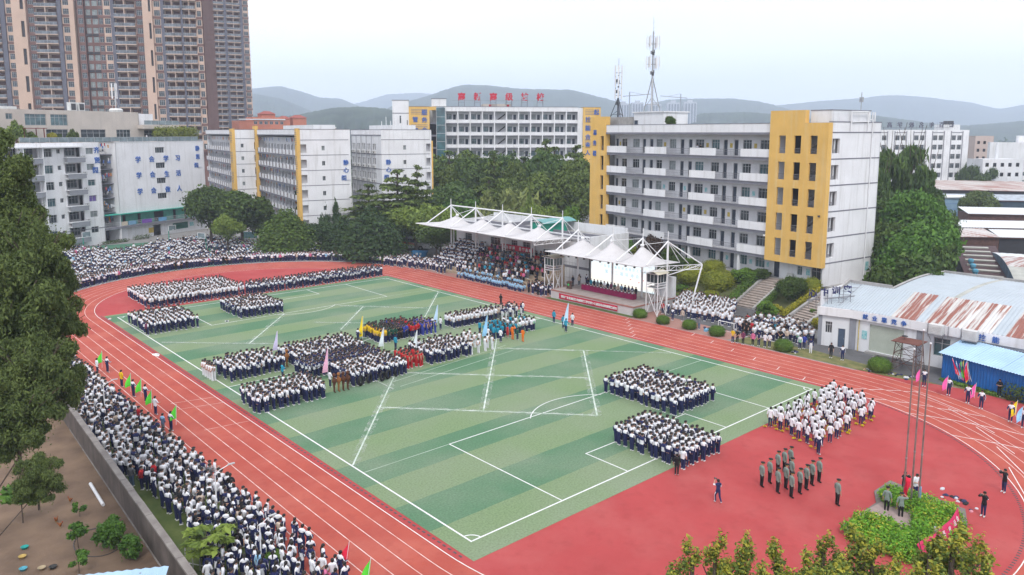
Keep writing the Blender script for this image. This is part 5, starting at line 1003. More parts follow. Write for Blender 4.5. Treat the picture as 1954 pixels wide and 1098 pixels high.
v, f = corr_sheet((0, 0, 0), (Ls, 0, 0), (Ls, 0, 2.62), (0, 0, 2.62), 50, .03); b = MB(); b._add(v, f); b.build('wall_sheet', blue_sheet, sh); b = MB(); b.poly([(0, .04, 0), (0, 3.4, 0), (0, 3.4, 3.5), (0, .04, 2.62)]); b.box(0, Ls, 3.35, 3.4, 0, 3.5); b.poly([(Ls, .04, 0), (Ls, 3.4, 0), (Ls, 3.4, 3.5), (Ls, .04, 2.62)]); b.build('side_wall', blue_sheet, sh)
for i in range(5): v, f = corr_sheet((-.3 + i * 3.13, -.35, 2.6), (-.3 + (i + 1) * 3.12, -.35, 2.6), (-.3 + (i + 1) * 3.12, 3.5, 3.62), (-.3 + i * 3.13, 3.5, 3.62), 11, .03); b = MB(); b._add(v, f); b.build('roof_sheet', lblue_sheet, sh)
wt = thing('lookout_platform', 'rusty steel lookout frame with brown flat roof beside the blue shed', 'platform', (55.0, -3.7, 0), -R(90)); rust_m = mat('rusty_steel', (.11, .055, .045), .85, .2, 2, bump=.2); b = MB(); fx, fy, hh = 1.25, 1.1, 3.1
for sx in (-1, 1):
    for sy in (-1, 1): b.beam((sx * fx, sy * fy, 0), (sx * fx * .8, sy * fy * .8, hh), .04, 5)
for z, k in ((.9, .94), (1.9, .88)): [b.beam((p[0] * fx * k, p[1] * fy * k, z), (q[0] * fx * k, q[1] * fy * k, z), .03, 4) for p, q in (((-1, -1), (1, -1)), ((1, -1), (1, 1)), ((1, 1), (-1, 1)), ((-1, 1), (-1, -1)))]
for p, q in (((-1, -1), (1, -1)), ((1, -1), (1, 1)), ((1, 1), (-1, 1)), ((-1, 1), (-1, -1))):
    for z0, z1, k0, k1 in ((0, 1.9, 1, .88), (1.9, 3.0, .88, .82)): b.beam((p[0] * fx * k0, p[1] * fy * k0, z0), (q[0] * fx * k1, q[1] * fy * k1, z1), .025, 4); b.beam((q[0] * fx * k0, q[1] * fy * k0, z0), (p[0] * fx * k1, p[1] * fy * k1, z1), .025, 4)
b.build('steel_frame', rust_m, wt); b = MB(); b.box(-1.35, 1.35, -1.2, 1.2, hh, hh + .07); b.build('platform_roof', mat('brown_deck', (.15, .06, .045), .9, .15, 1.5), wt); b = MB(); b.lathe([(.22, -.03), (.22, .03), (.3, .03), (.3, -.03)], 12, (-.6, .3, hh + .4)); b.beam((-.6, .3, hh), (-.6, .3, hh + .2), .03, 4); b.build('roof_horn', dark_metal, wt)
def shed_roof(label, px0, py0, px1, py1, zr, dep, slope, m, wallm=None, wz=3.0):
    p, q = G(px0, py0, zr), G(px1, py1, zr); th = thing('factory_shed', label, 'shed', (p[0], p[1], 0), U(p, q)); Ln = float(np.linalg.norm((q - p)[:2]))
    for i in range(max(1, int(Ln / 6))):
        nseg = max(1, int(Ln / 6)); a, c = Ln * i / nseg, Ln * (i + 1) / nseg; v, f = corr_sheet((a, 0, zr), (c, 0, zr), (c, dep, zr + slope), (a, dep, zr + slope), 14, .03); b = MB(); b._add(v, f); b.build('roof_sheet', m, th)
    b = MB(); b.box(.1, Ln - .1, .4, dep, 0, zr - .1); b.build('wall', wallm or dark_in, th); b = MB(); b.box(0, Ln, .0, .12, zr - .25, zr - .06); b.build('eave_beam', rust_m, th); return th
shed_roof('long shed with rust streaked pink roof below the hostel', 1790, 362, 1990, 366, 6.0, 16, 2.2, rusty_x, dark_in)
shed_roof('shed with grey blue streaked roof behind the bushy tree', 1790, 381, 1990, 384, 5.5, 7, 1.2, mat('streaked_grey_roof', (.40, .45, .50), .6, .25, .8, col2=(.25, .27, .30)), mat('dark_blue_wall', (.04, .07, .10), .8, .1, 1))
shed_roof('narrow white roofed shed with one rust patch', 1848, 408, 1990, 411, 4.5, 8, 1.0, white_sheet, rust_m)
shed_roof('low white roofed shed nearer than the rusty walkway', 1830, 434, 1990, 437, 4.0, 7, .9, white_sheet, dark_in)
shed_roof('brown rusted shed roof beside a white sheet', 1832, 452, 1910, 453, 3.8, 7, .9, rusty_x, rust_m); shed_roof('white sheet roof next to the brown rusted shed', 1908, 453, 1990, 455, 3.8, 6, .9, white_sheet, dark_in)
p = G(1797, 420, 0); lbs = thing('blue_factory_house', 'pale blue two storey sheet metal house with white roof among the sheds', 'building', (p[0], p[1], 0), -YAW + R(8)); b = MB(); b.box(0, 9.5, 0, 7, 0, 6.2); b.build('wall', mat('pale_blue_sheet', (.22, .34, .46), .6, .08, .6), lbs); b = MB(); b.box(-.4, 9.9, -.5, 7.4, 6.2, 6.5); b.build('roof', white_sheet, lbs); window(lbs, 6.2, 2.4, 1.8, 1.4, -.05, glass, 2)
b = MB(); [b.box(0, 9.5, -.03, 0, z, z + .06) for z in (1.5, 3, 4.5)]; b.build('wall_seam', blue_letter, lbs)
p, q = G(1890, 470, 4.5), G(1935, 545, 4.2)
av = thing('arched_shed', 'arched shed with rusty, cream and blue roof bands at the frame edge', 'shed', (p[0], p[1], 0), U(p, q)); Ln = float(np.linalg.norm((q - p)[:2])) + 3
cols = [white_sheet, rusty, skyl, lblue_sheet]; n = 14
for i in range(n):
    a0, a1 = i / n, (i + 1) / n; f = lambda t: (1.4 * Ln * t, 0, 2.2 + 3.2 * math.sin(math.pi * (.12 + .86 * t)))
    xa, _, za = f(a0); xb, _, zb = f(a1); bb2 = MB()
    for c_ in range(12): y0, y1 = c_ * 1.2, (c_ + 1) * 1.2; ym_ = (y0 + y1) / 2; bb2.quad((xa, y0, za), (xb, y0, zb), (xb, ym_, zb + .05), (xa, ym_, za + .05)); bb2.quad((xa, ym_, za + .05), (xb, ym_, zb + .05), (xb, y1, zb), (xa, y1, za))
    bb2.build('roof_sheet', cols[min(3, int(a0 * 4))], av)
b = MB(); [b.quad((1.4 * Ln * i / n, .02, 0), (1.4 * Ln * (i + 1) / n, .02, 0), (1.4 * Ln * (i + 1) / n, .02, 2.2 + 3.2 * math.sin(math.pi * (.12 + .86 * (i + 1) / n))), (1.4 * Ln * i / n, .02, 2.2 + 3.2 * math.sin(math.pi * (.12 + .86 * i / n)))) for i in range(n)]; b.build('gable_wall', mat('gable_blue_grey', (.12, .19, .27), .8, .2, .6), av)
p0, p1, p2, p3 = G(1850, 548, 3.6), G(1950, 560, 3.6), G(1900, 470, 3.9), G(1820, 468, 3.9)
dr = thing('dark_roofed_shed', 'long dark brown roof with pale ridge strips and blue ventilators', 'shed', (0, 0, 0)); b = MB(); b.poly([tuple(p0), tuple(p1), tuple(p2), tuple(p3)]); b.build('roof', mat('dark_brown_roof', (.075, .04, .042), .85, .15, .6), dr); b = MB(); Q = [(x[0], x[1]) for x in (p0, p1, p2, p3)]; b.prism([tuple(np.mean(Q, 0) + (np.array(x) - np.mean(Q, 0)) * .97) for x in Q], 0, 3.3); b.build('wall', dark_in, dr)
vent_b = C('vent_blue', (.10, .30, .42))
for i in range(8):
    f = .10 + i * .115; a, c = Vector(p0).lerp(Vector(p3), f), Vector(p1).lerp(Vector(p2), f); b = MB(); a2, c2 = a.lerp(c, .12), a.lerp(c, .78); b.beam(a2 + Vector((0, 0, .12)), c2 + Vector((0, 0, .12)), .28, 4); b.build('ridge_strip', skyl, dr)
    if i < 4: b = MB(); b.lathe([(.25, 0), (.32, .25), (.42, .4), (.40, .7), (.2, .85)], 10, tuple(a.lerp(c, .2) + Vector((0, 0, .3)))); b.build('roof_ventilator', vent_b, dr)
hill_m = mat('forested_hill', (.040, .062, .035), .95, .3, .02, col2=(.014, .026, .016), detail=12, bump=.0)
def hill(name, pts, c, width, seed, rough=.022, c1=None):
    """forested ridge: skyline heights measured at distance c (to c1), built as a full mound"""
    r = np.random.default_rng(seed); px = np.array([p[0] for p in pts], float); py = np.array([p[1] for p in pts], float); n = 150; m = 22
    X = np.linspace(px[0], px[-1], n); Y = np.interp(X, px, py)
    ker = np.hanning(9); ker /= ker.sum(); Y = np.convolve(np.pad(Y, 4, 'edge'), ker, 'valid'); V = []
    nx = sum(np.interp(np.linspace(0, k, n), np.arange(k + 1), r.normal(size=k + 1)) / k ** .75 for k in (9, 19, 41, 80))
    side = sum(np.interp(np.linspace(0, k, n), np.arange(k + 1), r.normal(size=k + 1)) for k in (7, 15, 30))
    cc = np.linspace(c, c1 or c, n)
    for i in range(n):
        p = HZ(X[i], cc[i]); top = CAMP[2] + (253 - Y[i] + (.8 * nx[i] + .35 * r.normal())) / FPX * cc[i]; d = (p - CAMP)[:2]; d = d / np.linalg.norm(d)
        for j in range(m + 1):
            t = j / m * 2 - 1; f = math.cos(t * math.pi / 2) ** 1.25; w_ = width * (1 + .16 * side[i] * (1 - f)); s = t * w_
            wob = rough * top * r.normal() * (1 - f) * f * 2.2
            V.append((p[0] + d[0] * s, p[1] + d[1] * s, -2 + (top + 2) * f + wob))
    V = np.array(V); F = np.array([(i * (m + 1) + j, (i + 1) * (m + 1) + j, (i + 1) * (m + 1) + j + 1, i * (m + 1) + j + 1) for i in range(n - 1) for j in range(m)])
    o = link('hill', np_mesh('hill', V, F, hill_m, None, True)); o['kind'] = 'structure'; return o
hill('hill', [(380, 232), (470, 222), (560, 222), (600, 214), (640, 207), (690, 205), (740, 209), (800, 222), (860, 240), (900, 252)], 1250, 380, 1)
hill('hill', [(330, 190), (420, 176), (482, 171), (540, 167), (580, 178), (610, 188), (652, 190), (680, 202), (730, 220), (800, 240)], 3600, 900, 2)
hill('hill', [(380, 190), (480, 180), (540, 190), (600, 215), (660, 240)], 2600, 600, 12)
hill('hill', [(600, 220), (660, 204), (700, 194), (740, 182), (800, 179), (850, 184), (950, 215), (1040, 240)], 5200, 1100, 3)
hill('hill', [(700, 225), (760, 200), (810, 188), (850, 174), (885, 165), (930, 166), (990, 172), (1060, 174), (1090, 174), (1130, 184), (1170, 194), (1230, 206), (1300, 216), (1380, 238)], 2700, 800, 4)
hill('hill', [(1180, 215), (1270, 192), (1330, 190), (1400, 190), (1450, 196), (1490, 206), (1560, 225), (1640, 245)], 3000, 700, 5)
hill('hill', [(1290, 232), (1340, 217), (1420, 215), (1480, 219), (1560, 230), (1640, 246)], 1700, 350, 6)
hill('hill', [(1400, 225), (1470, 204), (1560, 195), (1630, 190), (1700, 183), (1760, 187), (1800, 192), (1850, 197), (1900, 210), (1960, 200), (2050, 190), (2200, 200)], 4200, 1200, 7)
hill('hill', [(1540, 240), (1610, 222), (1660, 220), (1720, 228), (1790, 238), (1850, 240), (1920, 234), (2000, 228), (2150, 240)], 1900, 450, 8)
hill('hill', [(-600, 200), (-300, 180), (0, 185), (200, 190), (420, 230)], 3000, 900, 9)
hz_ = MB(); hz_.box(-3200, 6800, -900, 6600, -1.1, 560); ho = hz_.build('haze', [], None); ho['kind'] = 'stuff'
hm = D.materials.new('haze'); hm.use_nodes = True; t = hm.node_tree; t.nodes.clear(); o_ = t.nodes.new('ShaderNodeOutputMaterial'); v_ = t.nodes.new('ShaderNodeVolumePrincipled')
v_.inputs['Color'].default_value = (.74, .835, 1, 1); v_.inputs['Density'].default_value = 2.9e-4; v_.inputs['Anisotropy'].default_value = .0; t.links.new(v_.outputs[0], o_.inputs['Volume']); ho.data.materials.append(hm)
lf = dict(banyan=leaf_mat('broadleaf_dark', (.012, .030, .009), (.065, .115, .028)), cedar=leaf_mat('cedar_green', (.020, .048, .010), (.085, .150, .030)), cypress=leaf_mat('cypress_green', (.010, .028, .012), (.042, .082, .030)),
          tier=leaf_mat('tier_tree_green', (.020, .042, .010), (.095, .145, .035)), light=leaf_mat('light_green_leaf', (.035, .075, .014), (.16, .235, .055)), feather=leaf_mat('pale_feathery_leaf', (.05, .085, .03), (.20, .25, .10)), euca=leaf_mat('tall_tree_green', (.014, .038, .014), (.075, .135, .038)),
          fresh=leaf_mat('fresh_green_leaf', (.018, .060, .012), (.085, .19, .035)), purple=leaf_mat('purple_dark_leaf', (.018, .012, .014), (.06, .045, .04)), clip=leaf_mat('clipped_yellow_green', (.05, .085, .012), (.22, .26, .03)), hedge=leaf_mat('hedge_green', (.022, .062, .010), (.10, .20, .03)), gold=leaf_mat('golden_hedge', (.06, .10, .012), (.34, .33, .03)),
          bed=leaf_mat('flower_bed_hedge', (.025, .085, .010), (.10, .26, .025), (.42, .40, .04)), spire=leaf_mat('young_shoot_leaf', (.022, .05, .014), (.10, .155, .04), (.36, .34, .06)), big=leaf_mat('dark_overhanging_leaf', (.020, .042, .014), (.10, .145, .05)), palm=leaf_mat('palm_green', (.03, .06, .01), (.17, .21, .035)), shoot=leaf_mat('yellow_shoot_leaf', (.12, .15, .02), (.30, .30, .05)), wood=leaf_mat('distant_wood_leaf', (.02, .045, .02), (.055, .09, .035), None, 0))
def leaves(clumps, n, size, seed, flat=0., shell=.55, asp=1.7, droop=0., stray=.16, zs=1., ow=.55):
    """clumps: (centre, radii); n leaf-sized faces spread through their shells"""
    r = np.random.default_rng(seed); C_ = np.array([c for c, _ in clumps]); Rd = np.array([q for _, q in clumps]); wgt = (Rd[:, 0] * Rd[:, 1] + Rd[:, 0] * Rd[:, 2]); idx = r.choice(len(clumps), n, p=wgt / wgt.sum())
    d = r.normal(size=(n, 3)); d /= np.linalg.norm(d, axis=1)[:, None]; rad = (shell + (1 - shell) * r.random(n) ** .6) * (1 + .12 * r.normal(size=n)) * (1 + (r.random(n) < stray) * .5 * r.random(n)); P = C_[idx] + d * Rd[idx] * rad[:, None]
    nor = d * ow + r.normal(size=(n, 3)) * (.55 if ow < 1 else .28) + np.array([0, 0, .45 + flat if ow < 1 else 0]); nor /= np.linalg.norm(nor, axis=1)[:, None]
    t = np.cross(nor, r.normal(size=(n, 3))); t /= np.linalg.norm(t, axis=1)[:, None]; t[:, 2] -= droop; bt_ = np.cross(nor, t); sz = size * (.6 + .8 * r.random(n))
    a = t * (sz * asp / 2)[:, None]; bq = bt_ * (sz / 2)[:, None]; fold = nor * (sz * .18)[:, None]
    a[:, 2] *= zs; bq[:, 2] *= zs
    V = np.stack([P - a, P - bq + fold, P + a, P + bq + fold], 1).reshape(-1, 3); return V, np.arange(4 * n).reshape(n, 4)
def blobs(rx, rz, n, seed, z0, lob=.42, top=1., bottom=.3):
    r = random.Random(seed); out = [((0, 0, z0), (rx * .68, rx * .68, rz * .72))]
    for i in range(n):
        a = r.random() * 6.283; e = math.asin(r.uniform(-bottom, top)); q = r.uniform(.55, .85); k = r.uniform(.7, 1.2) * lob
        out.append(((math.cos(a) * math.cos(e) * rx * q, math.sin(a) * math.cos(e) * rx * q, z0 + math.sin(e) * rz * q), (rx * k, rx * k, rz * k * .85)))
    return out
TREE = {}
def tree_mesh(kind, var):
    """crown + trunk for a tree of unit height 1 m and unit radius .5 m, scaled when placed"""
    k = (kind, var)
    if k in TREE: return TREE[k]
    s = hash(kind) % 1000 * 0 + sum(map(ord, kind)) * 7 + var; r = random.Random(s); tb_ = MB()
    def trunk(h, r0=.03, limbs=4, spread=.3):
        tb_.beam((0, 0, 0), (.01, .01, h), r0, 7, r2=r0 * .6)
        for i in range(limbs): a = 6.283 * i / limbs + r.random(); tb_.beam((0, 0, h * .75), (math.cos(a) * spread, math.sin(a) * spread, h + .2 + .1 * r.random()), r0 * .5, 5, r2=r0 * .2)
    if kind == 'banyan': cl = blobs(.5, .36, 16, s, .62); V, F = leaves(cl, 9000, .036, s); trunk(.35, .035)
    elif kind == 'cedar':
        cl = [((0, 0, .12 + .085 * i), (.5 * (1 - (i / 11) ** 1.7) + .04,) * 2 + (.08,)) for i in range(11)] + [((math.cos(a) * .36, math.sin(a) * .36, z), (.12, .12, .1)) for a, z in [(r.random() * 6.28, r.uniform(.12, .6)) for _ in range(14)]]; V, F = leaves(cl, 8000, .036, s, shell=.75); trunk(.3, .03, 0)
    elif kind == 'cypress':
        cl = []
        for _ in range(34): z = r.uniform(.08, .97); q = .42 * (1 - z ** 1.6) + .03; a = r.random() * 6.28; cl.append(((math.cos(a) * q * .6, math.sin(a) * q * .6, z), (q * .55 + .04, q * .55 + .04, .07)))
        V, F = leaves(cl, 3400, .045, s, shell=.6, droop=-.8); trunk(.5, .04, 0)
    elif kind == 'tier':
        cl = []
        for i in range(7):
            z = .38 + .6 * i / 6; q = .5 * (1 - (i / 6.6) ** 1.3) + .03; nb = 7 if i < 5 else 4
            for j in range(nb): a = 6.283 * j / nb + r.random() * .7; k_ = r.uniform(.55, 1.05) * q; cl.append(((math.cos(a) * k_ * .62, math.sin(a) * k_ * .62, z + r.uniform(-.02, .02)), (k_ * .42 + .03, k_ * .42 + .03, .022))); tb_.beam((0, 0, z - .04), (math.cos(a) * k_ * .9, math.sin(a) * k_ * .9, z + .005), .006, 4, r2=.002)
        V, F = leaves(cl, 3800, .04, s, flat=1.2, shell=.2); trunk(.95, .022, 0)
    elif kind == 'forest': cl = blobs(.5, .42, 22, s, .56, .34); V, F = leaves(cl, 9500, .034, s); trunk(.4, .03)
    elif kind == 'euca':
        cl = []
        for _ in range(26): z = r.uniform(.2, .97); q = .48 * math.sin(math.pi * min(1, z * .8 + .18)) ** .7; a = r.random() * 6.28; k_ = r.uniform(.35, .9); cl.append(((math.cos(a) * q * k_, math.sin(a) * q * k_, z), (r.uniform(.12, .2),) * 2 + (r.uniform(.05, .085),)))
        V, F = leaves(cl, 8500, .030, s, shell=.4, droop=.5, asp=2.4); trunk(.92, .02, 5, .3)
    elif kind == 'feather':
        cl = [((math.cos(a) * q, math.sin(a) * q, z), (.07, .07, .13)) for a, q, z in [(r.random() * 6.28, r.uniform(.05, .45), 0) for _ in range(26)] for z in (.5 + .4 * r.random() - q * .5,)] + blobs(.42, .3, 8, s, .45, .4); V, F = leaves(cl, 3600, .05, s, droop=-.6, asp=2.6, shell=.3); trunk(.35, .02)
    elif kind == 'bush': cl = blobs(.5, .5, 18, s, .5, .3, 1., .9); V, F = leaves(cl, 2600, .07, s, shell=.8); tb_.beam((0, 0, 0), (0, 0, .4), .05, 6)
    elif kind == 'ball':
        cl = [((0, 0, .46), (.5, .5, .52))]; V, F = leaves(cl, 6500, .042, s, shell=.93, stray=.02, ow=1.2); tb_.beam((0, 0, 0), (0, 0, .4), .06, 6)
    elif kind == 'spire':
        cl = []
        for i in range(36): z = i / 36; q = .5 * (1 - z) ** .85 + .018; a = r.random() * 6.28; k_ = r.uniform(.25, .95); cl.append(((math.cos(a) * q * k_, math.sin(a) * q * k_, z * .97), (q * .34 + .02, q * .34 + .02, .035)))
        V, F = leaves(cl, 42000, .0125, s, shell=.1, asp=1.9, droop=-.2, zs=.45); trunk(.9, .02, 0)
        for _ in range(20): z = r.uniform(.05, .8); a = r.random() * 6.28; q = .5 * (1 - z) ** .85; tb_.beam((0, 0, z), (math.cos(a) * q, math.sin(a) * q, z + .12), .006, 4, r2=.002)
    elif kind == 'big':
        cl = blobs(.5, .5, 44, s, .5, .17, .95, .95)[1:] + [((0, 0, .5), (.26, .26, .34))]; V, F = leaves(cl, 42000, .0125, s, shell=.45, asp=2.4, droop=.4); trunk(.5, .02)
        for _ in range(26): a = r.random() * 6.28; e = r.uniform(-.6, 1.2); tb_.beam((0, 0, .42), (math.cos(a) * math.cos(e) * .44, math.sin(a) * math.cos(e) * .44, .5 + math.sin(e) * .42), .008, 4, r2=.002)
    elif kind == 'sapling': cl = [((math.cos(a) * .26, math.sin(a) * .26, z), (.16, .16, .10)) for a, z in [(r.random() * 6.28, r.uniform(.5, .9)) for _ in range(9)]]; V, F = leaves(cl, 420, .11, s, shell=.2); trunk(.6, .018, 4, .2)
    elif kind == 'papaya':
        V, F = [], []
        cl = [((math.cos(a) * .36, math.sin(a) * .36, z), (.14, .14, .02)) for a, z in [(i * 2.4, .62 + .03 * i) for i in range(12)]]; V, F = leaves(cl, 520, .10, s, flat=1.5, shell=.1, asp=2.2); trunk(.85, .025, 0)
        for i in range(12): a = i * 2.4; tb_.beam((0, 0, .8), (math.cos(a) * .34, math.sin(a) * .34, .62 + .03 * i), .006, 4)
    elif kind == 'palm':
        Vs, Fs, o = [], [], 0
        for i in range(16):
            a = i * 2.4 + r.random(); up = r.uniform(.15, .55)
            for j in range(14):
                q = j / 14; x, z = .5 * q, .55 + up * math.sin(q * 2.2) - .28 * q * q; w_ = .07 * math.sin(math.pi * min(1, q + .1)) + .01
                for sgn in (-1, 1):
                    ca, sa = math.cos(a), math.sin(a); pts = [(x, 0, z), (x + .05, 0, z), (x + .09, sgn * w_ * 1.6, z - .05), (x + .05, sgn * w_ * 1.6, z - .05)]; Vs += [(p[0] * ca - p[1] * sa, p[0] * sa + p[1] * ca, p[2]) for p in pts]; Fs.append((o, o + 1, o + 2, o + 3)); o += 4
        V, F = np.array(Vs), np.array(Fs); tb_.beam((0, 0, 0), (0, 0, .6), .03, 6)
    TREE[k] = (tb_.mesh('trunk', bark), V, F); return TREE[k]
CROWN = {}
def plant(name, kind, leaf, x, y, z, h, w_, label, group=None, cat='tree', var=None, cut=None):
    var = random.randrange(3) if var is None else var; tm, V, F = tree_mesh(kind, var); k = (kind, var, leaf)
    if k not in CROWN: CROWN[k] = np_mesh('crown', np.array(V), np.array(F), [lf[leaf], lf['shoot']], (V[::4, 2] + rng.normal(size=len(F)) * .06 > .9) & (rng.random(len(F)) < .7) if kind == 'spire' else None)
    o = link(name, tm, None, (x, y, z), random.random() * 6.28, (w_, w_, h)); tag(o, label, cat, group); link('crown' if cat == 'tree' else 'foliage', CROWN[k], o); return o
def T(px, top, wpx, c, kind, leaf, label, group=None, z=0., name=None, cat='tree', **kw):
    p = HZ(px, c); zt = ZAT(p, top); h = zt - z; nm = name or {'banyan': 'broadleaf_tree', 'cedar': 'cedar_tree', 'cypress': 'cypress_tree', 'tier': 'tiered_tree', 'forest': 'broadleaf_tree', 'euca': 'eucalyptus_tree', 'feather': 'bamboo_clump', 'bush': 'bush', 'ball': 'clipped_bush'}[kind]
    return plant(nm, kind, leaf, p[0], p[1], z, h, wpx / FPX * c * (1.0 if kind in ('ball', 'cypress') else 1.08), label, group, cat, **kw)
for a in ((392, 357, 92, 166, 'banyan', 'banyan', 'broad dark tree shading the corner of the slogan wall'), (452, 364, 104, 163, 'banyan', 'banyan', 'broad dark tree in front of the far yellow pilaster'), (424, 408, 52, 156, 'banyan', 'light', 'smaller lighter tree in front of the two broad dark trees'), (488, 392, 60, 165, 'forest', 'banyan', 'rounded tree between the broad trees and the conical one'),
          (538, 402, 98, 152, 'cedar', 'cedar', 'dense rounded conifer with tufted yellow green foliage by the court'), (563, 360, 30, 172, 'cypress', 'cypress', 'slim pointed cypress before the yellow pilaster'), (592, 372, 42, 170, 'cypress', 'cypress', 'widest cypress before the white dormitory end wall'), (612, 374, 34, 168, 'cypress', 'cypress', 'cypress between the widest and the shortest one'), (636, 381, 28, 168, 'cypress', 'cypress', 'shortest cypress at the end of the row'),
          (600, 420, 80, 158, 'forest', 'cypress', 'dark shaggy tree below the cypresses'), (648, 415, 70, 156, 'cedar', 'cypress', 'dark dense tree behind the court crowd, next to the shaggy one'), (704, 398, 104, 146, 'cedar', 'cypress', 'big dark feathery conifer in front of the coach'), (668, 425, 46, 150, 'cypress', 'cedar', 'narrow lighter conifer beside the big dark one'),
          (755, 326, 128, 162, 'tier', 'tier', 'tall spreading tree with flat tiers before the dormitory characters'), (702, 352, 120, 168, 'tier', 'tier', 'lower tiered tree spreading over the white wall foot'), (795, 316, 72, 166, 'tier', 'tier', 'slender tiered tree with a pointed top at the dormitory corner'), (772, 360, 100, 158, 'tier', 'tier', 'wide tiered tree beneath the tall one'),
          (790, 390, 92, 156, 'banyan', 'light', 'light green tree above the coach'), (838, 396, 78, 150, 'forest', 'light', 'bright green tree at the canopy tip'), (760, 405, 70, 158, 'forest', 'cedar', 'mid green tree between the conifer and the light one'), (830, 425, 74, 147, 'banyan', 'banyan', 'dark green tree under the canopy tip'), (880, 372, 90, 168, 'forest', 'fresh', 'fresh green tree behind the first canopy mast'),
          (985, 352, 100, 162, 'feather', 'feather', 'pale feathery bamboo clump behind the canopy peaks'), (930, 365, 80, 166, 'feather', 'feather', 'second pale bamboo clump toward the bright green trees'), (1038, 385, 66, 152, 'forest', 'light', 'yellowish light tree behind the last canopy mast'), (1010, 375, 60, 158, 'feather', 'light', 'greener bamboo clump beside the pale one')):
    T(*a, group='trees behind the grandstand and court')
k = 0
for row, (c, top, xs) in enumerate(((212, 298, range(842, 1130, 44)), (200, 288, range(852, 1135, 48)), (187, 308, range(850, 1130, 50)), (174, 335, range(870, 1130, 56)))):
    for xi, x in enumerate(xs):
        k += 1; T(x + random.uniform(-10, 10), top + random.uniform(-12, 14) - (10 if x > 1020 else 0), random.uniform(78, 104), c + random.uniform(-4, 4), random.choice(('forest', 'banyan', 'tier')), random.choice(('banyan', 'tier', 'tier', 'euca')), f'grove tree, {ORD0[row]} row from the office building, {ORDW[xi]} from the white dormitory', 'grove behind the grandstand')
T(1092, 395, 40, 150, 'bush', 'hedge', 'green bush beside the path by the yellow pylon', z=0); T(1122, 430, 24, 142, 'bush', 'hedge', 'small bush at the foot of the yellow pylon', z=TZ - .3, cat='bush')
for a in ((1702, 283, 78, 142, 'euca', 'euca', 'tallest eucalyptus with bare lower trunk beside the white end wall'), (1742, 280, 74, 146, 'euca', 'euca', 'tall eucalyptus touching the hostel windows'), (1772, 312, 66, 140, 'euca', 'euca', 'tall narrow tree at the outer side of the eucalyptus group'), (1686, 330, 60, 136, 'euca', 'euca', 'slender tree hugging the classroom end wall'),
          (1722, 375, 104, 126, 'forest', 'euca', 'rounded mid green tree in the middle of the group'), (1764, 362, 110, 120, 'forest', 'fresh', 'large bright green rounded crown in front of the eucalyptus'), (1800, 400, 84, 122, 'forest', 'euca', 'dark tree at the edge of the shed roofs'), (1790, 422, 116, 108, 'banyan', 'fresh', 'big fresh green tree above the workshop vault'), (1706, 420, 90, 112, 'forest', 'banyan', 'shaded dark tree behind the classroom corner'), (1740, 440, 100, 106, 'forest', 'fresh', 'low bright tree behind the vault gable'), (1680, 400, 50, 130, 'euca', 'banyan', 'dark slim tree at the back edge of the end wall'), (1818, 470, 60, 100, 'bush', 'euca', 'sprawling bush at the dark shed roof'),
          (1700, 500, 60, 92, 'bush', 'banyan', 'low dark bush on the terrace verge'), (1770, 490, 84, 96, 'bush', 'euca', 'wide shrub in front of the fresh green tree')):
    T(*a, group='trees between the classroom building and the sheds', z=0 if a[3] > 100 else 1.5)
for a in ((1866, 306, 40, 270, 'forest', 'euca', 'dark tree between the hostel and the factory office'), (1882, 312, 40, 262, 'banyan', 'banyan', 'dark rounded tree beside the factory office'), (1852, 315, 34, 265, 'forest', 'banyan', 'dark tree close to the hostel corner'), (1878, 364, 62, 206, 'forest', 'tier', 'bushy tree growing between shed roofs'), (1856, 372, 30, 207, 'forest', 'tier', 'small tree beside the pale blue house'), (1278, 221, 20, 130, 'forest', 'euca', 'small tree on the classroom roof beside the water tank house')):
    T(*a, z=24.6 if a[0] == 1278 else 0.)
def slope_point(px, py):
    z = 0.
    for _ in range(30): p = G(px, py, z); z = .5 * z + .5 * max(0, min(TZ, (p[0] - 69.5) / 6.0 * TZ)) if p[1] > 13 else 0.
    return G(px, py, z)
def garden(px, top, foot, wpx, kind, leaf, label):
    p = slope_point(px, foot); c = DEPTH(p); h = ZAT(p, top) - p[2]
    plant({'ball': 'clipped_bush', 'bush': 'shrub', 'forest': 'broadleaf_tree', 'cypress': 'cypress_tree'}[kind], kind, leaf, p[0], p[1], p[2] - .08, h, wpx / FPX * c, label, 'garden shrubs', 'tree' if kind == 'forest' else 'bush')
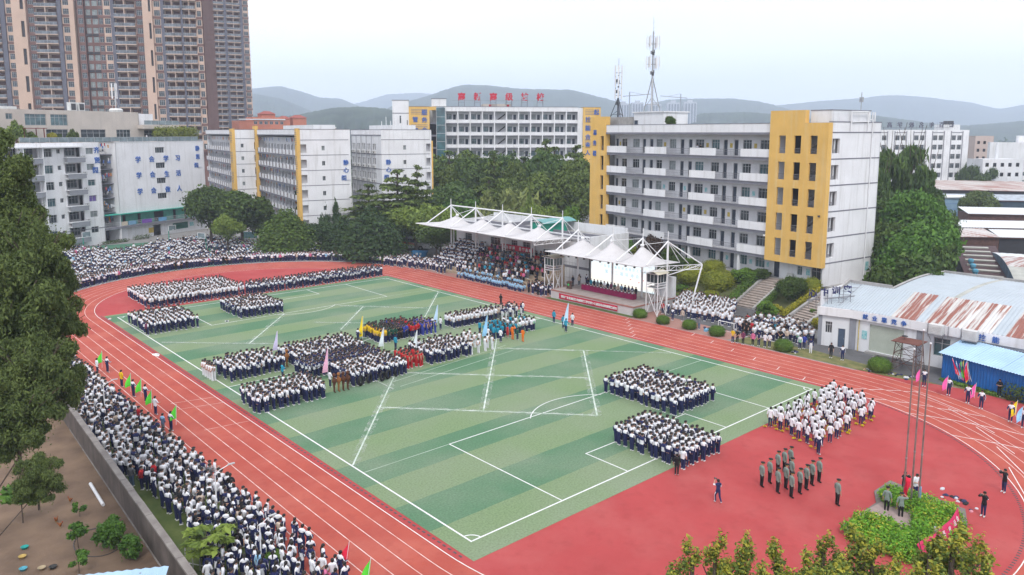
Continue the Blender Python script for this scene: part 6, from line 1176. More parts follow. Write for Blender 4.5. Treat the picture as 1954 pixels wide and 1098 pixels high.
for a in ((1320, 508, 541, 50, 'ball', 'clip', 'large clipped yellow green dome on the garden slope'), (1372, 515, 554, 57, 'ball', 'clip', 'largest clipped yellow green dome on the garden slope'), (1361, 496, 520, 40, 'ball', 'clip', 'smaller clipped dome close to the building wall'), (1358, 553, 572, 32, 'ball', 'clip', 'low clipped dome above the parked car'), (1418, 512, 540, 58, 'bush', 'hedge', 'dark green rounded shrub by the ground floor windows'), (1316, 492, 512, 40, 'bush', 'hedge', 'loose dark shrub below the blue windows'), (1244, 444, 520, 56, 'forest', 'purple', 'purple leaved dark tree beside the stage canopy'), (1282, 470, 530, 44, 'forest', 'banyan', 'dark green tree behind the canopy end truss'), (1196, 458, 490, 34, 'bush', 'fresh', 'bright shrub between two canopy peaks'), (1222, 474, 505, 40, 'bush', 'clip', 'yellow green shrub behind the stage canopy'), (1302, 541, 560, 36, 'bush', 'hedge', 'low green shrub behind the canopy brace'), (1322, 548, 562, 40, 'bush', 'clip', 'low yellow green shrub above the white shirt crowd'), (1452, 512, 532, 40, 'bush', 'banyan', 'dark shrub at the top of the hedge row'),
          (1510, 525, 585, 58, 'forest', 'banyan', 'dark round tree between the two stairs'), (1548, 530, 566, 34, 'ball', 'clip', 'clipped yellow green column beside the dark round tree'), (1462, 575, 607, 46, 'bush', 'hedge', 'green shrub with bags at the foot of the wide stairs'), (1482, 582, 604, 34, 'bush', 'gold', 'yellowish shrub beside the bag covered one'), (1560, 605, 628, 24, 'bush', 'gold', 'golden shrub against the workshop wing'), (1556, 590, 612, 26, 'bush', 'hedge', 'green shrub against the workshop wing')):
    garden(*a)
def hedge(name, label, pts, w_, h, leaf, dens=90, cat='hedge', size=.16):
    V, F, o = [], [], 0; th = thing(name, label, cat, pts[0])
    cl = []
    for a, bq in zip(pts, pts[1:]):
        a, bq = Vector(a), Vector(bq); n = max(1, int((bq - a).length / (w_ * .4)))
        for i in range(n + 1): p = a.lerp(bq, i / n) - Vector(pts[0]); cl.append(((p.x, p.y, p.z + h * .5), (w_ * .55, w_ * .55, h * .55)))
    Ln = sum((Vector(q) - Vector(p)).length for p, q in zip(pts, pts[1:])); V, F = leaves(cl, int(Ln * dens * 1.5), size * .8, len(COL.objects), shell=.8, asp=1.4, stray=.03, ow=1.1); link('foliage', np_mesh('foliage', V, F, lf[leaf]), th); b = MB(); [b.beam(tuple(Vector(p) - Vector(pts[0])), tuple(Vector(p) - Vector(pts[0]) + Vector((0, 0, h * .5))), .05, 5) for p in pts]; b.build('stem', bark, th); return th
hedge('hedge', 'bright green hedge climbing along the wide granite stairs', [(68.4, 25.9, .1), (75.0, 25.6, TZ - .1)], 1.5, 1.2, 'hedge', 200)
hedge('hedge', 'low green hedge between the stairs and the dark round tree', [(68.3, 20.9, .1), (75.0, 20.6, TZ - .3)], 1.2, .9, 'hedge', 160); hedge('hedge', 'golden yellow hedge along the grey workshop stairs', [(66.0, 16.6, .1), (72.6, 15.2, TZ - .4)], .9, .8, 'gold', 180)
hedge('hedge', 'golden low hedge on the terrace behind the workshop vault', [(80, 11.4, TZ), (92, 7.8, TZ)], .9, .7, 'gold', 120); hedge('hedge', 'dark hedge along the road below the clipped domes', [(66.5, 30.6, 0), (65.5, 37, 0), (64.2, 45, 0)], 1.0, .7, 'hedge', 90)
hedge('hedge', 'clipped hedge block at the foot of the slogan wall', [tuple(loc(hall, 3.6, -1.2)), tuple(loc(hall, 7.2, -1.2))], 1.2, 1.0, 'banyan', 110); hedge('hedge', 'clipped hedge before the staff housing entrance', [tuple(loc(hall, -5, -1.6)), tuple(loc(hall, 1.0, -1.6))], 1.0, .8, 'banyan', 100)
hedge('roof_hedge', 'row of yellow green palms on the roof garden corner', [tuple(loc(hall, 14.4, 2.2, 22.5)), tuple(loc(hall, 25.4, 2.2, 22.5))], 2.2, 3.2, 'palm', 330, 'plants', .3)
for x, hh, lfk, l in ((-15.6, 2.4, 'light', 'small potted tree beside the red pergola'), (-11.2, 2.2, 'gold', 'yellow flowering shrub on the roof terrace'), (-6.5, 2.9, 'tier', 'feathery tree in front of the roof house windows'), (-9.6, 1.8, 'banyan', 'dark shrub on the roof terrace'), (-18.8, 4.6, 'light', 'thin tall shrub at the far roof terrace end')):
    p = loc(hall, x, 3.6, 22.4); plant('terrace_plant', 'feather' if hh > 2.5 else 'bush', lfk, p.x, p.y, p.z, hh, hh * .9, l, 'plants on the roof terrace', 'plant')
bl = ['at the stage corner', 'second along the brick plaza', 'third along the brick plaza', 'behind the person in yellow', 'with a jacket thrown over it by the asphalt', 'beside the concrete skip']
for i, (px, py, w_) in enumerate(((1221, 608, 1.75), (1265, 620, 1.6), (1316, 630, 1.7), (1369, 643, 1.8), (1497, 672, 1.9), (1681, 712, 2.1))):
    p = G(px, py); plant('clipped_bush', 'ball', 'hedge', p[0] + .5, p[1] + .4, -.1, w_ * .72, w_, 'round clipped green bush ' + bl[i], 'round bushes along the stage-side track edge', 'bush')
hedge('hedge', 'dense clipped hedge at the frame edge by the blue shed', [(53.0, -13.6, 0), (53.2, -17.6, 0)], 1.6, 1.5, 'banyan', 420); hedge('hedge', 'low weeds along the foot of the blue shed', [(54.2, -7.4, 0), (53.1, -12.4, 0)], .7, .3, 'hedge', 160, 'weeds')
bed_r = [(1678, 942), (1700, 924), (1760, 945), (1826, 972), (1836, 1000), (1792, 1040), (1745, 1062), (1700, 1044), (1728, 1012), (1752, 1000), (1742, 968), (1712, 962)]; bed_l = [(1612, 1002), (1650, 976), (1690, 988), (1728, 1008), (1742, 1030), (1700, 1048), (1640, 1024)]
kb = thing('flower_bed', 'kerbed bed of bright green and yellow hedge around the flagpoles', 'flower bed', (0, 0, 0)); b = MB()
b.prism([tuple(G(*q)[:2]) for q in ((1604, 1008), (1672, 962), (1668, 940), (1698, 920), (1842, 975), (1846, 1004), (1750, 1072), (1690, 1056), (1632, 1032))], -.02, .12); b.build('kerb', step_edge, kb); cl = []
for P_ in (bed_r, bed_l):
    for x in range(1606, 1840, 9):
        for y in range(920, 1066, 8):
            if in_poly(x, y, P_): q = G(x + random.uniform(-3, 3), y + random.uniform(-3, 3) + 8, .3); cl.append(((q[0], q[1], .42 + random.uniform(-.06, .1)), (.40, .40, .42)))
V, F = leaves(cl, 26000, .105, 5, shell=.6, asp=1.5); link('foliage', np_mesh('foliage', V, F, lf['bed']), kb); q = [G(*k_, .16) for k_ in ((1648, 976), (1692, 952), (1740, 968), (1752, 1000), (1722, 1008))]; b = MB(); b.poly([tuple(k_) for k_ in q]); b.build('paved_slab', mat('pink_paving', (.34, .26, .24), .9, .15, 1.5), kb)
for i, (px, top, c, w_) in enumerate(((1345, 1016, 20, 2.6), (1398, 1002, 20.5, 2.4), (1458, 1004, 20, 2.5), (1524, 1012, 20.5, 2.8), (1580, 1036, 19, 2.5), (1622, 1002, 22, 2.4), (1688, 992, 21, 2.9), (1722, 1012, 20.5, 2.5), (1655, 1050, 18, 3), (1842, 992, 21, 2.6), (1890, 990, 20.5, 3.2), (1950, 1010, 18, 2.6), (1300, 1075, 18, 2.2), (1500, 1062, 17.5, 2.4), (1425, 1058, 18.5, 2.4), (1555, 1066, 18, 2.4), (1612, 1056, 17.5, 2.4), (1770, 1046, 18, 2.4), (1808, 1060, 17.5, 2.4), (1865, 1052, 18, 2.4))):
    p = HZ(px, c); z = ZAT(p, top); h = 9.0 if w_ < 3 else 8.5; b = MB(); hgt_ = z - h
    o = plant('spire_tree', 'spire', 'spire', p[0], p[1], hgt_, h, w_ * 1.9, f'pointed tree top with yellow young shoots, {ORD0[i] if i < 5 else ["sixth", "seventh", "eighth", "ninth", "tenth", "eleventh", "twelfth", "thirteenth", "fourteenth", "fifteenth", "sixteenth", "seventeenth", "eighteenth", "nineteenth", "twentieth"][i - 5]} of the row below the track', 'tree tops in front of the red apron', var=i % 3); tr_ = MB(); tr_.beam((0, 0, -max(0, hgt_) / h), (0, 0, .02), .022, 6); tr_.build('lower_trunk', bark, o)
for i, (px, top, wpx, c, hpx, l) in enumerate(((-42, 222, 180, 47, 250, 'tallest dark tree at the frame edge before the staff housing'), (-8, 335, 170, 46, 250, 'dark tree beneath the tallest one'), (48, 400, 152, 44, 220, 'dark tree overhanging the running track bend'), (-28, 455, 230, 40, 300, 'dense dark tree filling the frame edge above the yard'), (52, 520, 165, 43, 230, 'dark tree leaning over the wall beside the crowd'), (22, 610, 180, 38, 230, 'lighter green tree in front of the leaning one'), (68, 655, 110, 41, 160, 'small dark tree dipping toward the wall top'), (-20, 690, 190, 36, 220, 'lowest dark tree above the bare soil yard'), (10, 858, 110, 34, 130, 'drooping leafy bough over the bare soil'))):
    p = HZ(px, c); z = ZAT(p, top); h = hpx / FPX * c; o = plant('overhanging_tree', 'big', 'big', p[0], p[1], z - h, h, wpx / FPX * c * 1.05, l, 'dark trees overhanging the soil yard', var=i % 3); o.rotation_euler.z = 0; lw = wpx / FPX * c * 1.05; tr_ = MB(); tr_.beam((-RX[0] * 7 / lw, -RX[1] * 7 / lw, -max(0, z - h) / h), (0, 0, .3), .016, 7, r2=.008); tr_.build('lower_trunk', bark, o)
for x, y, h, k, l in ((-17.0, 19.1, 1.0, 'sapling', 'small sapling by the brown hen'), (-18.0, 14.9, 1.5, 'sapling', 'bushy sapling in the middle of the soil yard'), (-18.6, 12.0, 1.3, 'sapling', 'sapling tied to a stake at the bottom of the yard'), (-16.5, 13.6, 1.9, 'bush', 'round green shrub by the wall foot'), (-16.0, 11.6, 1.5, 'bush', 'loose shrub just above the blue roof'), (-19.9, 20.6, 2.6, 'sapling', 'drooping sapling under the dark trees')):
    plant('sapling' if k == 'sapling' else 'bush', k, 'fresh', x, y, 0, h, h * .95, l, 'young plants in the soil yard', 'plant')
p = G(402, 1089); plant('papaya_tree', 'papaya', 'light', p[0], p[1], 0, 2.5, 2.7, 'young papaya tree with broad leaves inside the wall-side crowd'); p = G(524, 1090); plant('clipped_bush', 'bush', 'hedge', p[0], p[1], 0, 1.25, 1.3, 'bright green round bush at the foot of the lamp post', None, 'bush'); p = G(303, 866); plant('bush', 'bush', 'hedge', p[0], p[1], 0, 1.2, 1.0, 'bright green shrub poking out of the wall-side crowd', None, 'bush')
V, F = [], []; cl = []
for _ in range(420):
    c = random.uniform(330, 1150); px = random.uniform(1660, 2100) if random.random() < .75 else random.uniform(440, 1400); q = HZ(px, c); r_ = random.uniform(4, 9); cl.append(((q[0], q[1], r_ * .5), (r_, r_, r_ * random.uniform(.7, 1.1))))
V, F = leaves(cl, 26000, 2.4, 3, shell=.8); o = link('distant_woods', np_mesh('distant_woods', V, F, lf['wood'])); o['kind'] = 'stuff'

M_white = C('white_cloth', (.78, .79, .83)); M_navy = C('navy_cloth', (.016, .022, .088)); M_skin = C('skin', (.46, .27, .19), .6, .05)
M_hair = C('black_hair', (.014, .011, .010), .5, .1); M_shoe = C('white_shoe', (.62, .62, .62)); M_black = C('black_cloth', (.012, .012, .014))
M_red = C('red_cloth', (.50, .018, .025)); M_yellow = C('yellow_cloth', (.72, .47, .01)); M_green = C('green_cloth', (.015, .085, .055)); M_royal = C('royal_cloth', (.035, .055, .35))
M_sky = C('pale_blue_cloth', (.30, .52, .72)); M_teal = C('teal_cloth', (.02, .28, .42)); M_olive = C('soldier_shirt_cloth', (.20, .25, .22)); M_orange = C('orange_cloth', (.78, .17, .01))
M_brown = C('brown_plush', (.10, .035, .015)); M_tan = C('tan_plush', (.28, .11, .03)); M_pink = C('pink_cloth', (.62, .16, .30)); M_grey = C('grey_cloth', (.17, .18, .20)); M_lime = C('lime_cloth', (.25, .62, .05))
M_denim = C('denim_cloth', (.10, .16, .26)); M_purple = C('plum_cloth', (.16, .03, .09)); M_gold = C('gold_trim', (.55, .33, .03)); M_cream = C('cream_cloth', (.55, .44, .36)); M_mint = C('mint_cloth', (.25, .5, .35))
OUT = dict(
    track=(M_white, M_navy, M_navy, M_white, 1, M_navy, M_white, M_shoe, 0), open=(M_navy, M_white, M_navy, M_white, 1, M_navy, M_white, M_shoe, 0),
    tee=(M_white, M_white, M_white, M_white, 0, M_navy, M_white, M_shoe, 0), black=(M_black, M_black, M_black, M_black, 0, M_black, M_black, M_shoe, 0),
    red=(M_red, M_red, M_red, M_red, 0, M_navy, M_white, M_shoe, 0), yellow=(M_yellow, M_yellow, M_yellow, M_yellow, 0, M_navy, M_white, M_shoe, 0),
    green=(M_green, M_green, M_green, M_green, 0, M_navy, M_navy, M_shoe, 0), royal=(M_royal, M_royal, M_royal, M_royal, 0, M_navy, M_navy, M_shoe, 0),
    redkit=(M_red, M_red, M_skin, M_skin, 0, M_red, M_white, M_shoe, 1), whitekit=(M_white, M_white, M_skin, M_skin, 0, M_white, M_navy, M_shoe, 1), bluekit=(M_royal, M_royal, M_skin, M_skin, 0, M_royal, M_white, M_shoe, 1),
    sky=(M_sky, M_sky, M_sky, M_white, 1, M_navy, M_navy, M_shoe, 0), teal=(M_teal, M_teal, M_teal, M_teal, 1, M_navy, M_navy, M_shoe, 0), mint=(M_white, M_mint, M_white, M_white, 1, M_navy, M_navy, M_shoe, 0),
    soldier=(M_olive, M_olive, M_olive, M_olive, 0, M_black, M_gold, M_black, 0), suit=(M_black, M_navy, M_black, M_black, 1, M_black, M_black, M_black, 0),
    monk=(M_orange, M_orange, M_orange, M_orange, 1, M_orange, M_orange, M_orange, 0), bear=(M_brown, M_brown, M_brown, M_brown, 1, M_brown, M_brown, M_brown, 0), bear2=(M_tan, M_tan, M_tan, M_tan, 1, M_tan, M_tan, M_tan, 0),
    grey=(M_grey, M_grey, M_grey, M_grey, 1, M_denim, M_denim, M_shoe, 0), pink=(M_pink, M_pink, M_pink, M_pink, 1, M_black, M_black, M_shoe, 0), plum=(M_purple, M_purple, M_purple, M_purple, 1, M_black, M_black, M_shoe, 0),
    cream=(M_cream, M_cream, M_cream, M_cream, 1, M_grey, M_grey, M_shoe, 0), photo=(M_black, M_black, M_black, M_white, 1, M_navy, M_white, M_shoe, 0), denim=(M_sky, M_denim, M_denim, M_denim, 1, M_grey, M_grey, M_shoe, 0), lime=(M_lime, M_lime, M_lime, M_lime, 0, M_grey, M_grey, M_shoe, 0),
    vest=(M_navy, M_navy, M_white, M_white, 0, M_navy, M_white, M_shoe, 0), whiteall=(M_navy, M_white, M_navy, M_navy, 1, M_white, M_white, M_shoe, 0))
POSE = dict(
    stand=dict(el=((-.27, -.02, 1.14), (.27, -.02, 1.14)), wr=((-.27, .05, .90), (.27, .05, .90))),
    front=dict(el=((-.28, -.01, 1.14), (.28, -.01, 1.14)), wr=((-.07, .20, .95), (.07, .20, .95))),
    back=dict(el=((-.29, -.08, 1.15), (.29, -.08, 1.15)), wr=((-.07, -.17, .98), (.07, -.17, .98))),
    phone=dict(el=((-.27, .03, 1.13), (.27, .03, 1.13)), wr=((-.07, .28, 1.16), (.07, .28, 1.16)), nod=.05),
    camera=dict(el=((-.32, .16, 1.33), (.32, .16, 1.33)), wr=((-.10, .30, 1.58), (.10, .30, 1.58))),
    flag=dict(el=((-.27, -.02, 1.14), (.28, .08, 1.16)), wr=((-.27, .05, .90), (.24, .30, 1.12))),
    salute=dict(el=((-.27, -.02, 1.14), (.42, .10, 1.40)), wr=((-.27, .05, .90), (.16, .14, 1.60))),
    walk=dict(el=((-.32, .12, 1.34), (.27, .10, 1.14)), wr=((-.12, .28, 1.56), (.25, .28, 1.20)), kn=((-.10, .22, .54), (.10, -.08, .50)), an=((-.10, .14, .12), (.10, -.34, .22))),
    sit=dict(el=((-.28, .05, .82), (.28, .05, .82)), wr=((-.12, .30, .66), (.12, .30, .66)), sit=1))
def skeleton(P):
    sit = P.get('sit'); dz = -.42 if sit else 0
    nod = P.get('nod', 0)
    J = {}
    J['pelvis'] = ((0, 0, .95 + dz), (.145, .105)); J['waist'] = ((0, -.005, 1.10 + dz), (.135, .10)); J['chest'] = ((0, 0, 1.30 + dz), (.165, .115)); J['collar'] = ((0, -.01, 1.43 + dz), (.10, .085))
    J['neck'] = ((0, .005, 1.50 + dz), (.055, .055)); J['skull'] = ((0, .03 + nod, 1.62 + dz), (.092, .10)); J['crown'] = ((0, .025 + nod, 1.70 + dz), (.07, .075))
    E = [('pelvis', 'waist'), ('waist', 'chest'), ('chest', 'collar'), ('collar', 'neck'), ('neck', 'skull'), ('skull', 'crown')]
    for i, s in ((0, -1), (1, 1)):
        el, wr = P['el'][i], P['wr'][i]
        J[f'sh{i}'] = ((s * .185, -.005, 1.405 + dz), (.068, .068)); J[f'el{i}'] = (el, (.050, .050)); J[f'wr{i}'] = (wr, (.036, .034))
        d = Vector(wr) - Vector(el); d.normalize(); J[f'hd{i}'] = (tuple(Vector(wr) + d * .085), (.040, .022))
        hp = (s * .095, 0, .90 + dz); J[f'hp{i}'] = (hp, (.095, .10))
        if sit: kn, an = (s * .13, .42, .50), (s * .12, .40, .10)
        else: kn, an = P.get('kn', ((-.10, .015, .50), (.10, .015, .50)))[i], P.get('an', ((-.10, -.01, .09), (.10, -.01, .09)))[i]
        J[f'kn{i}'] = (kn, (.066, .068)); J[f'an{i}'] = (an, (.046, .048)); J[f'to{i}'] = ((an[0] + s * .02, an[1] + .16, an[2] - .045), (.042, .035))
        E += [('collar', f'sh{i}'), (f'sh{i}', f'el{i}'), (f'el{i}', f'wr{i}'), (f'wr{i}', f'hd{i}'), ('pelvis', f'hp{i}'), (f'hp{i}', f'kn{i}'), (f'kn{i}', f'an{i}'), (f'an{i}', f'to{i}')]
    return J, E
BODY = {}
def body_geometry(pose):
    """one continuous skinned figure; returns verts, faces, region of every face, face normals and the joints"""
    if pose in BODY: return BODY[pose]
    J, E = skeleton(POSE[pose]); names = list(J); idx = {n: i for i, n in enumerate(names)}
    me = D.meshes.new('figure'); me.from_pydata([J[n][0] for n in names], [(idx[a], idx[b]) for a, b in E], [])
    o = D.objects.new('figure', me); COL.objects.link(o)
    sk = o.modifiers.new('skin', 'SKIN'); sk.use_smooth_shade = True
    lay = me.skin_vertices[0].data
    for n in names: lay[idx[n]].radius = J[n][1]; lay[idx[n]].use_root = (n == 'pelvis')
    sb = o.modifiers.new('sub', 'SUBSURF'); sb.levels = 1; sb.render_levels = 1
    bpy.context.view_layer.update()
    ev = o.evaluated_get(bpy.context.evaluated_depsgraph_get()); m2 = D.meshes.new_from_object(ev)
    V = np.array([v.co[:] for v in m2.vertices]); F = [list(p.vertices) for p in m2.polygons]; N = np.array([p.normal[:] for p in m2.polygons]); VN = np.array([v.normal[:] for v in m2.vertices])
    D.objects.remove(o); D.meshes.remove(me); D.meshes.remove(m2)
    reg = []
    A = np.array([J[a][0] for a, b in E]); B = np.array([J[b][0] for a, b in E]); AB = B - A
    for f in F:
        c = V[f].mean(0); t = np.clip(((c - A) * AB).sum(1) / (AB * AB).sum(1), 0, 1); k = int(np.argmin(np.linalg.norm(A + AB * t[:, None] - c, axis=1) - np.array([.5 * (J[a][1][0] + J[b][1][0]) for a, b in E])))
        a, b = E[k]
        if b in ('skull', 'crown') or (b == 'neck' and t[k] > .5): r = 'head'
        elif b.startswith('hd'): r = 'hand'
        elif b.startswith('wr'): r = 'fore'
        elif b.startswith('el'): r = 'arm'
        elif b.startswith('to'): r = 'shoe'
        elif b.startswith('an'): r = 'shin' if t[k] < .9 else 'shoe'
        elif b.startswith('kn'): r = 'thigh'
        elif b.startswith('hp') or (b == 'waist' and t[k] < .25): r = 'hip'
        elif b.startswith('sh') or b in ('collar', 'neck'): r = 'yoke'
        else: r = 'chest' if not (b == 'chest' and t[k] > .76) else 'yoke'
        reg.append(r)
    BODY[pose] = (V, F, reg, N, VN, J); return BODY[pose]
PMESH = {}
def shell(pose, outfit, part):
    """mesh of one garment (a thickened copy of the body's own faces) or the body itself"""
    key = (pose, outfit, part)
    if key in PMESH: return PMESH[key]
    V, F, reg, N, VN, J = body_geometry(pose); O = OUT.get(outfit)
    pick, mats, mi, off = [], [], [], .014
    if part == 'body':
        plush = outfit.startswith('bear'); skin = O[1] if plush else M_skin
        b = MB(); b._add(V, F, 0)
        for i, s in ((0, -1), (1, 1)):           # fingers: four unequal, bent, and a thumb from the side of the palm
            w_, h_ = Vector(J[f'wr{i}'][0]), Vector(J[f'hd{i}'][0]); d = (h_ - w_).normalized(); sd = d.cross(Vector((0, 0, 1))); sd = sd.normalized() if sd.length > .1 else Vector((0, 1, 0))
            up = sd.cross(d).normalized()
            for q, ln in ((-.027, .062), (-.009, .072), (.009, .068), (.027, .052)):
                p0 = h_ + sd * q + d * .02; p1 = p0 + d * ln * .6 - up * .008; b.beam(p0, p1, .0095, 4, 0, .0085, False); b.beam(p1, p1 + d * ln * .35 - up * .022, .0085, 4, 0, .006)
            b.beam(h_ + sd * .03 - d * .03, h_ + sd * .062 + d * .02, .011, 4, 0, .008)
        hd = J['skull'][0]
        b.poly([(-.012, hd[1] + .098, hd[2] - .03), (.012, hd[1] + .098, hd[2] - .03), (0, hd[1] + .125, hd[2] - .028)], 0); b.poly([(-.012, hd[1] + .098, hd[2] - .03), (0, hd[1] + .125, hd[2] - .028), (0, hd[1] + .1, hd[2] + .012)], 0); b.poly([(.012, hd[1] + .098, hd[2] - .03), (0, hd[1] + .1, hd[2] + .012), (0, hd[1] + .125, hd[2] - .028)], 0)
        for s in (-1, 1):
            b.box(s * .034 - .012, s * .034 + .012, hd[1] + .085, hd[1] + .103, hd[2] + .004, hd[2] + .014, 1)
            b.box(s * .096 - .01, s * .096 + .01, hd[1] - .02, hd[1] + .015, hd[2] - .03, hd[2] + .03, 0)
            if plush: b.lathe([(.0, -.05), (.05, -.02), (.055, .02), (.0, .05)], 8, (s * .10, hd[1], hd[2] + .15), 0)
        b.box(-.025, .025, hd[1] + .08, hd[1] + .1, hd[2] - .062, hd[2] - .055, 1)
        if plush: b.lathe([(.08, -.17), (.155, -.1), (.175, 0), (.15, .1), (.06, .16)], 10, (0, hd[1], hd[2] + .03), 0); b.lathe([(.1, -.26), (.22, -.14), (.25, 0), (.21, .16), (.12, .26)], 10, (0, .05, 1.1), 0)
        me = b.mesh('person', [skin, M_hair], True); PMESH[key] = me; return me
    if part == 'hair':
        hd = J['skull'][0]; b = MB(); long = outfit == 'long'
        prof = [(.104, -.015), (.112, .03), (.105, .075), (.075, .115), (.03, .13)]
        n = 10
        v, f = [], []
        for (r, z) in prof:
            for i in range(n):
                a = 2 * math.pi * i / n; front = max(0, math.sin(a)); zz = z + (.05 if z < .02 else 0) * front - (.05 if z < .02 else 0) * max(0, -math.sin(a)); v.append((r * math.cos(a), hd[1] - .008 + r * 1.05 * math.sin(a), hd[2] + zz))
        for k in range(len(prof) - 1):
            for i in range(n): f.append((k * n + i, k * n + (i + 1) % n, (k + 1) * n + (i + 1) % n, (k + 1) * n + i))
        f.append(tuple(range((len(prof) - 1) * n, len(prof) * n))); b._add(v, f)
        if long: b.beam((0, hd[1] - .095, hd[2] + .01), (0, hd[1] - .15, hd[2] - .12), .045, 6, 0, .05); b.beam((0, hd[1] - .15, hd[2] - .12), (0, hd[1] - .14, hd[2] - .32), .05, 6, 0, .02)
        me = b.mesh('hair', M_hair, True); PMESH[key] = me; return me
    if part == 'cap':
        hd = J['skull'][0]; b = MB(); b.lathe([(.11, .035), (.115, .07), (.15, .10), (.15, .125), (.05, .14)], 12, (0, hd[1], hd[2])); b.box(-.07, .07, hd[1] + .09, hd[1] + .17, hd[2] + .04, hd[2] + .055); b.lathe([(.117, .045), (.118, .07)], 12, (0, hd[1], hd[2]), 1)
        me = b.mesh('cap', [M_black, M_gold]); PMESH[key] = me; return me
    for k, r in enumerate(reg):
        n = N[k]
        if part == 'top':
            if r == 'yoke': pick.append(k); mi.append(0)
            elif r == 'chest': pick.append(k); mi.append(1)
            elif r == 'hip' and V[F[k]].mean(0)[2] > (.86 if not POSE[pose].get('sit') else .44): pick.append(k); mi.append(1)
            elif (r == 'arm' and O[2] is not M_skin) or (r == 'fore' and O[4]): pick.append(k); mi.append(3 if abs(n[0]) > .9 and O[4] else 2)
        elif part == 'trousers' and (r in ('hip', 'thigh') or (r == 'shin' and not O[8])): pick.append(k); mi.append(1 if n[0] * V[F[k]].mean(0)[0] > 0 and abs(n[0]) > .95 and r != 'hip' else 0)
        elif part == 'shoes' and r == 'shoe': pick.append(k); mi.append(0)
    if part == 'top': mats = [O[0], O[1], O[2], O[3]]; off = .016
    elif part == 'trousers': mats = [O[5], O[6]]; off = .009
    else: mats = [O[7]]; off = .012
    used = sorted({i for k in pick for i in F[k]}); rm = {u: i for i, u in enumerate(used)}
    b = MB(); b._add(V[used] + VN[used] * off, [[rm[i] for i in F[k]] for k in pick]); b.m = mi
    me = b.mesh({'top': 'jacket' if O[4] else 'shirt', 'trousers': 'shorts' if O[8] else 'trousers', 'shoes': 'shoes'}[part], mats, True)
    PMESH[key] = me; return me
def person(x, y, z, rz, outfit='track', pose='stand', h=1.75, label=None, cat='student', group=None, long=False, cap=False):
    o = link('person', shell(pose, outfit, 'body'), None, (x, y, z), rz, (h / 1.75 * .93, h / 1.75 * .93, h / 1.75)); tag(o, label, cat, group)
    if not outfit.startswith('bear'):
        link('jacket' if OUT[outfit][4] else 'shirt', shell(pose, outfit, 'top'), o); link('shorts' if OUT[outfit][8] else 'trousers', shell(pose, outfit, 'trousers'), o); link('shoes', shell(pose, outfit, 'shoes'), o)
        if cap: link('cap', shell(pose, 'any', 'cap'), o)
        else: link('hair', shell(pose, 'long' if long else 'short', 'hair'), o)
    return o
PPL = []          # everybody else: candidates, sorted by size in view later
def cand(x, y, z=0., rz=-math.pi / 2, outfit='track', pose='stand', h=None, label=None, group=None, long=None, force=False):
    h = h if h else random.uniform(1.62, 1.82)
    PPL.append(dict(x=x, y=y, z=z, rz=rz, outfit=outfit, pose=pose, h=h, label=label, group=group, long=(random.random() < .3 if long is None else long), force=force))
FACE_STAGE, FACE_WEST, FACE_SOUTH = -math.pi / 2, math.pi / 2, math.pi      # figures are modelled facing +y
ORD = 'first second third fourth fifth sixth seventh eighth ninth tenth eleventh twelfth thirteenth fourteenth fifteenth sixteenth seventeenth eighteenth nineteenth twentieth'.split()
def block(x0, x1, y0, y1, nx, ny, outfit, name, rz=FACE_STAGE, jit=.09, poses=('stand', 'front', 'back'), drop=.02, rowword='row from the stage', colword='from the near goal line', group=None):
    for i in range(nx):
        for j in range(ny):
            if random.random() < drop: continue
            x = x0 + (x1 - x0) * (i / max(1, nx - 1)); y = y0 + (y1 - y0) * (j / max(1, ny - 1))
            of = outfit(i / max(1, nx - 1), j / max(1, ny - 1)) if callable(outfit) else outfit
            lab = f'{name}, {ORD[min(19, nx - 1 - i)]} {rowword}, {ORD[min(19, j)]} {colword}'
            cand(x + random.gauss(0, jit), y + random.gauss(0, jit), 0, rz + random.gauss(0, .18), of, random.choice(poses), label=lab, group=group or 'formations on the pitch')
tk = lambda u, v: 'open' if random.random() < .12 else ('tee' if random.random() < .05 else 'track')
block(17.9, 22.3, -2.4, 4.1, 9, 12, tk, 'goalmouth tracksuit student', group='tracksuit block on the near goal line')
block(26.4, 31.9, 4.5, 12.5, 11, 14, tk, 'penalty area tracksuit student', group='tracksuit block in the near penalty area')
for i in range(13):
    for j in range(6):
        x = 28.9 + i * .93 + j * .22 + random.gauss(0, .14); y = -7.2 + j * .92 + random.gauss(0, .14)
        if (i > 11 and j < 2) or random.random() < .03: continue
        cand(x, y, 0, FACE_STAGE + random.gauss(0, .2), 'tee', random.choice(('stand', 'front', 'stand')), label=f'white shirt dancer on red rubber, {ORD[12 - i]} row from the stage, {ORD[j]} file from the soldiers', group='white shirt dancers with pompoms')
tee2 = lambda u, v: 'tee' if random.random() < .85 else 'track'
block(4.9, 18.6, 78.9, 88.9, 24, 14, tee2, 'student')
block(19.2, 42.6, 78.3, 81.4, 40, 5, lambda u, v: 'open' if random.random() < .5 else 'track', 'student')
block(.3, 6.1, 63.6, 71.3, 10, 13, tk, 'student'); block(12.2, 17.8, 64.2, 71.6, 10, 13, tk, 'student')
block(-.7, 5.7, 29.1, 32.9, 15, 7, tk, 'student')
block(.9, 6.3, 39.4, 43.7, 12, 7, tk, 'student')
for k in range(10): cand(-.4 + .42 * (k // 5) * .6, 40.9 + .62 * (k % 5), 0, FACE_STAGE, 'whitekit', 'back', label='player in white kit', group='formations on the pitch')
block(7.9, 15.6, 39.3, 43.5, 15, 8, tk, 'student'); block(7.2, 15.4, 35.2, 38.2, 17, 6, lambda u, v: 'open', 'student'); block(9.2, 15.3, 30.0, 34.1, 12, 8, tk, 'student')
def kit(u, v): return 'yellow' if u < .22 else 'green' if u < .42 else 'black' if u < .55 else 'royal' if u < .75 else 'red'
block(19.5, 24.8, 41.5, 45.4, 14, 9, kit, 'student', poses=('front', 'back'))
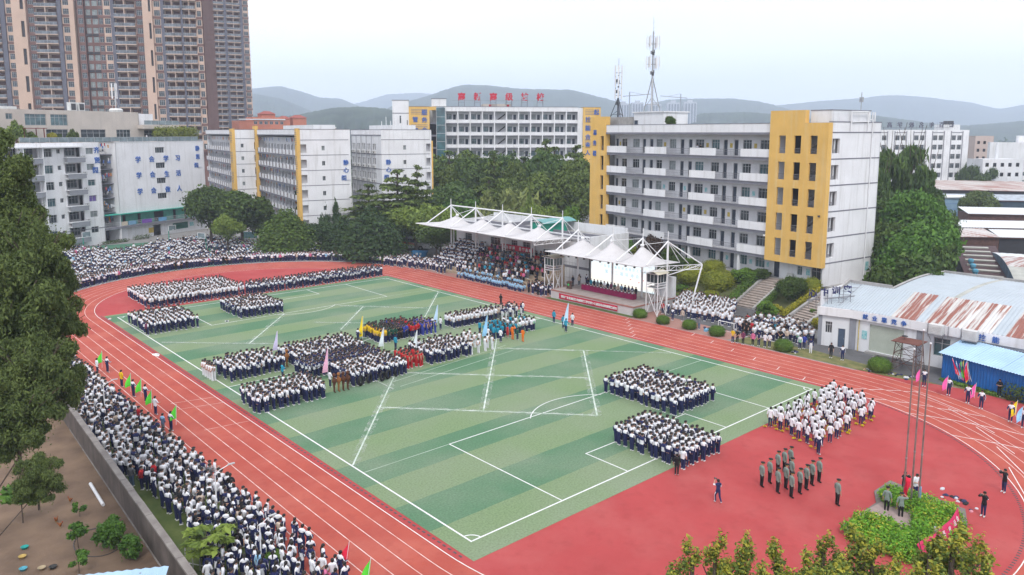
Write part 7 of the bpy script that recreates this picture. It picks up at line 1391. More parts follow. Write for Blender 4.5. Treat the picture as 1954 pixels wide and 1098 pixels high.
block(25.3, 27.0, 41.2, 44.0, 4, 5, 'bluekit', 'student'); block(16.4, 18.2, 31.2, 33.6, 5, 5, 'redkit', 'student')
block(30.2, 37.0, 41.4, 43.2, 15, 4, 'tee', 'student'); block(37.6, 40.9, 40.8, 42.8, 6, 4, lambda u, v: random.choice(('tee', 'tee', 'cream', 'whiteall')), 'student')
block(19.2, 24.3, 30.8, 35.2, 11, 8, tk, 'student'); block(24.8, 27.6, 31.0, 35.0, 4, 5, 'whitekit', 'student', drop=.25)
block(30.6, 37.2, 34.0, 36.8, 11, 4, lambda u, v: 'teal' if u < .55 else random.choice(('mint', 'tee', 'teal')), 'student')
def scatter(P, d, n, f, z=0.):
    xs = [p[0] for p in P]; ys = [p[1] for p in P]; pts = []; cell = {}
    for _ in range(n):
        x, y = random.uniform(min(xs), max(xs)), random.uniform(min(ys), max(ys))
        if not in_poly(x, y, P): continue
        k = (int(x // d), int(y // d)); ok = True
        for a in (-1, 0, 1):
            for bq in (-1, 0, 1):
                for q in cell.get((k[0] + a, k[1] + bq), ()):
                    if (q[0] - x) ** 2 + (q[1] - y) ** 2 < d * d: ok = False
        if ok: cell.setdefault(k, []).append((x, y)); pts.append((x, y)); f(x, y)
    return pts
LZ = ((5, 'by the lower lamp'), (11, 'between the street lamps'), (17, 'below the track-side lamp'), (25, 'amid the wall-side crowd'), (35, 'under the green flags'), (99, 'beside the dark trees'))
HW = {'track': 'tracksuit', 'open': 'open jacket', 'tee': 'white shirt', 'black': 'black shirt', 'pink': 'pink top', 'red': 'red shirt', 'sky': 'blue jacket', 'grey': 'grey jacket', 'cream': 'cream top'}
def left_person(x, y):
    of = random.choices(('track', 'open', 'tee', 'black', 'pink', 'red', 'sky', 'grey', 'cream'), (62, 14, 17, 2, .7, .5, 1, 2, 1))[0]
    lg = random.random() < .4; ps = random.choice(('stand', 'front', 'phone', 'phone', 'back'))
    zone = next(s for q, s in LZ if y < q)
    pw = {'stand': 'arms hanging', 'front': 'hands clasped', 'phone': 'on a phone', 'back': 'hands behind'}[ps]
    cand(x, y, 0, random.gauss(-1.25, .55), of, ps, label=f"{'ponytailed' if lg else 'short-haired'} student in {HW[of]}, {pw}, {zone}", group='students between the wall and the track', long=lg)
lawn = [(-14.0, 4.5), (-10.6, -2.2), (-9.2, -2.5), (-8.3, 0), (-8.0, 6), (-8.6, 14), (-9.0, 24), (-9.4, 37), (-9.6, 60), (-13.4, 60), (-13.5, 30), (-13.7, 24), (-12.9, 19.5), (-12.5, 13.5), (-13.2, 8.5)]
scatter(lawn, .52, 9000, left_person)
def court_person(x, y):
    of = random.choices(('track', 'open', 'tee', 'pink', 'black', 'sky'), (70, 12, 12, 1, 3, 2))[0]
    cand(x, y, 0, random.gauss(math.pi * .75, .4), of, 'sit' if random.random() < .6 else 'stand')
court = [(-5, 100), (1.5, 106.5), (8, 108.8), (18, 110), (27, 109.6), (36, 107.4), (43, 105), (47, 108), (46, 118), (41, 130), (36, 141), (25, 144), (14, 138), (9, 146), (-2, 140)]
gaps = [[(27, 123), (30, 127), (34, 122), (31, 117)], [(12, 140), (22, 146), (26, 141), (16, 134)], [(0, 126), (5, 124), (6, 134), (1, 140)]]
for i in range(70):
    for j in range(60):
        u, v = i * .78, j * .98; x = -16 + u * .84 + v * .5 + random.gauss(0, .12); y = 92 - u * .5 + v * .86 + 14 + random.gauss(0, .12)
        if in_poly(x, y, court) and not any(in_poly(x, y, q) for q in gaps) and (j % 6) and random.random() < .9: court_person(x, y)
for a in np.arange(38, 178, .95):
    for k in range(5):
        if random.random() < .12: continue
        r = RO + .5 + k * .62 + random.gauss(0, .1)
        cand(TX + r * math.cos(R(a)), TY + r * math.sin(R(a)), 0, R(a) + math.pi / 2 + random.gauss(0, .3), random.choices(('track', 'open', 'tee', 'pink', 'sky', 'cream', 'black'), (60, 15, 15, 2, 2, 2, 4))[0], random.choice(('stand', 'front', 'back')))
scatter([(50.9, 78), (52, 72), (54, 76), (55, 84), (52, 92), (47, 100), (45.5, 98)], .6, 900, lambda x, y: cand(x, y, 0, random.gauss(1.6, .5), random.choice(('track', 'track', 'open', 'tee')), random.choice(('stand', 'front'))))
GS_X0, GS_N, GS_DX, GS_DZ = 53.2, 8, .92, .41
for k in range(GS_N):
    for y in np.arange(52.2, 79.2, .56):
        x = GS_X0 + (k + .5) * GS_DX + random.gauss(0, .08); z = GS_DZ * (k + 1)
        if random.random() < (.10 if 1 < k else .2): continue
        if y > 70.5: of = random.choice(('track', 'open', 'track', 'tee'))
        elif k < 1: of = random.choice(('sky', 'sky', 'tee'))
        else: of = random.choice(('suit', 'suit', 'black', 'grey', 'denim', 'tee', 'cream', 'plum', 'pink', 'red', 'sky', 'teal', 'suit', 'black', 'grey'))
        if y < 54.5 and random.random() < .55: continue
        cand(x, y + random.gauss(0, .1), z, FACE_WEST + random.gauss(0, .25), of, 'sit' if of == 'sky' else random.choice(('stand', 'front')), h=1.5 if of == 'sky' else None)
for y in np.arange(52.5, 69, .5):
    for x in (51.9, 52.6):
        if random.random() < .8: cand(x + random.gauss(0, .1), y, 0, FACE_WEST, 'sky', 'sit', h=1.5)
scatter([(51.6, 48), (52.8, 47.4), (55, 48), (54.5, 52), (52, 52)], .55, 160, lambda x, y: cand(x, y, 0, FACE_WEST, random.choice(('track', 'suit', 'open')), 'stand'))
for i in range(12):
    for j in range(15):
        x, y = 57.2 + i * .80 + j * .0, 19.0 + j * .62 + i * .42
        if random.random() < .1: continue
        cand(x + random.gauss(0, .12), y + random.gauss(0, .12), 0, FACE_WEST + .35 + random.gauss(0, .2), 'tee' if i < 9 else 'track', random.choice(('front', 'back', 'stand')))
scatter([(53.6, 13.6), (56, 8.3), (58.6, 8.0), (60.8, 10.4), (62.8, 14.4), (60.5, 17.2), (56.5, 18.0)], .62, 700, lambda x, y: cand(x, y, 0, FACE_WEST + random.gauss(0, .4), random.choices(('tee', 'track', 'black', 'grey', 'red', 'mint', 'teal', 'cream', 'open'), (56, 12, 12, 3, 2, 3, 2, 3, 7))[0], random.choice(('stand', 'front', 'phone'))))
def sp(px, py, outfit, pose, rz, label, cat='person', h=1.75, group=None, long=False, cap=False, z=0.):
    p = G(px, py, z); return person(p[0], p[1], z, rz, outfit, pose, h, label, cat, group, long, cap), p
S_ = .3583
def XS(x, y): return (1254 + x * S_, 818 + y * S_)
so_pos = [(555, 312), (597, 292), (640, 250), (675, 236), (708, 224), (640, 345), (683, 323), (713, 288), (712, 370), (757, 348), (792, 327), (822, 304), (860, 288)]
so_lab = ['at the end of the rear file', 'second in the rear file', 'third in the rear file', 'fourth in the rear file', 'last in the rear file by the dancers', 'behind the gap in the middle file', 'centre of the middle file', 'end of the middle file by the dancers',
          'first in the leading file beside the photographer', 'second in the leading file', 'third in the leading file', 'fourth in the leading file', 'last of the leading file, toward the flagpoles']
for (x, y), l in zip(so_pos, so_lab):
    sp(*XS(x, y), 'soldier', 'stand', R(-118), 'honour guard soldier in peaked cap, ' + l, 'soldier', 1.84, 'honour guard on the red rubber', cap=True)
o, p = sp(*XS(957, 411), 'soldier', 'stand', R(-118), 'honour guard commander with a sword, alone between soldiers and flower bed', 'soldier', 1.85, cap=True)
b = MB(); b.beam((-.27, .08, .86), (-.30, -.10, 1.55), .012, 5); b.beam((-.30, .02, .88), (-.22, .12, .86), .018, 5, 1); sw = b.build('sword', [steel, M_gold], None, (p[0], p[1], 0), R(-118)); tag(sw, 'drawn steel sword resting on the guard commander\'s shoulder', 'sword')
def camera_prop(p, rz, d, hgt, label):
    b = MB(); b.box(-.07, .07, -.03, .05, -.05, .05); b.beam((0, .05, 0), (0, .17, 0), .04, 10); o = b.build('camera', dark_metal, None, (p[0] - math.sin(rz) * d, p[1] + math.cos(rz) * d, hgt), rz); tag(o, label, 'camera')
_, p = sp(*XS(322, 400), 'vest', 'walk', R(-25), 'striding photographer in dark vest, camera raised, beside the honour guard', 'photographer', 1.72); camera_prop(p, R(-25), .34, 1.6, 'black camera held up by the striding photographer')
_, p = sp(*XS(1735, 470), 'photo', 'camera', R(75), 'photographer in black tracksuit aiming a camera below the curved lane line', 'photographer', 1.74); camera_prop(p, R(75), .36, 1.6, 'black camera aimed by the photographer near the inner track line')
_, p = sp(*XS(1845, 342), 'photo', 'camera', R(60), 'cameraman in black and white tracksuit standing on the inner lane line', 'photographer', 1.74); camera_prop(p, R(60), .36, 1.6, 'black camera of the cameraman on the inner lane line')
_, p = sp(1724, 946, 'photo', 'camera', R(150), 'photographer in black behind the flower bed hedge filming the flag raising', 'photographer'); camera_prop(p, R(150), .36, 1.6, 'black camera filming the flag raising from behind the hedge')
sp(1746, 950, 'tee', 'phone', R(150), 'helper in white shirt behind the hedge beside the flagpoles', 'person')
sp(1691, 978, 'soldier', 'stand', R(-80), 'soldier standing on the slab facing the flagpoles', 'soldier', 1.75, cap=True)
sp(1718, 990, 'soldier', 'salute', R(-60), 'flag raiser in grey green shirt reaching up at the flagpoles', 'soldier', 1.75, cap=True)
sp(1561, 868, 'track', 'stand', R(-110), 'tracksuit leader standing in front of the white shirt dancers', 'student', 1.72)
sp(1291, 908, 'black', 'stand', R(-60), 'teacher in plain black before the goalmouth tracksuit block', 'teacher', 1.68)
def flag(px, py, hgt, m, label, w_=.42, ln=1.25, rz=0., z=0., lean=.12):
    p = G(px, py, z); mk_flag(p[0], p[1], z, hgt, m, label, w_, ln, rz, lean)
def mk_flag(x, y, z, hgt, m, label, w_=.42, ln=1.25, rz=0., lean=.12, group='hand flags of the marshals'):
    k = ('flag', round(hgt, 1), m.name, w_, ln, lean)
    if k not in PMESH:
        b = MB(); b.beam((0, 0, .55), (lean * hgt, 0, hgt), .016, 5); c = MB(); n = 7; rows = []
        for i in range(n + 1):
            t = i / n; x0 = lean * (hgt - t * ln); zz = hgt - t * ln - .02; wd = w_ * (.15 + .85 * math.sin(min(1, t * 1.15) * math.pi * .6)); rows.append(((x0 + .015, .01, zz), (x0 - wd * .55, .07 * math.sin(t * 5), zz - .08), (x0 - wd, .12 * math.sin(t * 4 + 1), zz - .2)))
        for i in range(n):
            for j in range(2):
                a, bq, c2, d = rows[i][j], rows[i][j + 1], rows[i + 1][j + 1], rows[i + 1][j]; c.quad(a, bq, c2, d); off = (0, .012, 0)
                c.quad(*[tuple(np.add(q, off)) for q in (d, c2, bq, a)])
        PMESH[k] = (b.mesh('flag_pole', frame_w), c.mesh('cloth', m, True))
    a, c = PMESH[k]; o = link('hand_flag', a, None, (x, y, z), rz); tag(o, label, 'flag', group); link('cloth', c, o); return o
fl_green, fl_pink, fl_yellow, fl_red, fl_sky = C('green_flag_cloth', (.10, .62, .04)), C('pink_flag_cloth', (.85, .12, .40)), C('yellow_flag_cloth', (.85, .62, .01)), C('red_flag_cloth', (.75, .02, .06)), C('blue_flag_cloth', (.30, .58, .85))
s5 = .2559
def XR(x, y): return (1454 + x * s5, 620 + y * s5)
for (x, y), fc, fx, l in (((1207, 462), 'pink', -34, 'behind the flagpoles'), ((1390, 528), 'pink', -20, 'by the leaning flag stack'), ((1532, 586), 'pink', 46, 'in front of the dark goal frame'), ((1632, 628), None, 0, 'with empty hands nearest to the goal frame'.replace('nearest to', 'next to')), ((1850, 726), 'yellow', 34, 'before the clipped shed hedge'), ((1948, 772), 'blue', -24, 'at the outer kerb of the bend')):
    _, p = sp(*XR(x, y), 'track', 'flag', R(95), 'marshal in tracksuit on the outer lanes, ' + l, 'marshal', 1.78, 'flag marshals along the bend')
    if fc: q = G(*XR(x + fx, y + 4)); mk_flag(q[0], q[1], 0, 2.0, {'pink': fl_pink, 'yellow': fl_yellow, 'blue': fl_sky}[fc], f'{fc} hand flag of the marshal {l}', .5, 1.25, R(-40), .05)
sp(*XR(1765, 538), 'black', 'phone', R(100), 'person in black leaning beside the dark goal frame at the shed', 'person', 1.75)
sp(*XR(362, 212), 'whiteall', 'stand', R(100), 'person in white trousers and dark vest by the round bush', 'person', 1.72)
sp(*XR(513, 248), 'black', 'stand', R(100), 'person in black jacket on the asphalt before the workshop door', 'person', 1.75)
sp(*XR(598, 266), 'track', 'stand', R(100), 'student in tracksuit on the asphalt before the roller shutter', 'student', 1.72)
def XM(x, y): return (1250 + x * s5, 480 + y * s5)
for x, y, of, l in ((578, 682, 'yellow', 'yellow top'), (612, 686, 'black', 'black top'), (655, 697, 'plum', 'dark red top'), (728, 704, 'pink', 'dusty pink top'), (772, 708, 'vest', 'white shirt and dark vest'), (818, 716, 'tee', 'white shirt and jeans'), (852, 718, 'tee', 'white shirt, black trousers'), (1078, 730, 'mint', 'mint green shirt'), (1110, 728, 'royal', 'blue shirt'), (203, 522, 'cream', 'cream cardigan'), (56, 466, 'red', 'red shirt'), (98, 472, 'track', 'tracksuit'), (130, 516, 'track', 'unzipped tracksuit'), (328, 584, 'grey', 'grey jacket')):
    sp(*XM(x, y), of, random.choice(('stand', 'front')), R(95), f'person in {l} at the track edge before the crowd' if x < 1000 and x > 500 else f'person in {l} on the brick plaza edge' if x < 500 else f'person in {l} beside the clipped round bush', 'person', 1.7, 'people lining the stage-side track edge', long=of in ('pink', 'cream'))
def XL(x, y): return (x * .417, 640 + y * .417)
for x, y, fx, l in ((493, 172, -24, 'beside the overhanging trees'), (612, 284, -12, 'next to the man in yellow'), (668, 308, -20, 'at the middle of the green row'), (713, 366, -18, 'by the white shirted adult'), (784, 440, 24, 'last of the green flag row')):
    sp(*XL(x, y), 'track' if x != 713 else 'tee', 'flag', R(-70), 'marshal with a green flag at the track edge, ' + l, 'marshal', 1.75, 'green flag marshals'); q = G(*XL(x + fx, y)); mk_flag(q[0], q[1], 0, 2.35, fl_green, 'bright green hand flag ' + l, .5, 1.2, R(-35), .04)
sp(*XL(558, 238), 'yellow', 'front', R(-70), 'man in mustard yellow shirt standing on the outer lane', 'person', 1.75)
sp(*XL(447, 180), 'tee', 'stand', R(-80), 'man in white by the first green flag', 'person', 1.75)
sp(411.5, 921, 'tee', 'phone', R(-110), 'man in white hoodie raised above the crowd by the lamp post', 'person', 1.75)
sp(*XL(748, 450), 'denim', 'front', R(-70), 'man in denim blue jacket at the end of the crowd edge', 'person', 1.75)
sp(300 + 1370 * s5, 818 + 1130 * s5, 'track', 'flag', R(-80), 'marshal with a crimson flag on the outer lanes', 'marshal', 1.75); flag(300 + 1405 * s5, 818 + 1120 * s5, 2.2, fl_red, 'crimson hand flag at the bottom of the straight', .5, 1.25, R(-40))
flag(300 + 1565 * s5, 818 + 1240 * s5, 2.1, fl_green, 'green hand flag at the bottom of the straight', .45, 1.2, R(-40))
def XF(x, y): return (350 + x * s5, 560 + y * s5)
for x, y, of, l in ((1125, 742, 'bear', 'dark brown'), (1158, 735, 'bear2', 'tan'), (1192, 728, 'bear', 'dark brown'), (1226, 720, 'bear', 'dark brown'), (772, 548, 'bear2', 'tan')):
    sp(*XF(x, y), of, 'stand', R(-100), {1125: 'dark brown plush bear costume at the outer end of the costume row', 1158: 'tan plush bear costume between dark brown bears', 1192: 'dark brown plush bear costume beside the tan one', 1226: 'dark brown plush bear costume next to the tyre row', 772: 'tan plush bear costume alone beside the rear tracksuit block'}[x], 'costumed person', 1.85, 'plush bear costumes')
def XP(x, y): return (650 + x * s5, 560 + y * s5)
for x, y, of, ps, l, hh in ((1215, 322, 'suit', 'stand', 'person in black suit beside the orange robed figures', 1.75), (1245, 335, 'redkit', 'stand', 'person in white and red kit by the black suit', 1.6), (1282, 346, 'monk', 'salute', 'person in orange robe with a hand raised', 1.8), (1318, 350, 'green', 'front', 'person in green costume between the orange robes', 1.5), (1358, 362, 'monk', 'front', 'second person in orange robe in front of the teal jackets', 1.65), (1193, 366, 'tee', 'front', 'sign holder in white before the black suit', 1.7),
        (1660, 262, 'teal', 'stand', 'flag party student in teal jacket behind the pale blue banner', 1.75), (1680, 290, 'teal', 'flag', 'flag bearer in teal jacket under the pale blue banner', 1.75), (1728, 246, 'tee', 'front', 'sign holder in white beyond the pale blue banner', 1.75), (1590, 222, 'teal', 'stand', 'student in teal jacket standing apart behind the teal block', 1.75), (1195, 92, 'black', 'stand', 'adult in black at the inner kerb before the stage', 1.75), (1358, 152, 'tee', 'front', 'sign holder in white at the end of the white shirt row', 1.7),
        (410, 420, 'teal', 'stand', 'coach in teal behind the red kit players', 1.7), (684, 278, 'track', 'flag', 'flag bearer in tracksuit behind the blue feather banner', 1.75), (745, 272, 'tee', 'front', 'sign holder in white by the blue feather banner', 1.7), (130, 368, 'track', 'flag', 'flag bearer in tracksuit beside the yellow feather banner', 1.75), (1100, 360, 'whitekit', 'flag', 'flag bearer in white kit under the sky blue banner', 1.8), (540, 470, 'track', 'flag', 'flag bearer in tracksuit beside the white feather banner', 1.75)):
    sp(*XP(x, y), of, ps, R(-80), l, 'person', hh, 'costumes and banner parties on the pitch')
sp(*XF(740, 640), 'teal', 'phone', R(-90), 'man in blue jacket between two tracksuit blocks', 'person', 1.7); sp(*XF(1095, 702), 'tee', 'flag', R(-90), 'banner bearer in white under the pink feather banner', 'person', 1.75)
sp(280.5, 640, 'plum', 'back', R(-90), 'teacher in dark brown jacket before the corner tracksuit block', 'teacher', 1.72)
def feather(px, py, hgt, m, label, wd=.62):
    p = G(px, py); k = ('feather', m.name, hgt)
    if k not in PMESH:
        b = MB(); b.beam((0, 0, .4), (.12, 0, hgt), .02, 5); c = MB(); n = 8
        for i in range(n):
            t, u = i / n, (i + 1) / n; f = lambda q: (.12 * (1 - q * .7), wd * (.12 + .88 * q ** .7), hgt - q * (hgt - .75)); (xa, wa, za), (xb, wb, zb) = f(t), f(u)
            for s in (0, .012): c.quad((xa - .01, s + .05 * math.sin(t * 6), za), (xa - .01 - wa, s + .09 * math.sin(t * 5), za - .25 * wa), (xb - .01 - wb, s + .09 * math.sin(u * 5), zb - .25 * wb), (xb - .01, s + .05 * math.sin(u * 6), zb))
        PMESH[k] = (b.mesh('flag_pole', frame_w), c.mesh('cloth', m, True))
    a, c = PMESH[k]; o = link('feather_banner', a, None, (p[0], p[1], 0), R(-60)); tag(o, label, 'banner', 'feather banners of the parade blocks'); link('cloth', c, o)
pale_blue, pale_white, pale_pink, lilac = C('pale_blue_banner_cloth', (.50, .68, .86)), C('white_banner_cloth', (.72, .80, .82)), C('pink_banner_cloth', (.80, .42, .58)), C('lilac_banner_cloth', (.58, .52, .74))
for x, y, hh, m, l, f in ((1692, 270, 3.4, pale_blue, 'pale blue feather banner beside the teal block', XP), (722, 258, 3.0, pale_blue, 'blue feather banner beside the blue kit players', XP), (1090, 360, 3.2, fl_sky, 'sky blue feather banner rising from the white kit players', XP), (165, 366, 3.2, fl_yellow, 'yellow feather banner before the yellow shirts', XP), (320, 440, 2.9, pale_white, 'whitish feather banner before the yellow shirts corner', XP), (568, 480, 3.1, pale_white, 'white feather banner beside the red kit players', XP), (1078, 640, 3.2, pale_pink, 'pink feather banner before the bear costumes', XF), (703, 470, 2.9, lilac, 'lilac feather banner behind the wide tracksuit block', XF)):
    feather(*f(x, y), hh, m, l)
ST = 1.25
off_lab = ['navy suit', 'teal shirt', 'dark suit', 'charcoal suit', 'black jacket', 'white blouse', 'dark suit and blue tie', 'brown jacket', 'green jacket', 'cream top', 'grey blue jacket', 'black suit', 'dark waistcoat', 'white jacket', 'navy jacket']
off_of = ['suit', 'teal', 'suit', 'grey', 'black', 'tee', 'suit', 'plum', 'green', 'cream', 'denim', 'suit', 'vest', 'whiteall', 'photo']
for i in range(15):
    person(56.6, 43.0 - i * .66, ST, FACE_WEST, off_of[i], 'front', 1.68, f'official in {off_lab[i]}, {ORD[i]} along the red table from the lectern', 'official', 'officials behind the red table', long=off_of[i] in ('tee', 'cream'))
for i, (x, y, of) in enumerate(((56.2, 46.3 - .6, 'suit'), (57.2, 45.4, 'cream'), (58.0, 46.0, 'black'), (58.6, 45.1, 'track'))):
    person(x, y, ST, FACE_WEST, of, 'front', 1.7, ('speaker in dark suit at the lectern', 'host in cream dress beside the lectern', 'attendant in black behind the lectern', 'student in tracksuit at the rear of the stage corner')[i], 'person')
NPEOPLE = 300 - len([o for o in COL.objects if o.name.startswith('person')])
for q in PPL: q['s'] = q['h'] / max(1, DEPTH((q['x'], q['y'], q['z']))) * (1.5 if 'dancer' in (q['label'] or '') else 1.1 if 'goalmouth' in (q['label'] or '') else 1); pr = np.array([q['x'], q['y'], q['z'] + 1]) - CAMP; u = CXP + FPX * (pr @ RX) / (pr @ FW); v = CYP - FPX * (pr @ UP) / (pr @ FW); q['in'] = -10 < u < 1964 and -10 < v < 1108
order = sorted(range(len(PPL)), key=lambda i: -PPL[i]['s'] if PPL[i]['in'] else 9)
near = set(order[:NPEOPLE])
byl = {}
for i in sorted(near, key=lambda i: PPL[i]['x']):
    q = PPL[i]
    if q['group'] == 'students between the wall and the track':
        n_ = byl[q['label']] = byl.get(q['label'], -1) + 1; q['label'] += f', {ORD[min(19, n_)]} from the wall'
    person(q['x'], q['y'], q['z'], q['rz'], q['outfit'], q['pose'], q['h'], q['label'], 'student' if 'dancer' not in (q['label'] or '') else 'dancer', q['group'], q['long'])
def low_figure(pose, long_hair, ll, sh):
    V, F, Rr = [], [], []
    def tube(rings, roles, cap=True):
        n0 = len(V); k = len(rings[0])
        for r in rings: V.extend(r)
        for i in range(len(rings) - 1):
            for j in range(k): F.append((n0 + i * k + j, n0 + i * k + (j + 1) % k, n0 + (i + 1) * k + (j + 1) % k, n0 + (i + 1) * k + j)); Rr.append(roles[i][j % len(roles[i])] if isinstance(roles[i], (list, tuple)) else roles[i])
        if cap and k == 4: F.append(tuple(n0 + (len(rings) - 1) * k + j for j in range(4))); Rr.append(roles[-1] if not isinstance(roles[-1], (list, tuple)) else roles[-1][0])
    ring = lambda cx, cy_, z, a, bq: [(cx - a, cy_ - bq, z), (cx + a, cy_ - bq, z), (cx + a, cy_ + bq, z), (cx - a, cy_ + bq, z)]
    sit = pose == 'sit'; dz = -.42 if sit else 0
    for s in (-1, 1):
        x = s * .095
        if sit: tube([ring(x, .40, .02, .055, .07), ring(x, .40, .46, .06, .06), ring(x, .36, .56, .065, .07)], [5, 5]); tube([ring(x, .40, .44, .07, .06)[:], ring(x, 0, .46, .085, .1)], [5]); V_ = 0
        else: tube([ring(x, .05, .0, .05, .12), ring(x, .03, .08, .05, .07), ring(x, 0, .5, .065, .065), ring(x, 0, .92, .088, .1)], [7, 5, 5], False)
    tube([ring(0, 0, .86 + dz, .17, .115), ring(0, 0, 1.2 + dz, .165, .11), ring(0, 0, 1.38 + dz, .20, .115), ring(0, -.01, 1.47 + dz, .07, .06)], [1, 0, 0])
    P = POSE[pose]
    for i, s in ((0, -1), (1, 1)):
        e, w_ = P['el'][i], P['wr'][i]; a = (s * .205, 0, 1.40 + dz)
        tube([ring(a[0], a[1], a[2], .055, .06), ring(*e, .05, .052), ring(*w_, .036, .036), ring(w_[0], w_[1] + .03, w_[2] - .07, .03, .03)], [[2, 3 if s > 0 else 2, 2, 3 if s < 0 else 2], 4, 9])
    hz = 1.63 + dz; tube([ring(0, .02, 1.45 + dz, .05, .05), ring(0, .03, hz - .08, .07, .08), ring(0, .03, hz + .02, .088, .1)], [9, 9], False)
    hb = [(-.095, -.09, hz - (.12 if long_hair else .03)), (.095, -.09, hz - (.12 if long_hair else .03)), (.095, .13, hz + .035), (-.095, .13, hz + .035)]
    tube([hb, ring(0, .015, hz + .09, .085, .095), ring(0, .01, hz + .13, .04, .05)], [10, 10])
    return np.array(V), np.array(F), np.array(Rr)
LOWC = {}
pal, pal_i = [], {}
def pid(m):
    if m.name not in pal_i: pal_i[m.name] = len(pal); pal.append(m)
    return pal_i[m.name]
vs_, fs_, ms_ = [], [], []; nv = 0; nfar = 0
for i, q in enumerate(PPL):
    if i in near: continue
    nfar += 1
    O = OUT[q['outfit']]; key = (q['pose'], q['long'], O[4], O[8])
    if key not in LOWC: LOWC[key] = low_figure(*key)
    V, F, Rr = LOWC[key]
    role = np.array([pid(m) for m in (O[0], O[1], O[2], O[3] if O[4] else O[2], O[2] if O[4] else M_skin, O[5] if not O[8] else O[5], O[6] if O[6] is not M_gold else O[5], O[7], O[3] if O[4] else M_skin, M_skin, M_hair)])
    k = q['h'] / 1.75; c, s = math.cos(q['rz']) * k, math.sin(q['rz']) * k
    vs_.append(np.column_stack((V[:, 0] * c - V[:, 1] * s + q['x'], V[:, 0] * s + V[:, 1] * c + q['y'], V[:, 2] * k + q['z']))); fs_.append(F + nv); ms_.append(role[Rr]); nv += len(V)
cr = link('crowd', np_mesh('crowd', np.concatenate(vs_), np.concatenate(fs_), pal, np.concatenate(ms_))); cr['kind'] = 'stuff'
print('people single', NPEOPLE, 'crowd', nfar)
wall_c = mat('weathered_shaded_concrete', (.135, .11, .097), .95, .25, .7, col2=(.07, .058, .05), bump=.4, detail=8, stain=((.07, .06, .05), .7))  # base tone darkened for the shade on the yard side; streaks are weathering
A, B_ = np.array([-15.25, -2.0]), np.array([-13.6, 46.0]); d = B_ - A; Ln = float(np.linalg.norm(d))
pw_ = thing('perimeter_wall', 'long weathered concrete wall between the soil yard and the crowd', 'wall', (A[0], A[1], 0), U(A, B_)); b = MB(); b.box(0, Ln, -.12, .12, 0, 2.05); b.build('wall_body', wall_c, pw_)
cap_m = mat('wall_coping', (.24, .22, .20), .95, .25, 1.2, col2=(.16, .14, .13), bump=.4); b = MB(); b.box(0, 1.96, -.2, .2, 2.05, 2.17); cpm = b.mesh('coping', cap_m)
for i in range(int(Ln / 2)): link('coping', cpm, pw_, (i * 2 + .02, random.uniform(-.012, .012), random.uniform(-.01, .012)))
b = MB(); b.beam((-15.0, 8, .06), (-14.0, 36, .06), .09, 6); tag(b.build('pipe_kerb', cap_m), 'thin concrete kerb running along the yard side of the wall', 'kerb')
b = MB(); b.beam((-15.35, 23.6, .12), (-15.5, 19.6, .12), .11, 10); tag(b.build('drain_pipe', frame_w), 'white plastic pipe lying beside the wall in the soil yard', 'pipe')
b = MB(); b.path([(-16.9 + 1.3 * math.cos(t_), 14.9 + 1.9 * math.sin(t_), .03) for t_ in np.linspace(.2, 5.4, 24)], .025, 5); tag(b.build('garden_hose', dark_metal), 'dark hose looped on the bare soil', 'hose')
hen_m, comb = C('hen_brown', (.24, .075, .02)), C('comb_red', (.5, .03, .02))
for x, y, r_, l in ((-17.0, 21.7, .6, 'brown hen beside the smallest sapling'), (-18.3, 19.3, 2.4, 'darker brown hen walking over the soil'), (-18.25, 18.4, 4.0, 'brown hen pecking next to the darker one')):
    th = link('hen', (lambda b: (b.lathe([(.02, -.16), (.09, -.10), (.12, 0), (.10, .09), (.04, .15)], 10, (0, 0, .24)), b.beam((0, .08, .28), (0, .17, .42), .05, 7, 0, .035), b.lathe([(.01, -.05), (.045, 0), (.02, .05)], 8, (0, .19, .44)), b.beam((0, -.1, .27), (0, -.26, .42), .07, 6, 0, .02), b.beam((0, .22, .44), (0, .27, .43), .014, 4, 1, .003), b.box(-.008, .008, .15, .21, .48, .53, 1), [b.beam((s * .05, 0, .15), (s * .05, .02, 0), .012, 4, 2) for s in (-1, 1)], b.mesh('hen', [hen_m, comb, ylw_notice], True))[-1])(MB()), None, (x, y, 0), r_, .8); tag(th, l, 'hen')
for x, y, m, l in ((-20.4, 17.0, (.03, .33, .30), 'teal basin by itself on the soil'), (-20.7, 15.9, (.50, .36, .12), 'yellow basin beside the teal one'), (-20.9, 14.4, (.10, .36, .45), 'light blue basin at the frame edge'), (-20.1, 13.8, (.42, .34, .22), 'tan basin with dirty water'), (-19.6, 13.5, (.05, .05, .05), 'dark round basin next to the tan one')):
    mm_ = C('basin_' + l.split()[0], m); b = MB(); b.lathe([(.14, .0), (.2, .14), (.22, .15), (.19, .14), (.13, .03)], 16); tag(b.build('basin', mm_, None, (x, y, 0), 0, True), l, 'basin')
p, q = G(150, 1098, 2.2), G(322, 1080, 2.2); br = thing('yard_roof', 'pale blue corrugated roof corner at the foot of the wall', 'roof', (p[0], p[1], 2.2), U(p, q)); v, f = corr_sheet((-2, -5, -.9), (float(np.linalg.norm((q - p)[:2])), -5, -.9), (float(np.linalg.norm((q - p)[:2])), 0, 0), (-2, 0, 0), 14, .03); b = MB(); b._add(v, f); b.build('roof_sheet', lblue_sheet, br); b = MB(); [b.beam((x, -.3, -.05), (x, -.3, -2.2), .05, 5) for x in (0, 3)]; b.build('post', steel, br)
b = MB(); [b.beam((-13.9 + .25 * i, 8.6 - .42 * i, 0), (-13.9 + .25 * i, 8.6 - .42 * i, 1.5), .03, 4) for i in range(5)]; [b.beam((-13.9, 8.6, z), (-12.9, 6.9, z), .025, 4) for z in (.3, 1.4)]; tag(b.build('metal_fence', frame_w), 'short white metal fence panel at the end of the wall', 'fence')
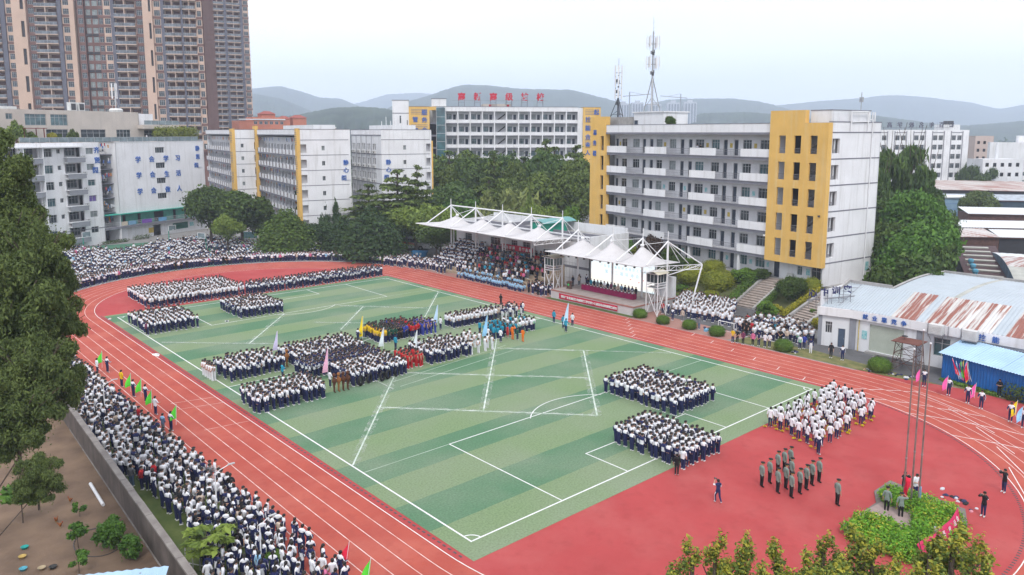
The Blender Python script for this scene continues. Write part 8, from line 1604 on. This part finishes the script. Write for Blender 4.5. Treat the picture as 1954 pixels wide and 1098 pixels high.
def lamp(px, py, top, arm, label):
    p = G(px, py); h = ZAT(p, top) - .0; th = thing('street_lamp', label, 'street lamp', p, 0); b = MB(); b.lathe([(.10, 0), (.10, .25), (.05, .3)], 8); b.beam((0, 0, .25), (0, 0, h * .88), .045, 8, r2=.035); b.build('pole', frame_w, th)
    b = MB(); b.path([(0, 0, h * .86), (.25, -.05, h * .93), (arm, -.1, h)], .028, 6); b.path([(0, 0, h * .74), (-.14, 0, h * .80), (-.10, 0, h * .88), (.05, 0, h * .9)], .018, 5); b.build('arm', frame_w, th); b = MB(); b.box(arm - .1, arm + .35, -.17, -.03, h - .03, h + .03); b.build('lamp_head', frame_m, th)
lamp(499.6, 1091, 990, .6, 'white street lamp at the bottom of the wall-side crowd'); lamp(414.9, 990, 893, .9, 'white street lamp in the middle of the wall-side crowd'); lamp(201.5, 797, 728, .8, 'white street lamp under the green hand flags')
fp_m = mat('flagpole_steel', (.34, .29, .27), .35, .2, 2, metal=.55)
for i, (px, top, x, y) in enumerate(((1753, 671, 23.5, -15.75), (1765, 635, 24.0, -16.05), (1774, 660, 24.6, -16.3))):
    h = ZAT((x, y), top); th = thing('flagpole', ('shortest steel flagpole, on the side of the flag raiser', 'tallest steel flagpole in the middle of the three', 'steel flagpole on the hedge side of the three')[i], 'flagpole', (x, y, .1), 0, 'flagpoles'); b = MB(); b.beam((0, 0, 0), (0, 0, h * .5), .062, 8, r2=.052); b.beam((0, 0, h * .5), (0, 0, h), .05, 8, r2=.038); b.lathe([(.16, 0), (.16, .08), (.07, .1)], 10); b.build('pole', fp_m, th); b = MB(); b.lathe([(.0, -.07), (.07, -.03), (.07, .03), (.0, .07)], 10, (0, 0, h + .05)); b.build('finial', frame_w, th); b = MB(); b.lathe([(.07, -.05), (.07, .05)], 8, (0, 0, h * .33)); b.build('collar', steel, th)
def cloth(name, pts, m, label, cat, thick=.015, grp=None):
    """hanging or lying cloth from rows of points"""
    b = MB(); n, k = len(pts), len(pts[0])
    b._add([q for r in pts for q in r], [(i * k + j, i * k + j + 1, (i + 1) * k + j + 1, (i + 1) * k + j) for i in range(n - 1) for j in range(k - 1)]); o = b.build(name, m, None, smooth=True); s = o.modifiers.new('thickness', 'SOLIDIFY'); s.thickness = thick; tag(o, label, cat, grp); return o
cloth('national_flag', [[(23.38 + .10 * math.sin(j * 2.1) - .06 * j, -15.85 - .07 * j + .08 * math.sin(i + j * 1.7), 1.0 + .3 * i) for j in range(5)] for i in range(6)], fl_red, 'red flag with gold stars being raised at the shortest flagpole', 'flag'); fgl = COL.objects[-1]
for sx, sz, ss in ((.0, 2.2, .26), (-.1, 2.35, .1), (-.16, 2.2, .1)): o = link('star', text_mesh('★', .01, M_gold), fgl, (23.33 + sx, -15.98, sz)); o.rotation_euler = (math.pi / 2, 0, .2); o.scale = (ss,) * 3
cloth('banner_cloth', [[(24.62 + .09 * math.sin(j * 2), -16.42 + .05 * j, .5 + .26 * i) for j in range(4)] for i in range(5)], fl_sky, 'pale blue flag hanging low at the hedge side flagpole', 'flag')
b0_, b1_ = G(1748, 1052, .85), G(1826, 982, .85)
ban = [[tuple(b0_ + (b1_ - b0_) * t_ + np.array([.08 * math.sin(t_ * 9 + j), -.10 * j - .25 * math.sin(t_ * 3.1), .42 - .24 * j + .05 * math.sin(t_ * 15 + j)])) for t_ in np.linspace(0, 1, 22)] for j in range(4)]
ob_ = cloth('red_banner', ban, mat('crimson_banner', (.55, .02, .10), .7, .15, 1.5), 'crumpled crimson banner with white characters draped over the flower bed hedge', 'banner')
for i, ch in enumerate('热烈祝贺校运会'):
    q = ban[1][3 + int(i * 2.6)]; o = link('letter', text_mesh(ch, .012, white_paint), ob_, (q[0], q[1] - .09, q[2] - .08)); o.rotation_euler = (R(66), 0, math.atan2(b1_[1] - b0_[1], b1_[0] - b0_[0])); o.scale = (.36,) * 3
bagc = [C(n, c) for n, c in (('bag_white', (.55, .55, .58)), ('bag_navy', (.03, .035, .09)), ('bag_red', (.42, .03, .03)), ('bag_pink', (.6, .25, .3)), ('bag_blue', (.08, .2, .42)), ('bag_black', (.02, .02, .022)), ('bag_tan', (.42, .28, .18)))]
def heap(x, y, z, n, spread, label, seed, grp='clothes and bags left on the ground'):
    """small heap of dropped jackets and bags"""
    r = random.Random(seed); b = MB()
    for _ in range(n):
        cx, cy_ = r.gauss(0, spread), r.gauss(0, spread); s = r.uniform(.09, .18); m = r.choice((0, 0, 0, 1, 1, 5, r.randrange(7))); k = 9; prof = [(s * r.uniform(.9, 1.2), .0), (s * r.uniform(.9, 1.1), s * .35), (s * .6, s * r.uniform(.5, .75)), (s * .2, s * r.uniform(.6, .9))]; b.lathe(prof, k, (cx, cy_, 0), m, r.uniform(.7, 1.5), r.uniform(.7, 1.3))
    tag(b.build('clothes_heap', bagc, None, (x, y, z)), label, 'clothes heap', grp)
for i, (x, y, n, sp_, l) in enumerate(((27.9, -16.9, 7, .35, 'white bags piled behind the flower bed hedge'), (27.6, -17.9, 6, .3, 'white plastic bags and a box on the red rubber by the bed'), (26.9, -18.7, 3, .25, 'dark bag below the crimson banner end'), (20.0, -19.2, 5, .3, 'red and blue bags at the near edge of the flower bed'), (52.2, -1.2, 6, .45, 'bags scattered in front of the round bush by the skip'), (52.6, -3.3, 5, .3, 'black bags on the verge beside the lookout frame'), (53.1, -4.7, 14, .45, 'wide heap of white and navy jackets on the verge'), (52.5, 7.5, 10, .35, 'heap of jackets at the foot of the jacket topped bush'), (53.1, 8.9, 2, .15, 'white jacket thrown on top of a clipped bush'), (53.3, -1.6, 2, .15, 'jacket lying on the bush in front of the skip'), (54.3, 19.8, 9, .35, 'bags under the small goal frame on the plaza'), (56.6, 16.4, 8, .4, 'bags at the edge of the asphalt before the crowd'), (67.2, 19.0, 6, .5, 'jackets thrown over the shrub by the wide stairs'))):
    heap(x, y, 1.15 if i in (8, 9) else (.7 if i == 12 else 0), n, sp_, l, i)
b = MB(); b.box(-.35, .35, -.3, .3, 0, .12); tag(b.build('concrete_block', concrete, None, (20.9, -18.9, .8), .4), 'pale square lid lying on the flower bed hedge', 'lid')
pm = MB()
for i in range(42): a, e = random.random() * 6.28, random.uniform(-.2, 1.5); pm.beam((0, 0, .1), (.17 * math.cos(a) * math.cos(e), .17 * math.sin(a) * math.cos(e), .1 + .12 * math.sin(e)), .03, 3, 0, .012)
pmm = pm.mesh('pompom', C('pompom_yellow', (.62, .48, .01))); npom = 0
for o in [o for o in COL.objects if o.name.startswith('person') and 'dancer' in (o.get('category') or '')]:
    for sgn in (-1, 1):
        if random.random() < .72 and npom < 130: npom += 1; q = link('pompom', pmm, None, (o.location.x + random.gauss(-.1, .1) - .15, o.location.y + sgn * .26, 0), random.random() * 6); tag(q, 'yellow pompom on the red rubber at a dancer\'s feet', 'pompom', 'yellow pompoms on the red rubber')
ty = MB(); ty_ = [(.40 + .12 * math.cos(a), .12 * math.sin(a)) for a in np.linspace(0, 2 * math.pi, 9)[:-1]]; n = 18
V = [((r_) * math.cos(2 * math.pi * i / n), h_, (r_) * math.sin(2 * math.pi * i / n) + .52) for i in range(n) for r_, h_ in ty_]; ty._add(V, [(i * 8 + j, ((i + 1) % n) * 8 + j, ((i + 1) % n) * 8 + (j + 1) % 8, i * 8 + (j + 1) % 8) for i in range(n) for j in range(8)]); tym = ty.mesh('tyre', C('tyre_rubber', (.018, .018, .02), .8), True)
for i, (x, y) in enumerate(((1325, 690), (1388, 670), (1485, 655), (1528, 640), (1592, 618), (1150, 605))): p = G(*XF(x, y)); tag(link('tyre', tym, None, (p[0], p[1], 0), R(30)), f'black tyre held upright before the tracksuit block, {ORD[i] if i < 5 else "last"} from the bear costumes' if i < 5 else 'black tyre standing apart behind the bear costumes', 'tyre', 'tyres held by the tracksuit block')
def wheel(parent, x, y, r, w_=.24):
    if ('wh', r) not in _bx:
        b = MB(); b.beam((0, -w_ / 2, 0), (0, w_ / 2, 0), r, 18); c = MB(); c.beam((0, -w_ / 2 - .01, 0), (0, w_ / 2 + .01, 0), r * .58, 12); _bx[('wh', r)] = (b.mesh('wheel', M_black), c.mesh('rim', steel))
    a, c = _bx[('wh', r)]; o = link('wheel', a, parent, (x, y, r)); link('rim', c, o)
def profile_body(name, prof, w_, m, parent, inset=.12, mats=None):
    """vehicle body from a side outline, sides slightly tucked in at the top"""
    zmax = max(z for _, z in prof); b = MB(); n = len(prof); f = lambda z: w_ / 2 - inset * max(0, (z / zmax - .55)) ** 1.2 * 2
    v = [(x, -f(z), z) for x, z in prof] + [(x, f(z), z) for x, z in prof]; b._add(v, [tuple(range(n)), tuple(range(2 * n - 1, n - 1, -1))] + [(i, n + i, n + (i + 1) % n, (i + 1) % n) for i in range(n)]); return b.build(name, m, parent)
bus_w = mat('bus_white', (.62, .62, .63), .35, .06, 1, spec=.5); c0, c1 = np.array([60.6, 104.0]), np.array([66.6, 97.3]); S__ = 9.0
bus = thing('coach_bus', 'white coach with yellow and red swooshes parked behind the trees', 'bus', (c0[0], c0[1], 0), U(c0, c1)); profile_body('body', [(0, .35), (0, 2.6), (.15, 2.85), (8.2, 2.85), (8.75, 2.4), (9.0, 1.2), (9.0, .35)], 2.2, bus_w, bus, .08)
for x in (1.6, 7.0):
    for y in (-1.02, 1.02): wheel(bus, x, y, .46)
for i in range(5): sbox('window', glass, bus, 1.35, .02, .85, (.5 + i * 1.42, -1.10, 1.55))
sbox('windscreen', glass, bus, .02, 1.8, 1.1, (8.86, -.9, 1.25)); b = MB(); b.box(8.98, 9.03, -1.0, -.6, .6, .8); b.box(8.98, 9.03, .6, 1.0, .6, .8); b.build('headlight', frame_w, bus)
for m, z0 in ((fl_yellow, .75), (fl_red, .95), (C('swoosh_orange', (.7, .25, .02)), 1.12)):
    b = MB(); [b.quad((x, -1.115, z0 + .5 * math.sin(x * .5)), (x + .4, -1.115, z0 + .5 * math.sin((x + .4) * .5)), (x + .4, -1.115, z0 + .13 + .5 * math.sin((x + .4) * .5)), (x, -1.115, z0 + .13 + .5 * math.sin(x * .5))) for x in np.arange(.2, 6.2, .4)]; b.build('swoosh', m, bus)
def car(x, y, rz, m, label):
    th = thing('parked_car', label, 'car', (x, y, 0), rz); profile_body('body', [(0, .25), (0, .62), (.12, .75), (.85, .82), (1.45, 1.22), (2.6, 1.24), (3.25, .86), (3.75, .78), (3.8, .5), (3.75, .25)], 1.6, m, th, .2)
    for a in (.75, 2.95):
        for s in (-1, 1): wheel(th, a, s * .72, .29, .18)
    b = MB()
    for s in (-1, 1): b.poly([(1.0, s * .775, .84), (1.5, s * .70, 1.16), (2.55, s * .70, 1.17), (3.1, s * .775, .86)])
    b.build('side_window', glass, th); b = MB(); b.poly([(.92, -.66, .86), (.92, .66, .86), (1.42, .6, 1.2), (1.42, -.6, 1.2)]); b.poly([(3.2, -.66, .89), (3.2, .66, .89), (2.66, .6, 1.22), (2.66, -.6, 1.22)]); b.build('windscreen', glass, th); b = MB(); [b.box(3.76, 3.82, s - .14, s + .14, .58, .68) for s in (-.55, .55)]; b.build('headlight', frame_w, th)
p = G(1343, 580); car(p[0], p[1], R(-80), mat('silver_car_paint', (.38, .39, .40), .3, .05, 2, metal=.4), 'silver car parked at the foot of the garden behind the white shirts')
p = G(1226 - 640, 478); car(p[0], p[1], R(-30), mat('yellow_car_paint', (.5, .33, .03), .4, .05, 2), 'yellow topped car behind the court crowd under the trees')
def hoop(px, py, rz, label):
    p = G(px, py); th = thing('basketball_hoop', label, 'basketball hoop', p, rz); b = MB(); b.beam((0, 0, 0), (0, 0, 3.0), .1, 7); b.beam((0, 0, 2.9), (0, -1.2, 3.1), .07, 6); b.box(-.4, .4, -.5, .5, 0, .25); b.build('post', C('hoop_post_green', (.03, .30, .22)), th); b = MB(); b.box(-.9, .9, -1.28, -1.22, 2.8, 3.9); b.build('backboard', grail, th); b = MB(); [b.box(*q) for q in ((-.95, .95, -1.3, -1.2, 2.74, 2.82), (-.95, .95, -1.3, -1.2, 3.88, 3.96), (-.97, -.88, -1.3, -1.2, 2.74, 3.96), (.88, .97, -1.3, -1.2, 2.74, 3.96))]; b.path([(.23 * math.cos(a), -1.55 + .23 * math.sin(a), 3.0) for a in np.linspace(0, 6.283, 13)], .02, 4); b.build('rim', frame_w, th)
hoop(160, 477, R(20), 'green basketball hoop in front of the staff housing'); hoop(323, 463, R(20), 'green basketball hoop before the chalkboard wall'); hoop(394, 479, R(-60), 'basketball hoop tilted toward the track among the seated crowd')
bd_m = C('skip_blue', (.03, .16, .34)); p = G(790, 489); th = thing('blue_container', 'blue open waste container by the far grandstand corner', 'container', (p[0] - .8, p[1] - .5, 0), R(-48)); b = MB(); b._add([(0, 0, 0), (2.6, 0, 0), (2.6, 1.3, 0), (0, 1.3, 0), (-.2, -.1, 1.1), (3.0, -.1, 1.1), (3.0, 1.4, 1.1), (-.2, 1.4, 1.1)], [(0, 1, 5, 4), (1, 2, 6, 5), (2, 3, 7, 6), (3, 0, 4, 7), (3, 2, 1, 0)]); b.build('tub', bd_m, th); letter('环', th, (1.0, -.08, .6), .5, white_paint); letter('卫', th, (1.7, -.08, .6), .5, white_paint)
p = G(1682, 703); sk_m = mat('skip_concrete', (.20, .19, .19), .9, .2, 1.5); th = thing('concrete_skip', 'grey open rubbish skip behind the bush by the lookout frame', 'skip', (p[0] + .4, p[1] + 1.3, 0), R(-90)); b = MB(); b.box(0, 2.6, 0, .1, 0, .85); b.box(0, 2.6, 1.3, 1.4, 0, .85); b.box(0, .1, .1, 1.3, 0, .85); b.box(2.5, 2.6, .1, 1.3, 0, .85); b.box(0, 2.6, 0, 1.4, 0, .06) if 0 else None; b.build('tub', sk_m, th); b = MB(); b.box(.7, 1.9, -.03, 0, .3, .62); b.build('label_plate', C('plate_navy', (.02, .03, .12)), th)
def goal_frame(px, py, w_, h, d_, rz, m, label, name='goal_frame'):
    p = G(px, py); th = thing(name, label, 'goal', p, rz); b = MB(); [b.beam((s * w_ / 2, 0, 0), (s * w_ / 2, 0, h), .05, 6) for s in (-1, 1)]; b.beam((-w_ / 2, 0, h), (w_ / 2, 0, h), .05, 6); b.build('goal_mouth', m, th); b = MB(); [b.path([(s * w_ / 2, 0, h), (s * w_ / 2, d_ * .5, h), (s * w_ / 2, d_, 0), (s * w_ / 2, 0, 0)], .03, 5) for s in (-1, 1)]; b.beam((-w_ / 2, d_, 0), (w_ / 2, d_, 0), .03, 5); b.build('rear_frame', m, th)
goal_frame(818, 508, 2.4, 1.5, .9, R(-90), frame_w, 'white small goal frame beside the grandstand corner'); goal_frame(1385, 636, 2.2, 1.4, .8, R(-90), frame_w, 'white small goal frame on the brick plaza with bags inside')
goal_frame(1880, 742, 2.4, 1.35, -.8, R(-105), rust_m, 'dark rusty goal frame leaning at the blue shed wall')
p = G(1840, 738); fsx = [fl_pink, fl_yellow, fl_sky, fl_green, fl_red]
for i in range(13):
    a = -.55 + i * .09; mk_flag(p[0] + .35 + .12 * math.sin(i * 2), p[1] - .5 + .09 * i, 0, 2.3 + .25 * math.sin(i * 1.7), fsx[(i * 2) % 5], f'furled {["pink", "blue", "red", "yellow", "green"][i % 5]} flag in the stack leaning on the blue shed, {ORD[i // 5]} of its colour', .30, 1.5, R(-75 + i * 14), -.25 + .045 * i, 'flags stacked against the blue shed')
b = MB(); b.box(-.28, .28, -.2, .2, 0, .3); p = G(1340, 632); tag(b.build('water_crate', C('crate_blue', (.18, .42, .62)), None, (p[0] + .3, p[1] - .4, 0)), 'pale blue water crate on the brick plaza', 'crate')
for px, py, rz, l in ((211, 608, .5, 'dark shoes and bag dropped at the far corner of the pitch'), (434, 614, 1.2, 'dark bag lying on the far penalty line')): p = G(px, py); heap(p[0], p[1], .02, 3, .2, l, px)
p = G(478, 463); ng = thing('notice_panel', 'teal notice panel on posts at the court edge under the trees', 'sign', (p[0], p[1], 0), R(-40)); b = MB(); b.box(-1.5, 1.5, -.05, .05, 1.0, 2.4); b.build('board', notice, ng); b = MB(); [b.beam((s * 1.3, .1, 0), (s * 1.3, .1, 2.4), .05, 5) for s in (-1, 1)]; b.build('post', steel, ng)
cn_ = loc(cb, 22.2, .9, Z[5]); person(cn_.x, cn_.y, cn_.z, U(P0, P1) + math.pi, 'track', 'front', 1.65, 'student leaning at the top floor railing of the classroom building', 'student'); cn_ = loc(cb, 22.9, .9, Z[5]); person(cn_.x, cn_.y, cn_.z, U(P0, P1) + math.pi, 'black', 'front', 1.65, 'student in black beside another at the top floor railing', 'student')
cn_ = loc(hall, 11.9, 3.0, 22.4); person(cn_.x, cn_.y, cn_.z, Fr + math.pi, 'whitekit', 'stand', 1.65, 'person in white standing on the roof terrace behind the glass railing', 'person')
for o in list(D.materials):
    if not o.users: D.materials.remove(o)
